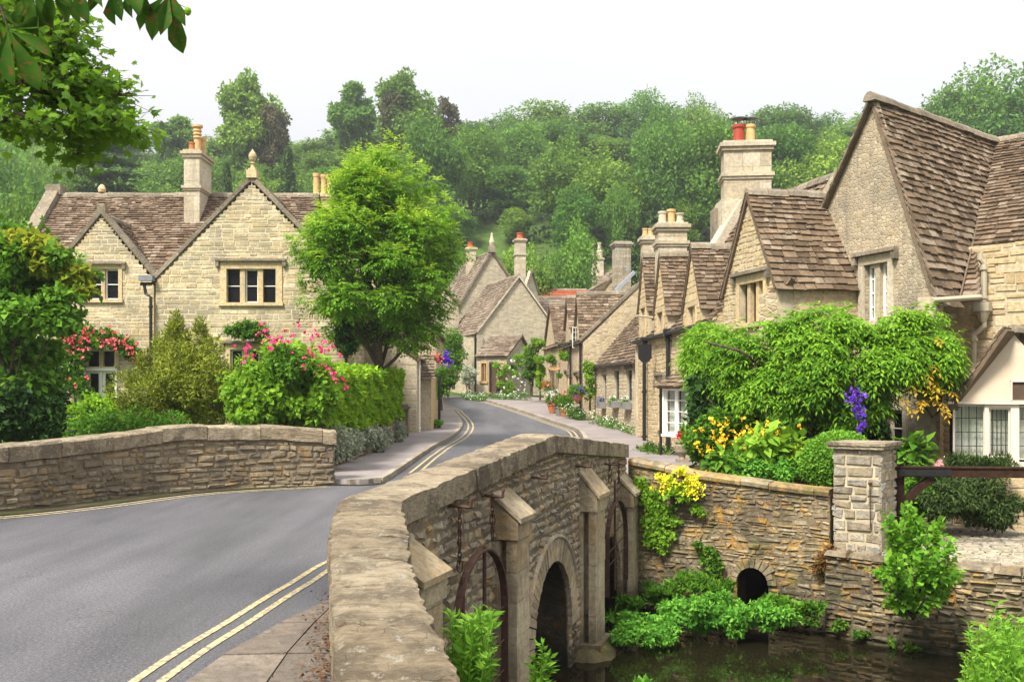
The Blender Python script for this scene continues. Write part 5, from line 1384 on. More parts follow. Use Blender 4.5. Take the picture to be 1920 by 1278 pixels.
def left_street():
    rng = random.Random(43)
    # low gabled lodge behind the hedge
    root = thing('gabled_lodge', (-4.2, 34, 0), 'low grey stone lodge with a plain gable behind the end of the hedge', 'house')
    A, B = (X_(640, 33.4), 33.4), (X_(782, 33.4), 33.4); pl = vwall(A, B, 0)
    d = pl.rect(727, 700, 746, 770)
    st = dict(w=.4, h=.2, dep=.012, gap=.008)
    gable(root, A, B, 0, Z_(668, 33.4), .55, Z_(618, 33.4), (-.1, 3.0), [d], 'mortar_manor', st, 's_ashlar', 't_far', rng, verge=.1)
    m = MB(); bar(m, pl, d[0], d[1], d[2], d[3], -.12, -.08); m.build('door', M['white'], root)
    m = MB(); 
    for px in (709,):
        r = pl.rect(px-6, 668, px+8, 680); bar(m, pl, *r, .0, .03)
    m.build('label_stone', M['s_ridge'], root)
    pp = Vector((B[0]+.06, B[1]+.15, 0)); pipe(root, [pp + Vector((0, 0, 2.8)), pp + Vector((0, 0, .1))], .04, 'white'); 
    # stone gate pillar by the wall
    t = thing('gate_pillar', (X_(757, 31.6), 31.6, 0), 'short weathered stone gate pillar at the right end of the hedge', 'pillar'); m = MB(); c = t.location
    m.box(c + Vector((0, 0, .55)), (.30, .30, 1.1), jit=.01, rng=rng); m.build('shaft', M['s_parapet'], t); m = MB(); m.box(c + Vector((0, 0, 1.14)), (.42, .42, .09), jit=.012, rng=rng); m.box(c + Vector((0, 0, 1.21)), (.3, .3, .07), jit=.012, rng=rng); m.build('cap', M['s_ridge'], t)
    # porch with little slate roof
    root = thing('stone_porch', (X_(797, 35), 35, 0), 'narrow pale stone porch with a small slate roof beside the left pavement', 'porch')
    A, B = (X_(787, 34.6), 34.6), (X_(807, 34.6), 34.6); pl = vwall(A, B, 0)
    wall('wall', pl, [(0, 0), (.40, 0), (.40, 2.15), (0, 2.15)], [], M['s_ashlar'], root, rng, .3)
    wall('wall', vwall((B[0]+.03, 34.6), (B[0]+.10, 36.0), 0), [(0, 0), (1.4, 0), (1.4, 2.15), (0, 2.15)], [], M['s_gold'], root, rng, .3)
    e = Vector((A[0]-.08, 34.45, 2.12)); rp = PL(e, (1, 0, 0), (0, .35, .9)); roof('roof', rp, [(0, 0), (.6, 0), (.55, .85), (.05, .85)], M['t_far'], root, rng, (.12, .1), .2)
    m = MB(); m.box((A[0]+.25, 34.55, .06), (.62, .5, .14)); m.build('plinth', M['s_ridge'], root)
    pipe(root, [Vector((A[0]-.12, 34.5, 2.3)), Vector((A[0]-.12, 34.5, .05))], .05); pipe(root, [Vector((B[0]+.22, 35.8, 2.2)), Vector((B[0]+.22, 35.8, .3))], .05)
    # tall house behind the tree
    root = thing('tall_cottage', (-5.5, 40, 0), 'stone house half hidden behind the big leafy tree, with a yellow chimney stack', 'house')
    g = gable(root, (-8.6, 38.2), (X_(818, 38.2), 38.2), 0, 4.0, .5, 7.6, (-.3, 8), [], 'r_gold', None, None, 't_far', rng, verge=.1)
    chimney(root, (X_(606, 40), 40), 6.5, Z_(372, 40), .85, .6, 0, 's_gold', pots=[(-.28, 0, .12, .85, 'pot_buff', 'plain'), (.02, 0, .12, .8, 'pot_buff', 'flare'), (.27, 0, .12, .8, 'pot_buff', 'flare')])
    root = thing('street_house', (-4.6, 52, .5), 'stone house on the left bend of the street, partly covered by climbing plants', 'house')
    gable(root, (-9.5, 47), (-3.9, 47.6), .4, 4.3, .5, 7.6, (-1.0, 9), [], 'r_far', None, None, 't_far', rng, verge=.1)
    root = thing('ivied_house', (-7, 66, 1.3), 'stone house at the far bend of the street with a green creeper on its corner', 'house')
    gable(root, (-9.5, 64), (X_(860, 66), 66.0), 1.0, 7.3, .5, 10.5, (-1, 5), [], 'r_far', None, None, 't_far', rng, verge=.1)
left_street()

# ================================================================ MIDDLE DISTANCE
def middle():
    rng = random.Random(47)
    # big gable behind
    root = thing('rear_gabled_house', (-1, 73, 1.5), 'tall grey gabled house with a slim chimney behind the front gable down the street', 'house')
    A, B = (X_(856, 71), 71.0), (X_(1000, 73.5), 73.5)
    g = gable(root, A, B, 1.2, Z_(582, 71), .45, Z_(472, 72.2), (-2.4, 6.6), [], 'r_far', None, None, 't_far', rng, verge=.1, coping='s_ridge', ex=(.3, .2), tw=.4)
    finial(root, g['p3'] + Vector((0, 0, .0)), 1.6, 's_ridge', False)
    m = MB(); m.lathe(g['p3'] + Vector((0, .1, .5)), [(.14, 0), (.2, .2), (.12, .5), (.05, .9)], 8); m.build('finial', M['s_ashlar'], root)
    chimney(root, (X_(975, 72), 72.6), 7.5, Z_(450, 72), .72, .8, .2, 's_ashlar', bands=[Z_(476, 72)], pots=[(0, 0, .24, .45, 'brick_red', 'plain')])
    chimney(root, (X_(883, 75), 75), 8.0, Z_(468, 75), .7, .6, .2, 's_ashlar', pots=[(-.05, 0, .2, .4, 'brick_red', 'plain')])
    # dormer-roofed wing on its right
    gable(root, (X_(985, 70), 70), (X_(1010, 71), 71), 5.0, Z_(545, 70), .5, Z_(505, 70), (-.3, 3), [], 'r_far', None, None, 't_far', rng, ex=(.25, .2))
    # front gable
    root = thing('front_gabled_cottage', (0.2, 62.5, 1.2), 'grey stone cottage with one wide plain gable facing down the street', 'house')
    A, B = (-2.2, 61.0), (3.0, 62.8)
    g = gable(root, A, B, 1.0, Z_(622, 61), .5, Z_(517, 62), (-2.0, 5.4), [], 'r_far', None, None, 't_far', rng, verge=.12, ex=(.26, .15), tw=.35)
    m = MB()
    for q in (Vector((A[0], A[1], Z_(622, 61))), Vector((B[0], B[1], Z_(622, 61)))):
        p3 = g['p3']; d = p3-q; bk = Vector((-2.0, 5.4, 0)).normalized(); up = d.normalized().cross(bk); up = up if up.z > 0 else -up
        m.box(q + d*.5 - bk*.12 - up*.02, (d.length, .05, .10), (d.normalized(), bk, up))
    m.build('bargeboard', M['s_ashlar'], root)
    # lower roof hooking round on the left
    e = Vector((X_(862, 64), 64.0, Z_(620, 64))); rp = PL(e, (1, -.1, 0), (.35, .6, .6)); roof('roof', rp, [(0, 0), (1.5, 0), (1.4, 1.6), (.3, 1.6)], M['t_far'], root, rng, (.2, .2), .3)
    wall('wall', vwall((X_(868, 63), 63), (-2.2, 61.0), 1.0), [(0, 0), (2.4, 0), (2.4, Z_(628, 61)-1.0), (0, Z_(628, 63)-1.0)], [], M['r_far'], root)
    pipe(root, [Vector((A[0]-.05, A[1]-.1, Z_(628, 61))), Vector((A[0]-.05, A[1]-.1, 1.1))], .06)
    # low cottage
    root = thing('low_cottage', (-.6, 58.5, 1.0), 'small low cottage with a front door, oak windows and a rose on its gable end', 'house')
    A, B = (X_(950, 57), 57.0), (X_(997, 60), 60.0); z0 = .9
    bk = Vector((-1.75, .83, 0)); plL = vwall(Vector(A) + Vector((bk.x, bk.y)), A, z0)
    d_ = plL.rect(919, 681, 929, 740); w_ = plL.rect(903, 681, 912, 715); w2 = plL.rect(936, 681, 944, 712)
    gable(root, A, B, z0, Z_(664, 57), .55, Z_(629, 58.6), bk, [], 'r_far', None, None, 't_far', rng, verge=.12, ex=(.2, .15), tw=.3, lholes=[d_, w_, w2])
    win(plL, w_, root, 2, 1, 2, 'oak', 'oak', sw=.08, mw=.04, fw=.03); win(plL, w2, root, 2, 1, 2, 'oak', 'oak', sw=.08, mw=.04, fw=.03)
    m = MB(); bar(m, plL, d_[0]-.08, d_[1], d_[0], d_[3], -.1, .03); bar(m, plL, d_[2], d_[1], d_[2]+.08, d_[3], -.1, .03); bar(m, plL, d_[0]-.08, d_[3], d_[2]+.08, d_[3]+.1, -.1, .03)
    bar(m, plL, d_[0], d_[1], d_[2], d_[3], -.2, -.16); m.build('door', M['doorwood'], root)
    m = MB(); pF = vwall(A, B, z0); r = pF.rect(978, 686, 983, 722); bar(m, pF, *r, .0, .04); m.build('window', M['grey_box'], root)
    # background roofs
    def bhouse(x0, x1, yr, ye, Y, dep, lab, rm='t_far', wm='r_far', base=4.0, name='distant_house', cat='house'):
        r = thing(name, (X_((x0+x1)/2, Y), Y+dep/2, base), lab, cat); xa, xb = X_(x0, Y), X_(x1, Y); zee, zaa = Z_(ye, Y), Z_(yr, Y+dep/2)
        # ridge along x: gable ends left/right
        gable(r, (xb, Y), (xb, Y+dep), base, zee, .5, zaa, (xa-xb, 0), [], wm, None, None, rm, rng, ex=(.35, .3), tw=.5, verge=.1, rdg=True); return r
    r = bhouse(1000, 1215, 508, 548, 92, 7, 'long grey slate-roofed house behind the other roofs, carrying a twin chimney stack')
    chimney(r, (X_(1118, 95), 95), 11, Z_(487, 95), 1.35, .8, 0, 's_ashlar', pots=[(-.42, 0, .2, 1.4, 'pot_pale', 'tall'), (.30, 0, .2, 1.5, 'pot_pale', 'tall')])
    chimney(r, (X_(1060, 95), 95), 11, Z_(491, 95), .65, .6, 0, 's_ashlar', pots=[(-.15, 0, .15, .3, 'pot_pale', 'plain'), (.15, 0, .15, .3, 'pot_pale', 'plain')])
    chimney(r, (X_(1003, 95), 94), 11, Z_(506, 94), .5, .6, 0, 's_ashlar')
    r = thing('gabled_attic', (X_(1068, 88), 88, 5), 'small pale gable with a red brick chimney in front of the long grey roof', 'house')
    gable(r, (X_(1040, 88), 88), (X_(1096, 88), 88), 4, Z_(560, 88), .5, Z_(523, 88), (0, 3.2), [], 'r_far', None, None, 't_far', rng, ex=(.35, .3), tw=.5)
    chimney(r, (X_(1068, 87), 87), 8.0, Z_(508, 87), .55, .5, 0, 'brick_red', courses=.12)
    chimney(r, (X_(1034, 87), 87), 8.0, Z_(504, 87), .6, .5, 0, 's_ashlar')
    bhouse(1004, 1100, 543, 562, 80, 3, 'low roof of bright red clay tiles among the grey roofs', 't_red')
    bhouse(1008, 1100, 557, 608, 74, 4, 'dark grey slate roof just below the red tiled roof')
    # rubble chimney
    r = thing('stone_chimney_house', (X_(1190, 52), 54, 1), 'house behind the right-hand row with a tall rubble stone chimney', 'house')
    gable(r, (X_(1210, 50), 50), (X_(1330, 50), 50), .8, Z_(580, 50), .5, Z_(505, 50), (0, 5), [], 'r_far', None, None, 't_far', rng)
    chimney(r, (X_(1174, 47), 49), 3, Z_(449, 47), .78, .8, .1, 's_pier', courses=.17)
    m = MB(); q = [P(1153, 543, 45.4), P(1188, 508, 46.2), P(1192, 512, 46.2), P(1158, 547, 45.4)]; m.prism(q[::-1], (0, .1, .05)); m.build('lead_flashing', M['lead'], r)
middle()

# ================================================================ RIGHT-HAND ROW
def cottages():
    rng = random.Random(53)
    GD = dict(w=.20, h=.10, dep=.014, gap=.008, irregular=.5)
    # ---- second cottage from the bend (F1)
    root = thing('far_row_cottage', (2.4, 53, .9), 'farthest cottage of the right-hand row, with one broad slate dormer and hanging baskets', 'cottage')
    A = (2.42, 49.8); bk = Vector((-.62, 6.6, 0)); pL = vwall(Vector(A)+Vector((bk.x, bk.y)), A, .6)
    h = [pL.rect(1028, 690, 1033, 722), pL.rect(1037, 676, 1043, 745), pL.rect(1029, 652, 1034, 665)]
    gable(root, A, (8, 49.8), .6, Z_(643, 50), .45, 7.2, bk, [], 'r_gold', None, None, 't_brown', rng, ex=(.19, .14), tw=.28, lholes=h, verge=.05)
    for k, q in enumerate(h):
        if k == 1:
            m = MB(); bar(m, pL, *q, -.2, -.14); bar(m, pL, q[0]-.08, q[1], q[0], q[3], -.1, .03); bar(m, pL, q[2], q[1], q[2]+.08, q[3], -.1, .03); m.build('door', M['doorwood'], root)
        else: win(pL, q, root, 1, 1, 2, 's_gold', 'doorwood', sw=.08)
    f = lambda Y: (2.42 - .094*(Y-49.8), Y)
    gable(root, f(55.6), f(51.2), 3.6, Z_(640, 53), .5, Z_(570, 53.4), (3.2, .3), [], 'r_gold', None, None, 't_brown', rng, ex=(.18, .15), tw=.28)
    # ---- F2
    root = thing('downpipe_cottage', (3.2, 45, .5), 'cottage with black downpipes and a grey gable end showing above the low cottage', 'cottage')
    A = (2.92, 41); bk = Vector((-.5, 8.8, 0)); pL = vwall(Vector(A)+Vector((bk.x, bk.y)), A, .3)
    h = [pL.rect(1080, 703, 1086, 745), pL.rect(1062, 700, 1066, 735)]
    g = gable(root, A, (8.4, 41), .3, Z_(637, 41), .45, Z_(530, 41), bk, [], 'r_gold', None, None, 't_brown', rng, ex=(.19, .14), tw=.28, lholes=h, verge=.0, coping='s_ridge')
    for q in h: win(pL, q, root, 1, 1, 3, 's_gold', 'doorwood', sw=.09, hood=True)
    f = lambda Y: (2.92 - .0568*(Y-41), Y)
    gable(root, f(43.5), f(41.3), 3.3, Z_(628, 41.5), .5, Z_(549, 42.2), (2.6, .1), [], 'r_gold', None, None, 't_brown', rng, ex=(.16, .14), tw=.26)
    gable(root, f(47.4), f(45.2), 3.9, Z_(610, 45.5), .5, Z_(556, 46.2), (2.6, .1), [], 'r_gold', None, None, 't_brown', rng, ex=(.16, .14), tw=.26)
    pipe(root, [Vector((2.62, 44.6, 3.9)), Vector((2.62, 44.6, .5))], .05); pipe(root, [Vector((2.83, 41.2, 3.9)), Vector((2.83, 41.2, .5))], .05)
    gutter(root, Vector((2.80, 41, 3.68)), Vector((2.32, 49.6, 3.9)))
    # open white casement
    t = thing('open_casement', (X_(1079, 43), 43, 3.6), 'white painted casement window swung open above the street', 'open window'); pw = vwall((X_(1073, 43), 43), (X_(1085, 43), 43), 0); r = pw.rect(1073, 613, 1085, 652); m = MB()
    u0, v0, u1, v1 = r
    for q in ((u0, v0, u0+.03, v1), (u1-.03, v0, u1, v1), (u0+.03, v0, u1-.03, v0+.03), (u0+.03, v1-.03, u1-.03, v1)): bar(m, pw, *q, 0, .03)
    for k in (1, 2, 3): bar(m, pw, u0+.03, v0+(v1-v0)*k/4-.008, u1-.03, v0+(v1-v0)*k/4+.008, .005, .025)
    bar(m, pw, (u0+u1)/2-.008, v0+.03, (u0+u1)/2+.008, v1-.03, .006, .024); m.build('frame', M['white'], t); m = MB(); bar(m, pw, u0+.02, v0+.02, u1-.02, v1-.02, .012, .016); m.build('pane', M['glass_clear'], t)
    # ---- F3 low cottage with three windows
    root = thing('three_window_cottage', (4, 36.5, .2), 'low golden stone cottage with three narrow windows and flower boxes', 'cottage')
    A = (4.02, 32.2); bk = Vector((-.66, 8.3, 0)); z0 = .0; pL = vwall(Vector(A)+Vector((bk.x, bk.y)), A, z0)
    h = [pL.rect(1130, 702, 1137, 752), pL.rect(1151, 693, 1161, 750), pL.rect(1174, 692, 1185, 752)]
    gable(root, A, (7.6, 32.2), z0, 2.68, .55, 4.95, bk, [], 'mortar_pale', GD, 's_cottage', 't_brown', rng, ex=(.17, .12), tw=.25, lholes=h, verge=.0, sag=.02)
    for q in h: win(pL, q, root, 1, 1, 1, 's_cottage', 'grey_box', sw=0, sill=False, leads=(3, 7), rec=.1)
    m = MB()
    for q in h: bar(m, pL, q[0]-.1, q[3]+.01, q[2]+.1, q[3]+.14, -.1, .045)
    m.build('lintel', M['s_ridge'], root)
    for k, q in enumerate(h):
        t = thing('window_box', tuple(pL.pt((q[0]+q[2])/2, q[1]-.2, .1)), ['grey window box under the left one of the three narrow windows', 'grey window box under the middle one of the three narrow windows', 'grey window box under the right one of the three narrow windows'][k], 'window box', 'window boxes on the low cottage')
        m = MB(); bar(m, pL, q[0]-.03, q[1]-.26, q[2]+.03, q[1]-.02, .02, .24); m.build('box', M['grey_box'], t)
        V, F = tuft(random.Random(k), Vector(pL.pt((q[0]+q[2])/2, q[1]-.02, .13)), (.25, .18, .14), 260, .06, pL.u); mkmesh('foliage', V, F, M['l_mid'], t, uv=False)
        V, F = tuft(random.Random(k+9), Vector(pL.pt((q[0]+q[2])/2, q[1]+.08, .13)), (.22, .16, .12), 60, .06, pL.u); mkmesh('blossom', V, F, M['flower_purple' if k == 0 else 'flower_white'], t, uv=False)
    gutter(root, Vector((3.86, 32.3, 2.58)), Vector((3.22, 40.4, 2.62)), .05)
    # ---- F4 terrace with dormers
    root = thing('dormer_terrace', (4.6, 27, 0), 'golden stone terrace house with three slate dormers and black downpipes', 'cottage')
    A = (4.5, 22.6); bk = Vector((-.5, 9.4, 0)); pL = vwall(Vector(A)+Vector((bk.x, bk.y)), A, -.1)
    h = [pL.rect(1237, 714, 1246, 800)]
    gable(root, A, (8.2, 22.6), -.1, 3.33, .5, 5.1, bk, [], 'mortar_pale', GD, 's_golden', 't_brown', rng, ex=(.17, .12), tw=.25, lholes=h, verge=.0, walls='FLB')
    win(pL, h[0], root, 2, 1, 1, 's_gold', 'doorwood', sw=.14, mw=.12, hood=True)
    fx = lambda Y: (4.5 - .0532*(Y-22.6), Y)
    for (Y, py, pe, hw, bl) in ((30.6, 478, 575, .80, 1.2), (28.0, 477, 582, .92, 1.5), (24.2, 462, 570, .98, 1.9)):
        a, b = fx(Y+hw), fx(Y-hw); zt, ze_ = Z_(py, Y), Z_(pe, Y-hw)
        dp = vwall((a[0]-.03, a[1]), (b[0]-.03, b[1]), 3.0); L_ = hw*2; ww = (L_/2-.38, .35, L_/2+.38, ze_-3.0+.02)
        gable(root, (a[0]-.03, a[1]), (b[0]-.03, b[1]), 3.0, ze_, .5, zt, (bl, .06), [ww], 'mortar_pale', dict(w=.3, h=.16, dep=.012, gap=.008), 's_gold', 't_brown', rng, ex=(.14, .11), tw=.21, verge=.045, eave=.10)
        win(dp, ww, root, 2, 1, 2, 's_gold', 'doorwood', sw=.08, mw=.1, hood=False)
    pipe(root, [Vector((fx(30)[0]-.12, 30.0, 3.2)), Vector((fx(30)[0]-.12, 30.0, .1))], .055)
    pp = fx(26.7); pipe(root, [Vector((pp[0]-.1, 26.7, 3.25)), Vector((pp[0]-.1, 26.7, .05))], .055); m = MB(); m.box((pp[0]-.12, 26.7, 3.25), (.2, .26, .2)); m.box((pp[0]-.12, 26.7, 3.12), (.13, .16, .12)); m.build('hopper', M['black_iron'], root)
    m = MB(); m.box((fx(30)[0]-.12, 30, 3.2), (.2, .26, .2)); m.build('hopper', M['black_iron'], root)
    gutter(root, Vector((fx(23)[0]-.15, 23, 3.23)), Vector((fx(31.8)[0]-.15, 31.8, 3.23)), .05)
    m = MB(); bar(m, pL, .05, 0, .28, 3.2, .0, .05); m.build('quoin', M['s_ashlar'], root)
    chimney(root, (X_(1264, 29), 29.6), 4.3, Z_(424, 29), .85, .7, 0, 's_ashlar', bands=[Z_(452, 29)], pots=[(-.25, 0, .12, .38, 'pot_pale', 'plain'), (.02, .05, .12, .45, 'pot_buff', 'plain'), (.27, 0, .11, .33, 'pot_pale', 'flare')])
    chimney(root, (X_(1214, 34), 34), 4.2, Z_(452, 34), .40, .5, 0, 's_ashlar', pots=[(-.08, 0, .09, .28, 'pot_buff', 'plain'), (.1, 0, .09, .28, 'pot_buff', 'plain')])
    # ---- F5 gable with three-light window, F5 main range
    root = thing('middle_gabled_house', (5.6, 22.5, 0), 'stone house with a steep slate gable over a three-light window and a tall ashlar chimney', 'house')
    gable(root, (5.6, 21.0), (8.8, 21.9), 0, 3.9, .5, 6.42, (-1.15, 4.6), [], 'mortar_pale', None, None, 't_brown', rng, ex=(.18, .12), tw=.25, verge=.0, walls='LB', coping='s_ridge')
    m = MB(); a3 = Vector((5.6-1.15, 21.0+4.6, 3.95)); p3 = Vector((7.2-1.15, 21.45+4.6, 6.5)); dd = p3-a3; bkn = Vector((-.242, .970, 0)); up = bkn.cross(dd.normalized()); up = up if up.z > 0 else -up
    m.box(a3+dd*.72+up*.1, (dd.length*.6, .40, .22), (dd.normalized(), bkn, up)); m.build('parapet_coping', M['s_ashlar'], root)
    A, B = (4.65, 21.8), (5.22, 19.6); pl = vwall(A, B, -.1)
    w1 = pl.rect(1389, 530, 1433, 604)
    g5 = gable(root, A, B, -.1, 3.9, .5, 5.85, (2.6, .62), [w1], 'mortar_pale', GD, 's_golden', 't_brown', rng, ex=(.175, .115), tw=.25, verge=.07, eave=.16)
    win(pl, w1, root, 3, 1, 1, 's_gold', 'doorwood', sw=.16, mw=.13, hood=True, leads=(3, 6))
    # side wall and lump of slates above the join
    wall('wall', vwall(B, (5.9, 21.3), -.1), [(0, 0), (1.6, 0), (1.6, 3.75), (0, 3.75)], [], M['r_gold'], root)
    e = Vector((5.25, 19.9, 3.62)); rp = PL(e, (.45, .55, 0), (.5, -.2, .35)); roof('roof', rp, [(-.2, 0), (.75, 0), (.75, .5), (-.2, .5)], M['t_brown'], root, rng, (.16, .14), .25)
    chimney(root, (X_(1400, 26.2), 26.3), 4.6, Z_(279, 26.2), 1.22, .75, -.1, 's_ashlar', bands=[Z_(331, 26.2)], courses=.42, pots=[(-.18, 0, .155, .50, 'pot_red', 'cowl'), (.12, 0, .125, .50, 'pot_buff', 'cowl')])
    m = MB(); m.box((X_(1398, 26.2), 26.4, 5.4), (1.34, .9, 2.6)); m.build('chimney_base', M['s_ashlar'], root)
    m = MB(); m.box((X_(1350, 26.4), 26.7, 5.6), (.3, .5, 1.9)); m.build('flue', M['s_ridge'], root)
cottages_fn = cottages
def big_house():
    rng = random.Random(59)
    root = thing('big_gabled_house', (8, 19.5, COURT_Z), 'large steep-gabled stone house with a brown slate roof, nearest on the right', 'house')
    A, B = Vector((6.03, 22.5, 0)), Vector((7.66, 18.0, 0)); zb = -.7
    za = Z_(183, 19.55); zeL, zeR = Z_(585, 22.5), Z_(556, 18.0); bk = Vector((4.1, 3.45, 0))
    pl = vwall(A, B, zb); w1 = pl.rect(1622, 494, 1666, 600)
    w2 = pl.rect(1661, 768, 1694, 838)
    g = gable(root, A, B, zb, zeL, .656, za, bk, [w1, w2], 'r_gable', None, None, 't_brown', rng, roofs='L', zeR=zeR, verge=.08, rdg=False, walls='L')
    wall('wall', pl, [(0, 0), ((B-A).length, 0), ((B-A).length, zeR-zb), ((B-A).length*.656, za-zb), (0, zeL-zb)], [rq(w1), rq(w2)], M['r_gable'], root, rng, .10)
    win(pl, w1, root, 2, 2, 4, 's_ashlar', 'white', sw=.16, mw=.13, hood=True, fw=.06, bw=.03)
    win(pl, w2, root, 1, 1, 2, 's_ashlar', 'cream', sw=.12, fw=.07, sill=False, name='side_door')
    # right slope with valley
    J = Vector((11.2, 23.0, za)); p3 = g['p3']; rR = g['rR']
    # wing plane
    E1 = Vector((9.2, 19.78, Z_(462, 19.78))); wu = Vector((.7071, -.7071, 0)); rw = PL(E1, wu, J-E1)
    vd = rR.n.cross(rw.n).normalized()
    if vd.z > 0: vd = -vd
    t_ = (J.z - zeR) / -vd.z; Vb = J + vd*t_
    print('valley bottom px', 960+Vb.x/Vb.y*FPX, HOR-(Vb.z-EYE)/Vb.y*FPX)
    jr = rR.loc(J); vr = rR.loc(Vb); pr_ = rR.loc(p3)
    roof('roof', rR, [(-.03, -.12), (vr[0]+.05, -.12), (vr[0], vr[1]), (jr[0], jr[1]), (pr_[0]-.03, pr_[1])], M['t_brown'], root, rng, (.19, .12), .25, sag=.035)
    L2 = 4.5; jw = rw.loc(J); vw = rw.loc(Vb); hw = rw.hit(1838, 556)
    roof('roof', rw, [(vw[0], vw[1]), hw, (0, 0), (L2, 0), (L2, jw[1]), (jw[0], jw[1])], M['t_brown'], root, rng, (.19, .12), .25, sag=.035)
    up = Vector((0, 0, .04))
    ridge(p3 - bk.normalized()*.17 + up, J + up, root, rng, M['s_ridge']); ridge(J + up, J + wu*4.3 + up, root, rng, M['s_ridge'])
    m = MB(); m.tube([J - Vector((0, 0, .02)) + (rR.n+rw.n)*.02, Vb + (rR.n+rw.n)*.04], .02, 6); m.build('valley_lead', M['roofunder'], root)
    # under-edge of the left verge: projecting slate ends
    m = MB(); a3 = Vector((A.x, A.y, zeL)); d = p3-a3; n_ = int(d.length/.16); bn = bk.normalized()
    for i in range(n_):
        q = a3 + d*(i/n_); m.box(q - bn*.10 - Vector((0, 0, .05)), (.17, .13, .03), (d.normalized(), bn, d.normalized().cross(bn)), jit=.012, rng=rng)
    m.build('verge_slates', M['s_ridge'], root)
    # wing wall
    W0, W1 = Vector((8.62, 20.13, 0)), Vector((12.9, 15.85, 0)); pw = vwall(W0, W1, zb); H = E1.z - zb - .02
    u1 = pw.loc(Vector((9.15, 19.6, 0)))[0]
    Lw = (W1-W0).length
    wall('wall', pw, [(0, 0), (Lw, 0), (Lw, H), (u1-.35, H), (u1-.35, zeR-zb), (0, zeR-zb)], [], M['mortar_pale'], root, rng, .35, dict(w=.34, h=.17, dep=.022, gap=.014, irregular=.8), M['s_golden'])
    pr = vwall(B, W0 + Vector((.2, .2, 0)), zb); wall('wall', pr, [(0, 0), (2.3, 0), (2.3, zeR-zb), (0, zeR-zb)], [], M['mortar_pale'], root, rng, .3, dict(w=.3, h=.16, dep=.02, gap=.012, irregular=.8), M['s_golden'])
    # low roof over the join and gutters
    o = E1 + Vector((-.06, -.06, -.08)); gutter(root, o - wu*.1, o + wu*4, .055, 'stonepipe')
    g0 = P(1748, 563, 17.82); g1 = P(1838, 557, 18.35); gutter(root, g0, g1, .05, 'stonepipe')
    # downpipe with hopper
    D = 19.35; k = D/17.65; m = MB(); m.box(P(1843, 575, D), (.26*k, .2, .16*k), (wu, Vector((.7071, .7071, 0)), Vector((0, 0, 1)))); m.lathe(P(1843, 604, D), [(.06, 0), (.13, .18), (.14, .2)], 8); m.build('hopper', M['stonepipe'], root)
    pipe(root, [P(1838, 474, D), P(1838, 486, D), P(1845, 495, D), P(1845, 565, D)], .055, 'stonepipe')
    pipe(root, [P(1845, 590, D), P(1845, 612, D), P(1826, 628, D+.1), P(1826, 700, D+.1)], .055, 'stonepipe')
    # bay
    bay = thing('bay_window', (8.3, 16.8, COURT_Z), 'cream rendered bay with a little gable and leaded windows on the big right-hand house', 'bay window')
    A2, B2 = Vector((X_(1787, 16.9), 16.9, 0)), Vector((X_(2012, 16.3), 16.3, 0)); pb = vwall(A2, B2, COURT_Z-.05); W = (B2-A2).length
    r1, r2, r3 = pb.rect(1790, 758, 1846, 862), pb.rect(1854, 764, 1895, 858), pb.rect(1911, 760, 1970, 862)
    ze_ = pb.hit(1800, 752)[1]; zt = pb.hit(1899, 622)[1]; 
    sillv = r1[1]
    wall('wall', pb, [(0, 0), (W, 0), (W, sillv-.04), (0, sillv-.04)], [], M['mortar_pale'], bay, rng, .3, dict(w=.3, h=.15, dep=.02, gap=.012), M['s_golden'])
    wall('gable_wall', pb, [(0, ze_), (W, ze_), (W/2, zt)], [], M['render'], bay, rng, .12)
    m = MB(); bar(m, pb, -.08, ze_-.045, W+.08, ze_-.003, -.12, .06); bar(m, pb, -.04, sillv-.10, W+.04, sillv-.02, -.15, .07)
    for (a, b) in ((0, r1[0]), (r1[2], r2[0]), (r2[2], r3[0]), (r3[2], W)): bar(m, pb, a, sillv-.018, b, ze_-.047, -.1, .01)
    bar(m, pb, r2[0], r2[3], r2[2], ze_-.047, -.1, .008); m.build('frame', M['cream'], bay)
    for r, le in ((r1, (4, 4)), (r2, (5, 4)), (r3, (4, 4))):
        win(pb, r, bay, 1, 1, 1, 'cream', 'cream', sw=0, sill=False, rec=.05, leads=le, curtain=2, fw=.03 if r is r2 else .012)
    m = MB(); rr = pb.rect(1898, 716, 1925, 750); bar(m, pb, rr[0], rr[1]+.01, rr[2]+.3, rr[3], -.02, .012); m.build('dark_recess', M['doorwood'], bay)
    m = MB(); bar(m, pb, rr[0]-.03, rr[1]-.01, rr[0]-.002, rr[3]+.03, 0, .05); bar(m, pb, rr[0]-.03, rr[3]+.002, rr[2]+.3, rr[3]+.03, 0, .05); m.build('recess_frame', M['cream'], bay)
    bkb = Vector((2.2, 2.3, 0))
    for s, (q0) in ((-1, A2), (1, B2)):
        e3 = Vector((q0.x, q0.y, pb.pt(0, ze_).z - .02)); apx = pb.pt(W/2, zt+.05)
        rp = PL(e3 + (bkb if s < 0 else Vector((0, 0, 0))), (-bkb if s < 0 else bkb), apx-e3); sl2 = rp.loc(apx)[1]
        roof('roof', rp, [(-.05, -.12), (bkb.length+.05, -.12), (bkb.length+.05, sl2), (-.05, sl2)], M['t_brown'], bay, rng, (.17, .14), .22)
    ridge(pb.pt(W/2, zt+.08, .1), pb.pt(W/2, zt+.08) + bkb, bay, rng, M['s_ridge'], r=.10, seg=.35)
    wl = vwall(A2 + bkb, A2, COURT_Z-.05); wall('wall', wl, [(0, 0), (bkb.length-.3, 0), (bkb.length-.3, ze_), (0, ze_)], [], M['cream'], bay, rng, .1)
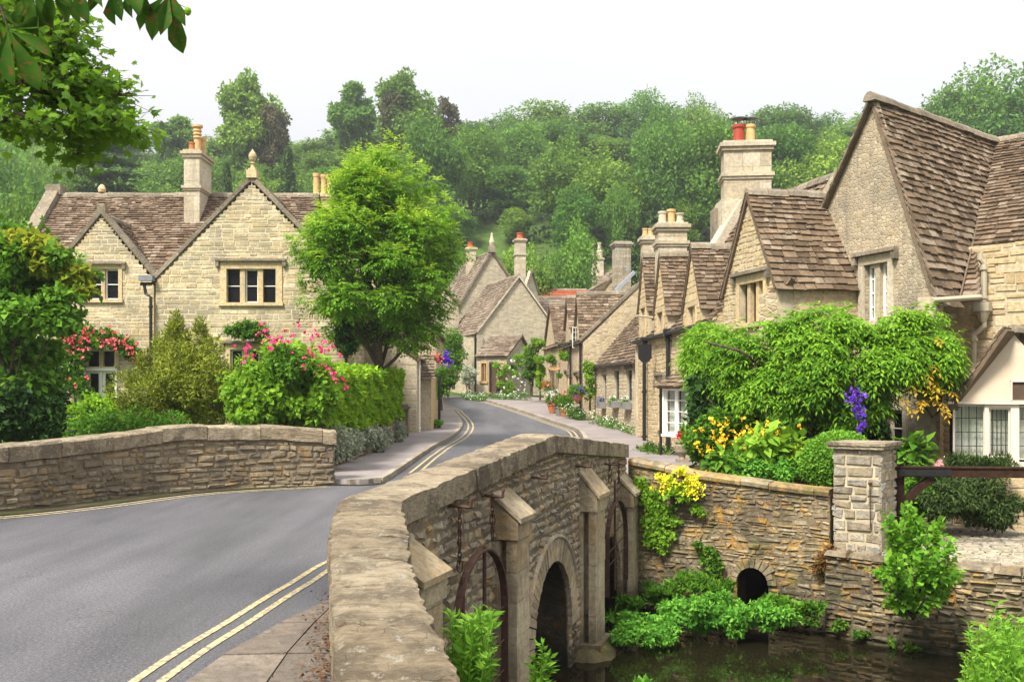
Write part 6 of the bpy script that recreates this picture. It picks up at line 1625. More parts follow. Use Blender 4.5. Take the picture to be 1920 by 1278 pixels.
def street_things():
    rng = random.Random(61)
    # shop bay window on the terrace
    root = thing('shop_window', (4.1, 24.0, 0), 'white painted bay shop window with its own slate roof beside the wisteria', 'bay window')
    A, B = Vector((3.78, 24.8, 0)), Vector((X_(1318, 23.0), 23.0, 0)); pl = vwall(A, B, 0); W = (B-A).length
    zt = Z_(727, 24); zs = Z_(818, 24)
    m = MB()
    c0 = Vector((3.78+.0, 24.8, 0)); c1 = Vector((X_(1290, 23.9), 23.9, 0)); c2 = B
    for (p, q, nl) in ((c0, c1, 2), (c1, c2, 2)):
        pq = vwall(p, q, 0); L_ = (q-p).length
        win(pq, (.05, zs+.04, L_-.05, zt-.03), root, nl, 1, 4, 'white', 'white', sw=.06, mw=.05, rec=.03, fw=.04, sill=False, curtain=2)
    for zz, h, o in ((zs-.03, .06, .07), (zt, .07, .05)):
        mm = MB()
        for (p, q) in ((c0, c1), (c1, c2)):
            pq = vwall(p, q, 0); bar(mm, pq, -.02, zz, (q-p).length+.02, zz+h, -.25, o)
        mm.build('moulding', M['white'], root)
    mm = MB()
    for p in (c1, c2): mm.box(p + Vector((.08, .12, zs/2)), (.22, .22, zs))
    mm.box(c1 + Vector((.08, .1, .12)), (.5, .4, .26)); mm.build('plinth', M['s_ashlar'], root)
    e = Vector((c0.x-.18, c0.y+.15, zt+.05)); dd = (B-A); rp = PL(e, dd + Vector((.1, -.3, 0)), (.62, .25, .48)); L_ = dd.length+.35
    roof('roof', rp, [(0, 0), (L_, 0), (L_-.2, .85), (.35, .85)], M['t_brown'], root, rng, (.17, .15), .26)
    rp2 = PL(Vector((c1.x-.1, c1.y-.15, zt+.06)), Vector((c2.x-c1.x+.3, c2.y-c1.y, 0)), (0, .5, .5)); roof('roof', rp2, [(0, 0), (1.3, 0), (1.2, .6), (.2, .6)], M['t_brown'], root, rng, (.17, .15), .26)
    pipe(root, [Vector((3.72, 24.9, zt)), Vector((3.72, 24.9, .05))], .035)
    t = thing('stone_urn', (X_(1279, 22.6), 22.6, .05), 'carved stone urn planted with bright red flowers below the shop window', 'urn'); m = MB(); c = t.location
    m.box(c + Vector((0, 0, .06)), (.26, .26, .12)); m.lathe(c + Vector((0, 0, .10)), [(.10, 0), (.07, .04), (.07, .08), (.15, .18), (.17, .32), (.15, .36), (.19, .40), (.19, .43)], 14); m.build('bowl', M['s_pier'], t)
    V, F = tuft(rng, c + Vector((0, 0, .66)), (.15, .15, .12), 300, .05); mkmesh('blossom', V, F, M['flower_red'], t, uv=False)
    V, F = tuft(rng, c + Vector((.05, 0, .72)), (.06, .06, .32), 160, .09); mkmesh('foliage', V, F, M['l_box'], t, uv=False)
    m = MB(); q = Vector((X_(1253, 25.2), 25.2, 0)); m.tube([q + Vector((0, 0, .55)), q + Vector((0, 0, 1.25))], .035, 8); m.box(q + Vector((0, 0, 1.2)), (.1, .1, .08)); m.box(q + Vector((0, 0, .9)), (.09, .09, .05)); tag(m.build('red_wall_pipe', M['red_paint']), 'narrow red painted metal fitting on the wall left of the shop window', 'wall fitting')  # red hydrant-like pipe fixed to the wall, not a lamp
    # shield sign on its bracket
    t = thing('hanging_sign', (X_(1209, 28.5), 28.5, 2.0), 'black shield-shaped hanging sign on the terrace above the pavement', 'sign'); Y = 28.5
    m = MB(); pts = [P(1197, 645, Y), P(1197, 671, Y), P(1203, 678, Y), P(1210, 681, Y), P(1216, 678, Y), P(1222, 671, Y), P(1222, 645, Y)]; m.prism(pts, (0, .05, 0)); m.build('board', M['black_iron'], t)
    m = MB(); m.tube([P(1201, 645, Y+.02), P(1201, 634, Y+.02)], .01, 5); m.tube([P(1218, 645, Y+.02), P(1218, 634, Y+.02)], .01, 5); m.tube([P(1194, 633, Y+.02), P(1228, 633, Y+.02)], .018, 6); m.build('bracket', M['black_iron'], t)
    m = MB(); m.tube([P(1194, 592, Y-.1), P(1224, 595, Y+.2)], .03, 8); tag(m.build('wooden_pole', M['s_ashlar']), 'short pale wooden pole jutting out over the black shield sign', 'pole')
    t = thing('oval_sign', (X_(1039, 50), 50, 2.6), 'small orange oval sign hanging among the baskets of the farthest cottage', 'sign'); m = MB(); V = []; c = P(1039, 690, 50)
    m.prism([c + Vector((.31*math.cos(a), 0, .115*math.sin(a))) for a in np.linspace(0, 2*math.pi, 20)[:-1]], (0, .05, 0)); m.build('board', M['oak'], t)
    m = MB(); m.prism([c + Vector((.26*math.cos(a), -.004, .085*math.sin(a))) for a in np.linspace(0, 2*math.pi, 20)[:-1]], (0, .003, 0)); m.build('painted_face', M['pot_buff'], t)
    m = MB(); m.tube([c + Vector((0, .02, .11)), c + Vector((0, .02, .22))], .012, 5); m.tube([c + Vector((-.1, .02, .22)), c + Vector((.5, .02, .24))], .014, 5); m.build('bracket', M['black_iron'], t)
# ================================================================ GARDENS AND PLANTS
def zb(px, py, Y): return np.array(P(px, py, Y))
def ash():
    g = np.random.default_rng(201); Y = 28.4; K = Y/25
    root = thing('leafy_tree', (X_(697, Y), Y, .2), 'bright green leafy tree with a rounded crown standing behind the hedge, beside the manor', 'tree')
    cx, cz = X_(716, Y), Z_(478, Y); R_ = np.array([2.05, 1.5, 2.62])*K
    cl = []
    for i in range(96):
        d = g.normal(0, 1, 3); d /= np.linalg.norm(d); q = g.uniform(.62, .95) if i > 14 else g.uniform(.1, .6)
        # egg outline: narrower at the top
        t = d[2]*q; k = 1.0 - .42*max(0, t) - .06*max(0, -t)
        c = np.array([cx, Y, cz]) + np.array([d[0]*q*R_[0]*k, d[1]*q*R_[1]*k, t*R_[2]]); s = g.uniform(.34, .56)*K
        cl.append((c, np.array([s, s, s*.62])))
    for (px, py, s) in ((725, 285, .24), (738, 262, .14), (742, 278, .2), (722, 300, .26), (672, 292, .13), (712, 300, .25), (775, 318, .24), (690, 300, .2), (652, 318, .2), (830, 385, .26), (602, 395, .22), (752, 300, .2), (668, 300, .2), (640, 345, .3), (800, 340, .3), (835, 430, .3), (600, 420, .3), (590, 560, .35), (640, 620, .35), (790, 620, .38), (830, 570, .35), (760, 640, .3), (600, 470, .3), (575, 520, .2), (862, 480, .22), (850, 400, .2)):
        cl.append((zb(px, py, Y + g.uniform(-.5, .5)), np.array([s, s, s*.7])*K))
    area = np.array([r[0]**2 for c, r in cl]); area /= area.sum(); P1, O1, P2, O2 = [], [], [], []
    for (c, r), a in zip(cl, area):
        n = int(12500*a); p, o = in_ell(g, c, r, n, .55); top = p[:, 2] > (Z_(450, Y) + g.normal(0, 1.0, n)); top &= (o[:, 2] > -.1) & (g.random(n) < .72)  # young growth kept high: bright top over dark interior is set by leaf colour
        P1.append(p[~top]); O1.append(o[~top]); P2.append(p[top]); O2.append(o[top])
    f1 = fronds(g, np.concatenate(P1), np.concatenate(O1), .27, 4, .115, .46, .75); f2 = fronds(g, np.concatenate(P2), np.concatenate(O2), .26, 4, .115, .44, .3, rise=.3)
    mk('crown', f1, M['l_ash'], root); c2 = mk('young_foliage', f2, M['l_ashtop'], root)
    m = MB(); limbs(m, g, (X_(695, Y), Y, .2), (X_(712, Y), Y, Z_(520, Y)), [c for c, r in cl[20:34]], .20, .40)
    m.tube([Vector((X_(697, Y), Y, Z_(660, Y))), P(735, 615, Y), P(768, 585, Y), P(800, 540, Y)], [.13, .10, .07, .03], 8); m.tube([P(700, 640, Y), P(672, 590, Y), P(650, 540, Y)], [.10, .07, .03], 8)
    m.build('trunk', M['bark'], root)
def hedge():
    g = np.random.default_rng(203); a, b = np.array([-3.83, 21.4]), np.array([-3.50, 31.6]); root = thing('clipped_hedge', (-4.3, 27, .4), 'bright yellow-green clipped hedge above the low garden wall on the left of the street', 'hedge')
    # box of leaves with bulging faces: road face, near end, top
    n = 34000; s = g.random(n); k = g.random(n); u = a[None]*(1-s[:, None]) + b[None]*s[:, None]; z0, z1 = .75, 2.18
    which = g.random(n); back = 1.15
    d = np.where(which < .55, 0, g.random(n)*back); z = np.where(which < .55, z0+(z1-z0)*k, z1 - .10*(d/back-.5)**2); out = np.where((which < .55)[:, None], [1., -.02, .15], [0., 0, 1.])
    ends = which > .82; s2 = np.where(ends, np.where(g.random(n) < .6, 0, 1), s); u = a[None]*(1-s2[:, None]) + b[None]*s2[:, None]; z = np.where(ends, z0+(z1-z0)*g.random(n), z); out = np.where(ends[:, None], [0, -1., .15], out)
    bump_ = .10*np.sin(s*31+z*3)*np.sin(z*7+s*9) - np.abs(g.normal(0, .10, n)); x = u[:, 0] - d + bump_*(which < .55); zz = z + .06*np.sin(s*17) + np.where((which >= .55) & ~ends, bump_, 0)
    y = u[:, 1] + np.where(ends, -bump_, 0); zz = zz + np.interp(y, [20, 32], [-.05, .12])
    mk('foliage', leaf_quads(g, np.c_[x, y, zz], out, .115, .6, .1, .4, .7), M['l_hedge'], root)
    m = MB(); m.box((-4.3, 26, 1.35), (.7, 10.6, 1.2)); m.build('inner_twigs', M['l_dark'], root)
    # low wall under it
    rng = random.Random(9); r2 = thing('garden_wall', (-3.8, 27, 0), 'low rough stone wall under the clipped hedge with silvery plants hanging over it', 'stone wall')
    for (p, q) in (((-3.86, 18.8), (-3.70, 24)), ((-3.70, 24), (-3.40, 32.0))):
        pl = vwall(p, q, .05); l = (Vector(p)-Vector(q)).length; wall('wall', pl, [(0, 0), (l, 0), (l, .66), (0, .62)], [], M['mortar_dark'], r2, rng, .3, dict(w=.24, h=.09, dep=.05, gap=.012, irregular=.9), M['s_parapet'])
    for i, (px, py, s) in enumerate(((643, 838, .36), (664, 832, .28), (693, 824, .22), (709, 820, .28), (724, 818, .22), (744, 808, .30))):
        Y = (20.6, 22.4, 24.6, 25.8, 27.2, 29.6)[i]; c = P(px, py, Y); c.x = -3.62 + (Y-20.6)*.025
        root = thing('silver_plant', tuple(c), ['silvery plant at the left end of the low wall, next to the parapet', 'second silvery plant from the parapet on the low wall', 'small silvery plant in the middle of the low wall', 'silvery plant spilling over the middle of the low wall', 'small silvery plant right of the middle of the low wall', 'silvery plant at the right end of the low wall by the gate pillar'][i], 'plant', 'silvery plants on the low wall')
        mk('foliage', crown_mesh(g, [(np.array(c)+g.normal(0, s*.25, 3), np.array([s*.55, s*.7, s*.95])) for _ in range(4)], 1500, .085, .35, .5, .2, .7, .3), M['l_silver'], root)
def wisteria():
    g = np.random.default_rng(205); root = thing('wisteria', (X_(1516, 17.6), 17.6, 0), 'huge bright green wisteria arching along the front of the gabled houses', 'climbing plant')
    top = [(1288, 640), (1310, 612), (1350, 618), (1400, 604), (1450, 620), (1500, 600), (1550, 572), (1590, 600), (1640, 614), (1700, 592), (1740, 590), (1765, 625), (1785, 665)]
    bot = [(1288, 680), (1310, 745), (1345, 730), (1400, 785), (1440, 765), (1480, 812), (1515, 790), (1560, 812), (1600, 800), (1640, 780), (1680, 735), (1720, 705), (1750, 725), (1785, 700)]
    pts, out = [], []; N = 15500
    xs_ = g.uniform(1283, 1790, N*2); k = g.random(N*2)
    # tufts: attract points to clump centres
    cxs = g.uniform(1290, 1785, 120); cks = g.random(120); cyd = g.uniform(-.45, .30, 120); crs = g.uniform(.5, 1.5, 120)
    for i in range(N):
        j = g.integers(0, 120); px = cxs[j] + g.normal(0, 13*crs[j]); kk = np.clip(cks[j] + g.normal(0, .06*crs[j]), -.06, 1.08); px = np.clip(px, 1292, 1772)
        t = np.interp(px, [a for a, b in top], [b for a, b in top]); b_ = np.interp(px, [a for a, b in bot], [b for a, b in bot]); py = t + (b_-t)*kk
        Yc = np.interp(px, [1280, 1400, 1560, 1700, 1790], [21.0, 18.3, 17.2, 17.0, 17.3]); thick = math.sin(math.pi*min(1, max(0, kk*.9+.1)))
        Y = Yc - thick*.30 - cyd[j] + g.random()**2*.7
        pts.append(zb(px, py, Y)); out.append((g.normal(0, .4), -1, .25 - .5*kk))
    p = np.array(pts); o = unit(np.array(out)); 
    hb = g.random(len(p)) < .5; mk('foliage', cat([fronds(g, p[hb], o[hb], .30, 5, .115, .34, .9, jit=.6, rise=.2), fronds(g, p[~hb], o[~hb], .25, 5, .095, .34, 1.3, jit=.6)]), M['l_wist'], root)
    tops = g.random(len(p)) < .12; mk('young_foliage', fronds(g, p[tops] + [0, -.12, .05], o[tops], .26, 5, .10, .36, .8), M['l_vine'], root)
    gp = np.array([zb(g.normal(1738, 22), g.normal(715, 26), 16.6) for _ in range(26)]); mk('yellowing_foliage', fronds(g, gp, np.tile([0, -1., 0], (26, 1)), .30, 5, .10, .36, 1.3), M['l_gold'], root)
    dk = np.array([zb(g.uniform(1295, 1690), g.uniform(700, 850), g.uniform(19.0, 19.8)) for _ in range(9000)]); keep = dk[:, 0]/dk[:, 1]*FPX+960 < 1660; mk('inner_foliage', leaf_quads(g, dk[keep], np.tile([0, -1., .2], (keep.sum(), 1)), .16, .5, .4, .3, .8), M['l_dark'], root)  # dark fill behind the fronds; shade of the gap is put into its colour
    m = MB()
    for (px, x2, Y) in ((1516, 1510, 17.5), (1536, 1545, 17.9), (1450, 1440, 18.4)): m.tube([P(px, 900, Y), P(px+3, 820, Y), P(px-2, 750, Y), P(x2, 660, Y)], [.05, .045, .05, .03], 7)
    for (a, b) in (((1516, 700), (1400, 640)), ((1516, 690), (1640, 630)), ((1536, 700), (1740, 640)), ((1450, 690), (1320, 640))): m.tube([P(a[0], a[1], 17.7), P((a[0]+b[0])/2, (a[1]+b[1])/2-8, 17.6), P(b[0], b[1], 17.8)], [.04, .03, .015], 6)
    m.tube([P(1735, 762, 17.4), P(1748, 782, 17.2), P(1762, 770, 17.3), P(1770, 720, 17.6)], [.02, .022, .02, .012], 6)
    for (a, b, c) in (((1430, 745), (1438, 768), (1437, 782)), ((1325, 745), (1336, 755), (1337, 772))): m.tube([P(a[0], a[1], 17.3), P(b[0], b[1], 17.2), P(c[0], c[1], 17.2)], .006, 4)
    m.build('stem', M['bark'], root)
    r2 = thing('purple_clematis', tuple(P(1612, 800, 16.3)), 'deep purple flowers trailing down below the wisteria', 'flowering climber')
    fp = [zb(g.normal(np.interp(py, [725, 800], [1603, 1616]), 8), py, 16.25 + g.normal(0, .1)) for py in g.uniform(728, 808, 46)] + [zb(g.uniform(1582, 1615), g.normal(746, 4), 16.3) for _ in range(12)]
    blossoms(g, np.array(fp), np.tile([0, -1., 0], (len(fp), 1)), 5, .035, .042, 'flower_purple', r2)
    m = MB(); m.tube([P(1612, 830, 16.4), P(1608, 770, 16.4), P(1600, 700, 16.6)], .012, 5); m.build('stem', M['bark'], r2)
def garden_right():
    g = np.random.default_rng(207)
    def yel(n, xr, yr, Y, mat='flower_yellow', sz=.048, each=6, rad=.026):
        def f(g_, cl, root):
            p = np.array([zb(g.uniform(*xr), g.uniform(*yr), Y + g.uniform(-.15, .1)) for _ in range(n)]); blossoms(g, p, np.tile([0, -1., .2], (n, 1)), each, rad, sz, mat, root)
        return f
    bush('yellow_shrub', 'shrub covered in golden yellow flowers nearest the shop window', 'shrub', zb(1345, 830, 18.2), (.62, .45, .62), 9000, .085, 'l_mid', 1, extra=yel(75, (1300, 1395), (785, 890), 17.75))
    bush('yellow_shrub', 'shrub covered in golden yellow flowers behind the middle of the river wall', 'shrub', zb(1448, 845, 17.2), (.66, .45, .66), 9000, .085, 'l_mid', 2, extra=yel(85, (1388, 1500), (790, 905), 16.75))
    for i, (px, py, r, lb) in enumerate(((1400, 890, .28, 'left one of the two blue-green rue plants behind the river wall'), (1466, 893, .30, 'right one of the two blue-green rue plants, left of the box ball'))):
        bush('rue_plant', lb, 'plant', zb(px, py-5, 16.3), (r*1.3, .3, r), 3800, .06, 'l_water', 30+i, k=14, stem=False)
    for i, (px, py, lb) in enumerate(((1425, 835, 'large-leaved green plant among the yellow flowers on the left'), (1478, 845, 'large-leaved green plant a little left of the box ball'), (1365, 870, 'large-leaved green plant below the left yellow shrub'))):
        r = thing('leafy_plant', tuple(P(px, py+30, 16.5)), lb, 'plant'); pp, o = in_ell(g, zb(px, py, 16.5), (.38, .25, .28), 150, .3); mk('foliage', leaf_quads(g, pp, o, .19, .6, .4, 1.6, .6), M['l_vine' if i != 2 else 'l_mid'], r)
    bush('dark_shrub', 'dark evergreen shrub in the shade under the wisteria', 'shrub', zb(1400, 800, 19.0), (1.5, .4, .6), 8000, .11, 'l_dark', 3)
    # box ball
    r = thing('box_ball', tuple(P(1572, 915, 15.7)), 'round clipped light green box bush behind the stone pier', 'box bush'); c = zb(1574, 868, 15.72); n = 17000
    d = unit(g.normal(0, 1, (n, 3))); rad = np.array([.60, .50, .50]); q = 1 - .10*g.random(n) + .02*np.sin(d[:, 0]*14)*np.sin(d[:, 2]*11); mk('foliage', leaf_quads(g, c + d*rad*q[:, None], d, .045, .7, 0, .3, .7), M['l_box'], r)
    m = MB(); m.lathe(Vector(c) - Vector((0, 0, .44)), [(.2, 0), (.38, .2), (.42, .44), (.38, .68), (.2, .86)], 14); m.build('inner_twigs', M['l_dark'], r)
    # plants between pier and bay
    r = thing('castor_plant', tuple(P(1715, 880, 16.4)), 'dark large-leaved plant beside the side door right of the pier', 'plant'); pp, o = in_ell(g, zb(1712, 848, 16.5), (.32, .25, .30), 200, .2); mk('foliage', leaf_quads(g, pp, o, .17, .65, .2, 1.2, .7), M['l_mid'], r)
    bush('dark_shrub', 'dark green bushes at the foot of the house directly right of the pier', 'shrub', zb(1715, 930, 16.2), (.55, .3, .45), 5000, .09, 'l_mid', 4, stem=False)
    bush('pink_flowers', 'soft pink flowers below the left bay window', 'flowers', zb(1762, 872, 16.5), (.17, .12, .14), 700, .045, 'flower_pale', 6, k=6, stem=False)
    bush('rosemary', 'low spiky shrub growing right below the bay windows', 'shrub', zb(1835, 873, 16.25), (.72, .25, .16), 7000, .075, 'l_yew', 7, k=22, asp=.22, droop=-.9, stem=False)
    bush('cotoneaster', 'wide dark arching shrub at the foot of the bay, behind the timber barrier', 'shrub', zb(1812, 938, 16.0), (1.0, .45, .42), 26000, .085, 'l_yew', 8, k=44, asp=.30, droop=.6, low=-1)
    # moss-red plant, lime flowers, ivies on the river wall
    A = Vector((*BR1, 0)); B_ = Vector((*RW1, 0)); pl = PL(A, B_-A, (0, 0, 1)); nn = np.array(pl.n)
    def onwall(px, py, d): u, v = pl.hit(px, py); return np.array(pl.pt(u, v, d))
    def patch(name, label, cat_, spots, N, size, mat, dep=.10, asp=.75, group=None, kind=None):
        r = thing(name, tuple(onwall(spots[0][0], spots[0][1], .05)), label, cat_, group); cl = []
        P_, O = [], []
        tot = sum(s*s for _, _, s in spots)
        for (px, py, s) in spots:
            n = int(.8*N*s*s/tot); a = g.random(n)*2*math.pi; q = s*(.35 + .75*g.random(n))*np.sqrt(g.random(n)); 
            for x, y in zip(px+q*np.cos(a), py+q*np.sin(a)*1.1): P_.append(onwall(x, y, .03 + g.random()*dep)); O.append(nn)
        mk('foliage', leaf_quads(g, np.array(P_), np.array(O), size, asp, .35, .1, .6), M[mat], r); return r
    patch('creeping_ivy', 'light green creeper spreading down the river wall beside the bridge', 'ivy', [(1205, 905, 14), (1225, 935, 22), (1240, 965, 24), (1232, 1000, 24), (1248, 1015, 14), (1270, 975, 10), (1215, 975, 12), (1262, 1000, 10), (1246, 1030, 8)], 3600, .060, 'l_vine')
    patch('ivy_clump', 'ivy clump hanging on the river wall just left of the culvert', 'ivy', [(1335, 1042, 18), (1345, 1060, 15), (1350, 1080, 8), (1330, 1030, 8)], 1500, .06, 'l_ivy')
    patch('small_creeper', 'tiny green tuft on the river wall below the lime flowers', 'ivy', [(1308, 950, 9), (1318, 958, 7)], 400, .05, 'l_vine')
    patch('small_creeper', 'tiny green tuft on the river wall above the ivy clump', 'ivy', [(1312, 1018, 8), (1268, 948, 7)], 300, .05, 'l_ivy')
    patch('red_creeper', 'reddish brown creeping plant at the foot of the stone pier', 'plant', [(1560, 1045, 24), (1590, 1048, 20), (1540, 1058, 14), (1612, 1055, 14), (1598, 1075, 12)], 2200, .05, 'l_redplant', .16)
    r = patch('lime_flowers', 'clump of lime yellow flowers growing on top of the river wall', 'flowers', [(1272, 915, 16), (1290, 922, 14)], 500, .09, 'l_vine', .2)
    fp = [onwall(g.normal(a, s), g.normal(b, s*.6), .14 + g.random()*.12) for a, b, s, k in ((1252, 893, 8, 1), (1262, 908, 10, 1), (1275, 915, 12, 1), (1312, 908, 9, 1), (1300, 918, 12, 1), (1288, 882, 6, 1), (1305, 895, 6, 1)) for _ in range(26)]
    blossoms(g, np.array(fp), np.tile(nn, (len(fp), 1)), 7, .035, .038, 'flower_lime', r)
    # plants at the water
    def ribbon(name, label, cat_, spots, N, size, mat, Yoff=0, asp=.5, droop=-.5, kind=None, group=None):
        r = thing(name, tuple(P(spots[0][0], spots[0][1], spots[0][2])), label, cat_, group, kind); cl = []
        for px, py, Y, s in spots:
            for _ in range(9):
                q = s*g.uniform(.16, .42); cl.append((zb(px, py, Y) + g.normal(0, 1, 3)*[s*.5, s*.3, s*.22] - [0, 0, .04], np.array([q, q*.8, q*g.uniform(.4, .8)])*.88))
        mk('foliage', cat([crown_mesh(g, cl, int(N*.8), size, asp, droop, .8, .7, .4), sprigs(g, cl, int(N/50), s*.45, size, asp, 8, .9)]), M[mat], r); return r
    ribbon('water_plants', 'bright green mound of water plants beside the foot of the third buttress', 'water plants', [(1165, 1180, 13.6, .26), (1200, 1172, 13.8, .30), (1235, 1182, 13.6, .26), (1180, 1160, 14, .22), (1215, 1188, 13.4, .24)], 5200, .055, 'l_water', droop=.1)
    ribbon('water_plants', 'wide bank of bright green water plants in front of the culvert', 'water plants', [(1300, 1150, 14.2, .40), (1350, 1155, 14.0, .42), (1400, 1150, 14.0, .40), (1440, 1148, 14.0, .34), (1470, 1150, 14.0, .2), (1320, 1130, 14.6, .36), (1380, 1128, 14.5, .34), (1275, 1140, 14.6, .3), (1250, 1155, 14.4, .26)], 15000, .060, 'l_water', droop=.0)
    ribbon('tall_weeds', 'taller weeds growing against the river wall between the bridge and culvert', 'weeds', [(1190, 1130, 15.4, .28), (1230, 1120, 15.4, .34), (1270, 1105, 15.2, .36), (1320, 1100, 15.1, .34), (1300, 1085, 15.2, .24), (1165, 1150, 15.4, .25)], 6000, .085, 'l_mid', asp=.3, droop=-1.2)
    ribbon('bank_plants', 'low green plants at the water line right of the culvert', 'plants', [(1465, 1130, 14.5, .18), (1490, 1138, 14.4, .16), (1520, 1135, 14.3, .15), (1450, 1120, 14.6, .14)], 1800, .08, 'l_mid', asp=.6)
    ribbon('water_moss', 'mossy strip of weeds along the water line under the pier', 'moss', [(1520, 1158, 14.3, .10), (1570, 1168, 14.2, .11), (1620, 1182, 14.0, .12), (1670, 1196, 13.8, .11), (1720, 1206, 13.6, .11)], 2600, .05, 'l_ivy', droop=.2)
    # alder shoot
    r = thing('alder_sapling', tuple(P(1710, 1190, 12.9)), 'bright green young bush growing out of the terrace wall above the water', 'bush'); m = MB(); Pp, Oo = [], []
    stems = [((1712, 1150), (1718, 1050), (1700, 950)), ((1712, 1150), (1740, 1060), (1760, 985)), ((1710, 1150), (1685, 1070), (1668, 975)), ((1712, 1160), (1680, 1110), (1652, 1070)), ((1714, 1150), (1750, 1100), (1790, 1075)), ((1712, 1150), (1730, 1080), (1722, 970)), ((1712, 1160), (1700, 1130), (1668, 1130)), ((1714, 1150), (1760, 1090), (1780, 1020)), ((1712, 1150), (1700, 1060), (1690, 1000)), ((1712, 1160), (1735, 1120), (1765, 1110)), ((1712, 1150), (1715, 1080), (1705, 1030)), ((1712, 1150), (1725, 1120), (1730, 1040)), ((1712, 1155), (1690, 1110), (1680, 1050))]
    for (a, b, c) in stems:
        Ys = [12.9, 12.7 + g.normal(0, .2), 12.6 + g.normal(0, .3)]; q = [Vector(zb(*s, y)) for s, y in zip((a, b, c), Ys)]; m.tube(q, [.018, .012, .004], 5)
        for t in np.linspace(.25, 1.0, 30):
            p = (1-t)**2*np.array(q[0]) + 2*t*(1-t)*np.array(q[1]) + t*t*np.array(q[2])
            for _ in range(11): Pp.append(p + g.normal(0, .05, 3)); Oo.append(unit(g.normal(0, 1, (1, 3)) + [[0, -.5, .5]])[0])
    mk('foliage', leaf_quads(g, np.array(Pp), np.array(Oo), .078, .72, -.1, .9, .5), M['l_alder'], r); m.build('stem', M['bark'], r)
    # weeds near the viewer
    def weed(label, spots, mat='l_weed', leaf=.10, name='tall_weed', group=None, n=26):
        r = thing(name, tuple(P(*spots[0][0])), label, 'weed', group); m = MB(); Pp, Oo = [], []
        for (base, tip) in spots:
            a, c = zb(*base), zb(*tip); b = (a+c)/2 + g.normal(0, .03, 3); m.tube([Vector(a), Vector(b), Vector(c)], [.007, .005, .002], 5)
            for i in range(n):
                t = .15 + .85*i/n; p = (1-t)**2*a + 2*t*(1-t)*b + t*t*c; ang = i*2.4
                for k in range(2): o = np.array([math.cos(ang+k*3.14), math.sin(ang+k*3.14), .55]); Pp.append(p); Oo.append(o/np.linalg.norm(o))
        gg = np.random.default_rng(9); mk('foliage', leaf_quads(g, np.array(Pp), np.array(Oo), leaf, .30, -.1, .5, .18), M[mat], r); m.build('stem', M['l_weed'], r)
    weed('light green weeds sprouting between the near parapet and the first iron hoop', [((g.uniform(850, 925), 1420, 6.8 + g.uniform(-.3, .5)), (g.uniform(842, 925), g.uniform(1135, 1240), 6.8 + g.uniform(-.3, .5))) for _ in range(34)], leaf=.075, n=40)
    weed('single leafy weed standing in the water in front of the middle arch', [((1018, 1330, 9.6), (1018, 1203, 9.6)), ((1022, 1330, 9.7), (1030, 1225, 9.7)), ((1014, 1330, 9.6), (1006, 1232, 9.6))], leaf=.10, n=34)
    weed('mass of pale green weeds filling the bottom right corner of the picture', [((g.uniform(1800, 1990), 1500, 8.6 + g.uniform(-.6, .8)), (g.uniform(1795, 1960), g.uniform(1150, 1290), 8.6 + g.uniform(-.6, .8))) for _ in range(115)], leaf=.07, n=40)
    weed('slender green weed by the terrace wall above the bottom right corner', [((1860+i*14, 1290, 11.2), (1868+i*10, 1130+i*14, 11.2)) for i in range(4)], 'l_mid', leaf=.11)
    r = thing('bur_plant', tuple(P(1215, 1290, 11.6)), 'tip of a small green water plant at the bottom edge below the third buttress', 'plant'); pp, o = in_ell(g, zb(1205, 1285, 11.8), (.12, .1, .07), 60, .2); mk('foliage', leaf_quads(g, pp, o, .09, .4, -.6, .5, .5), M['l_water'], r)
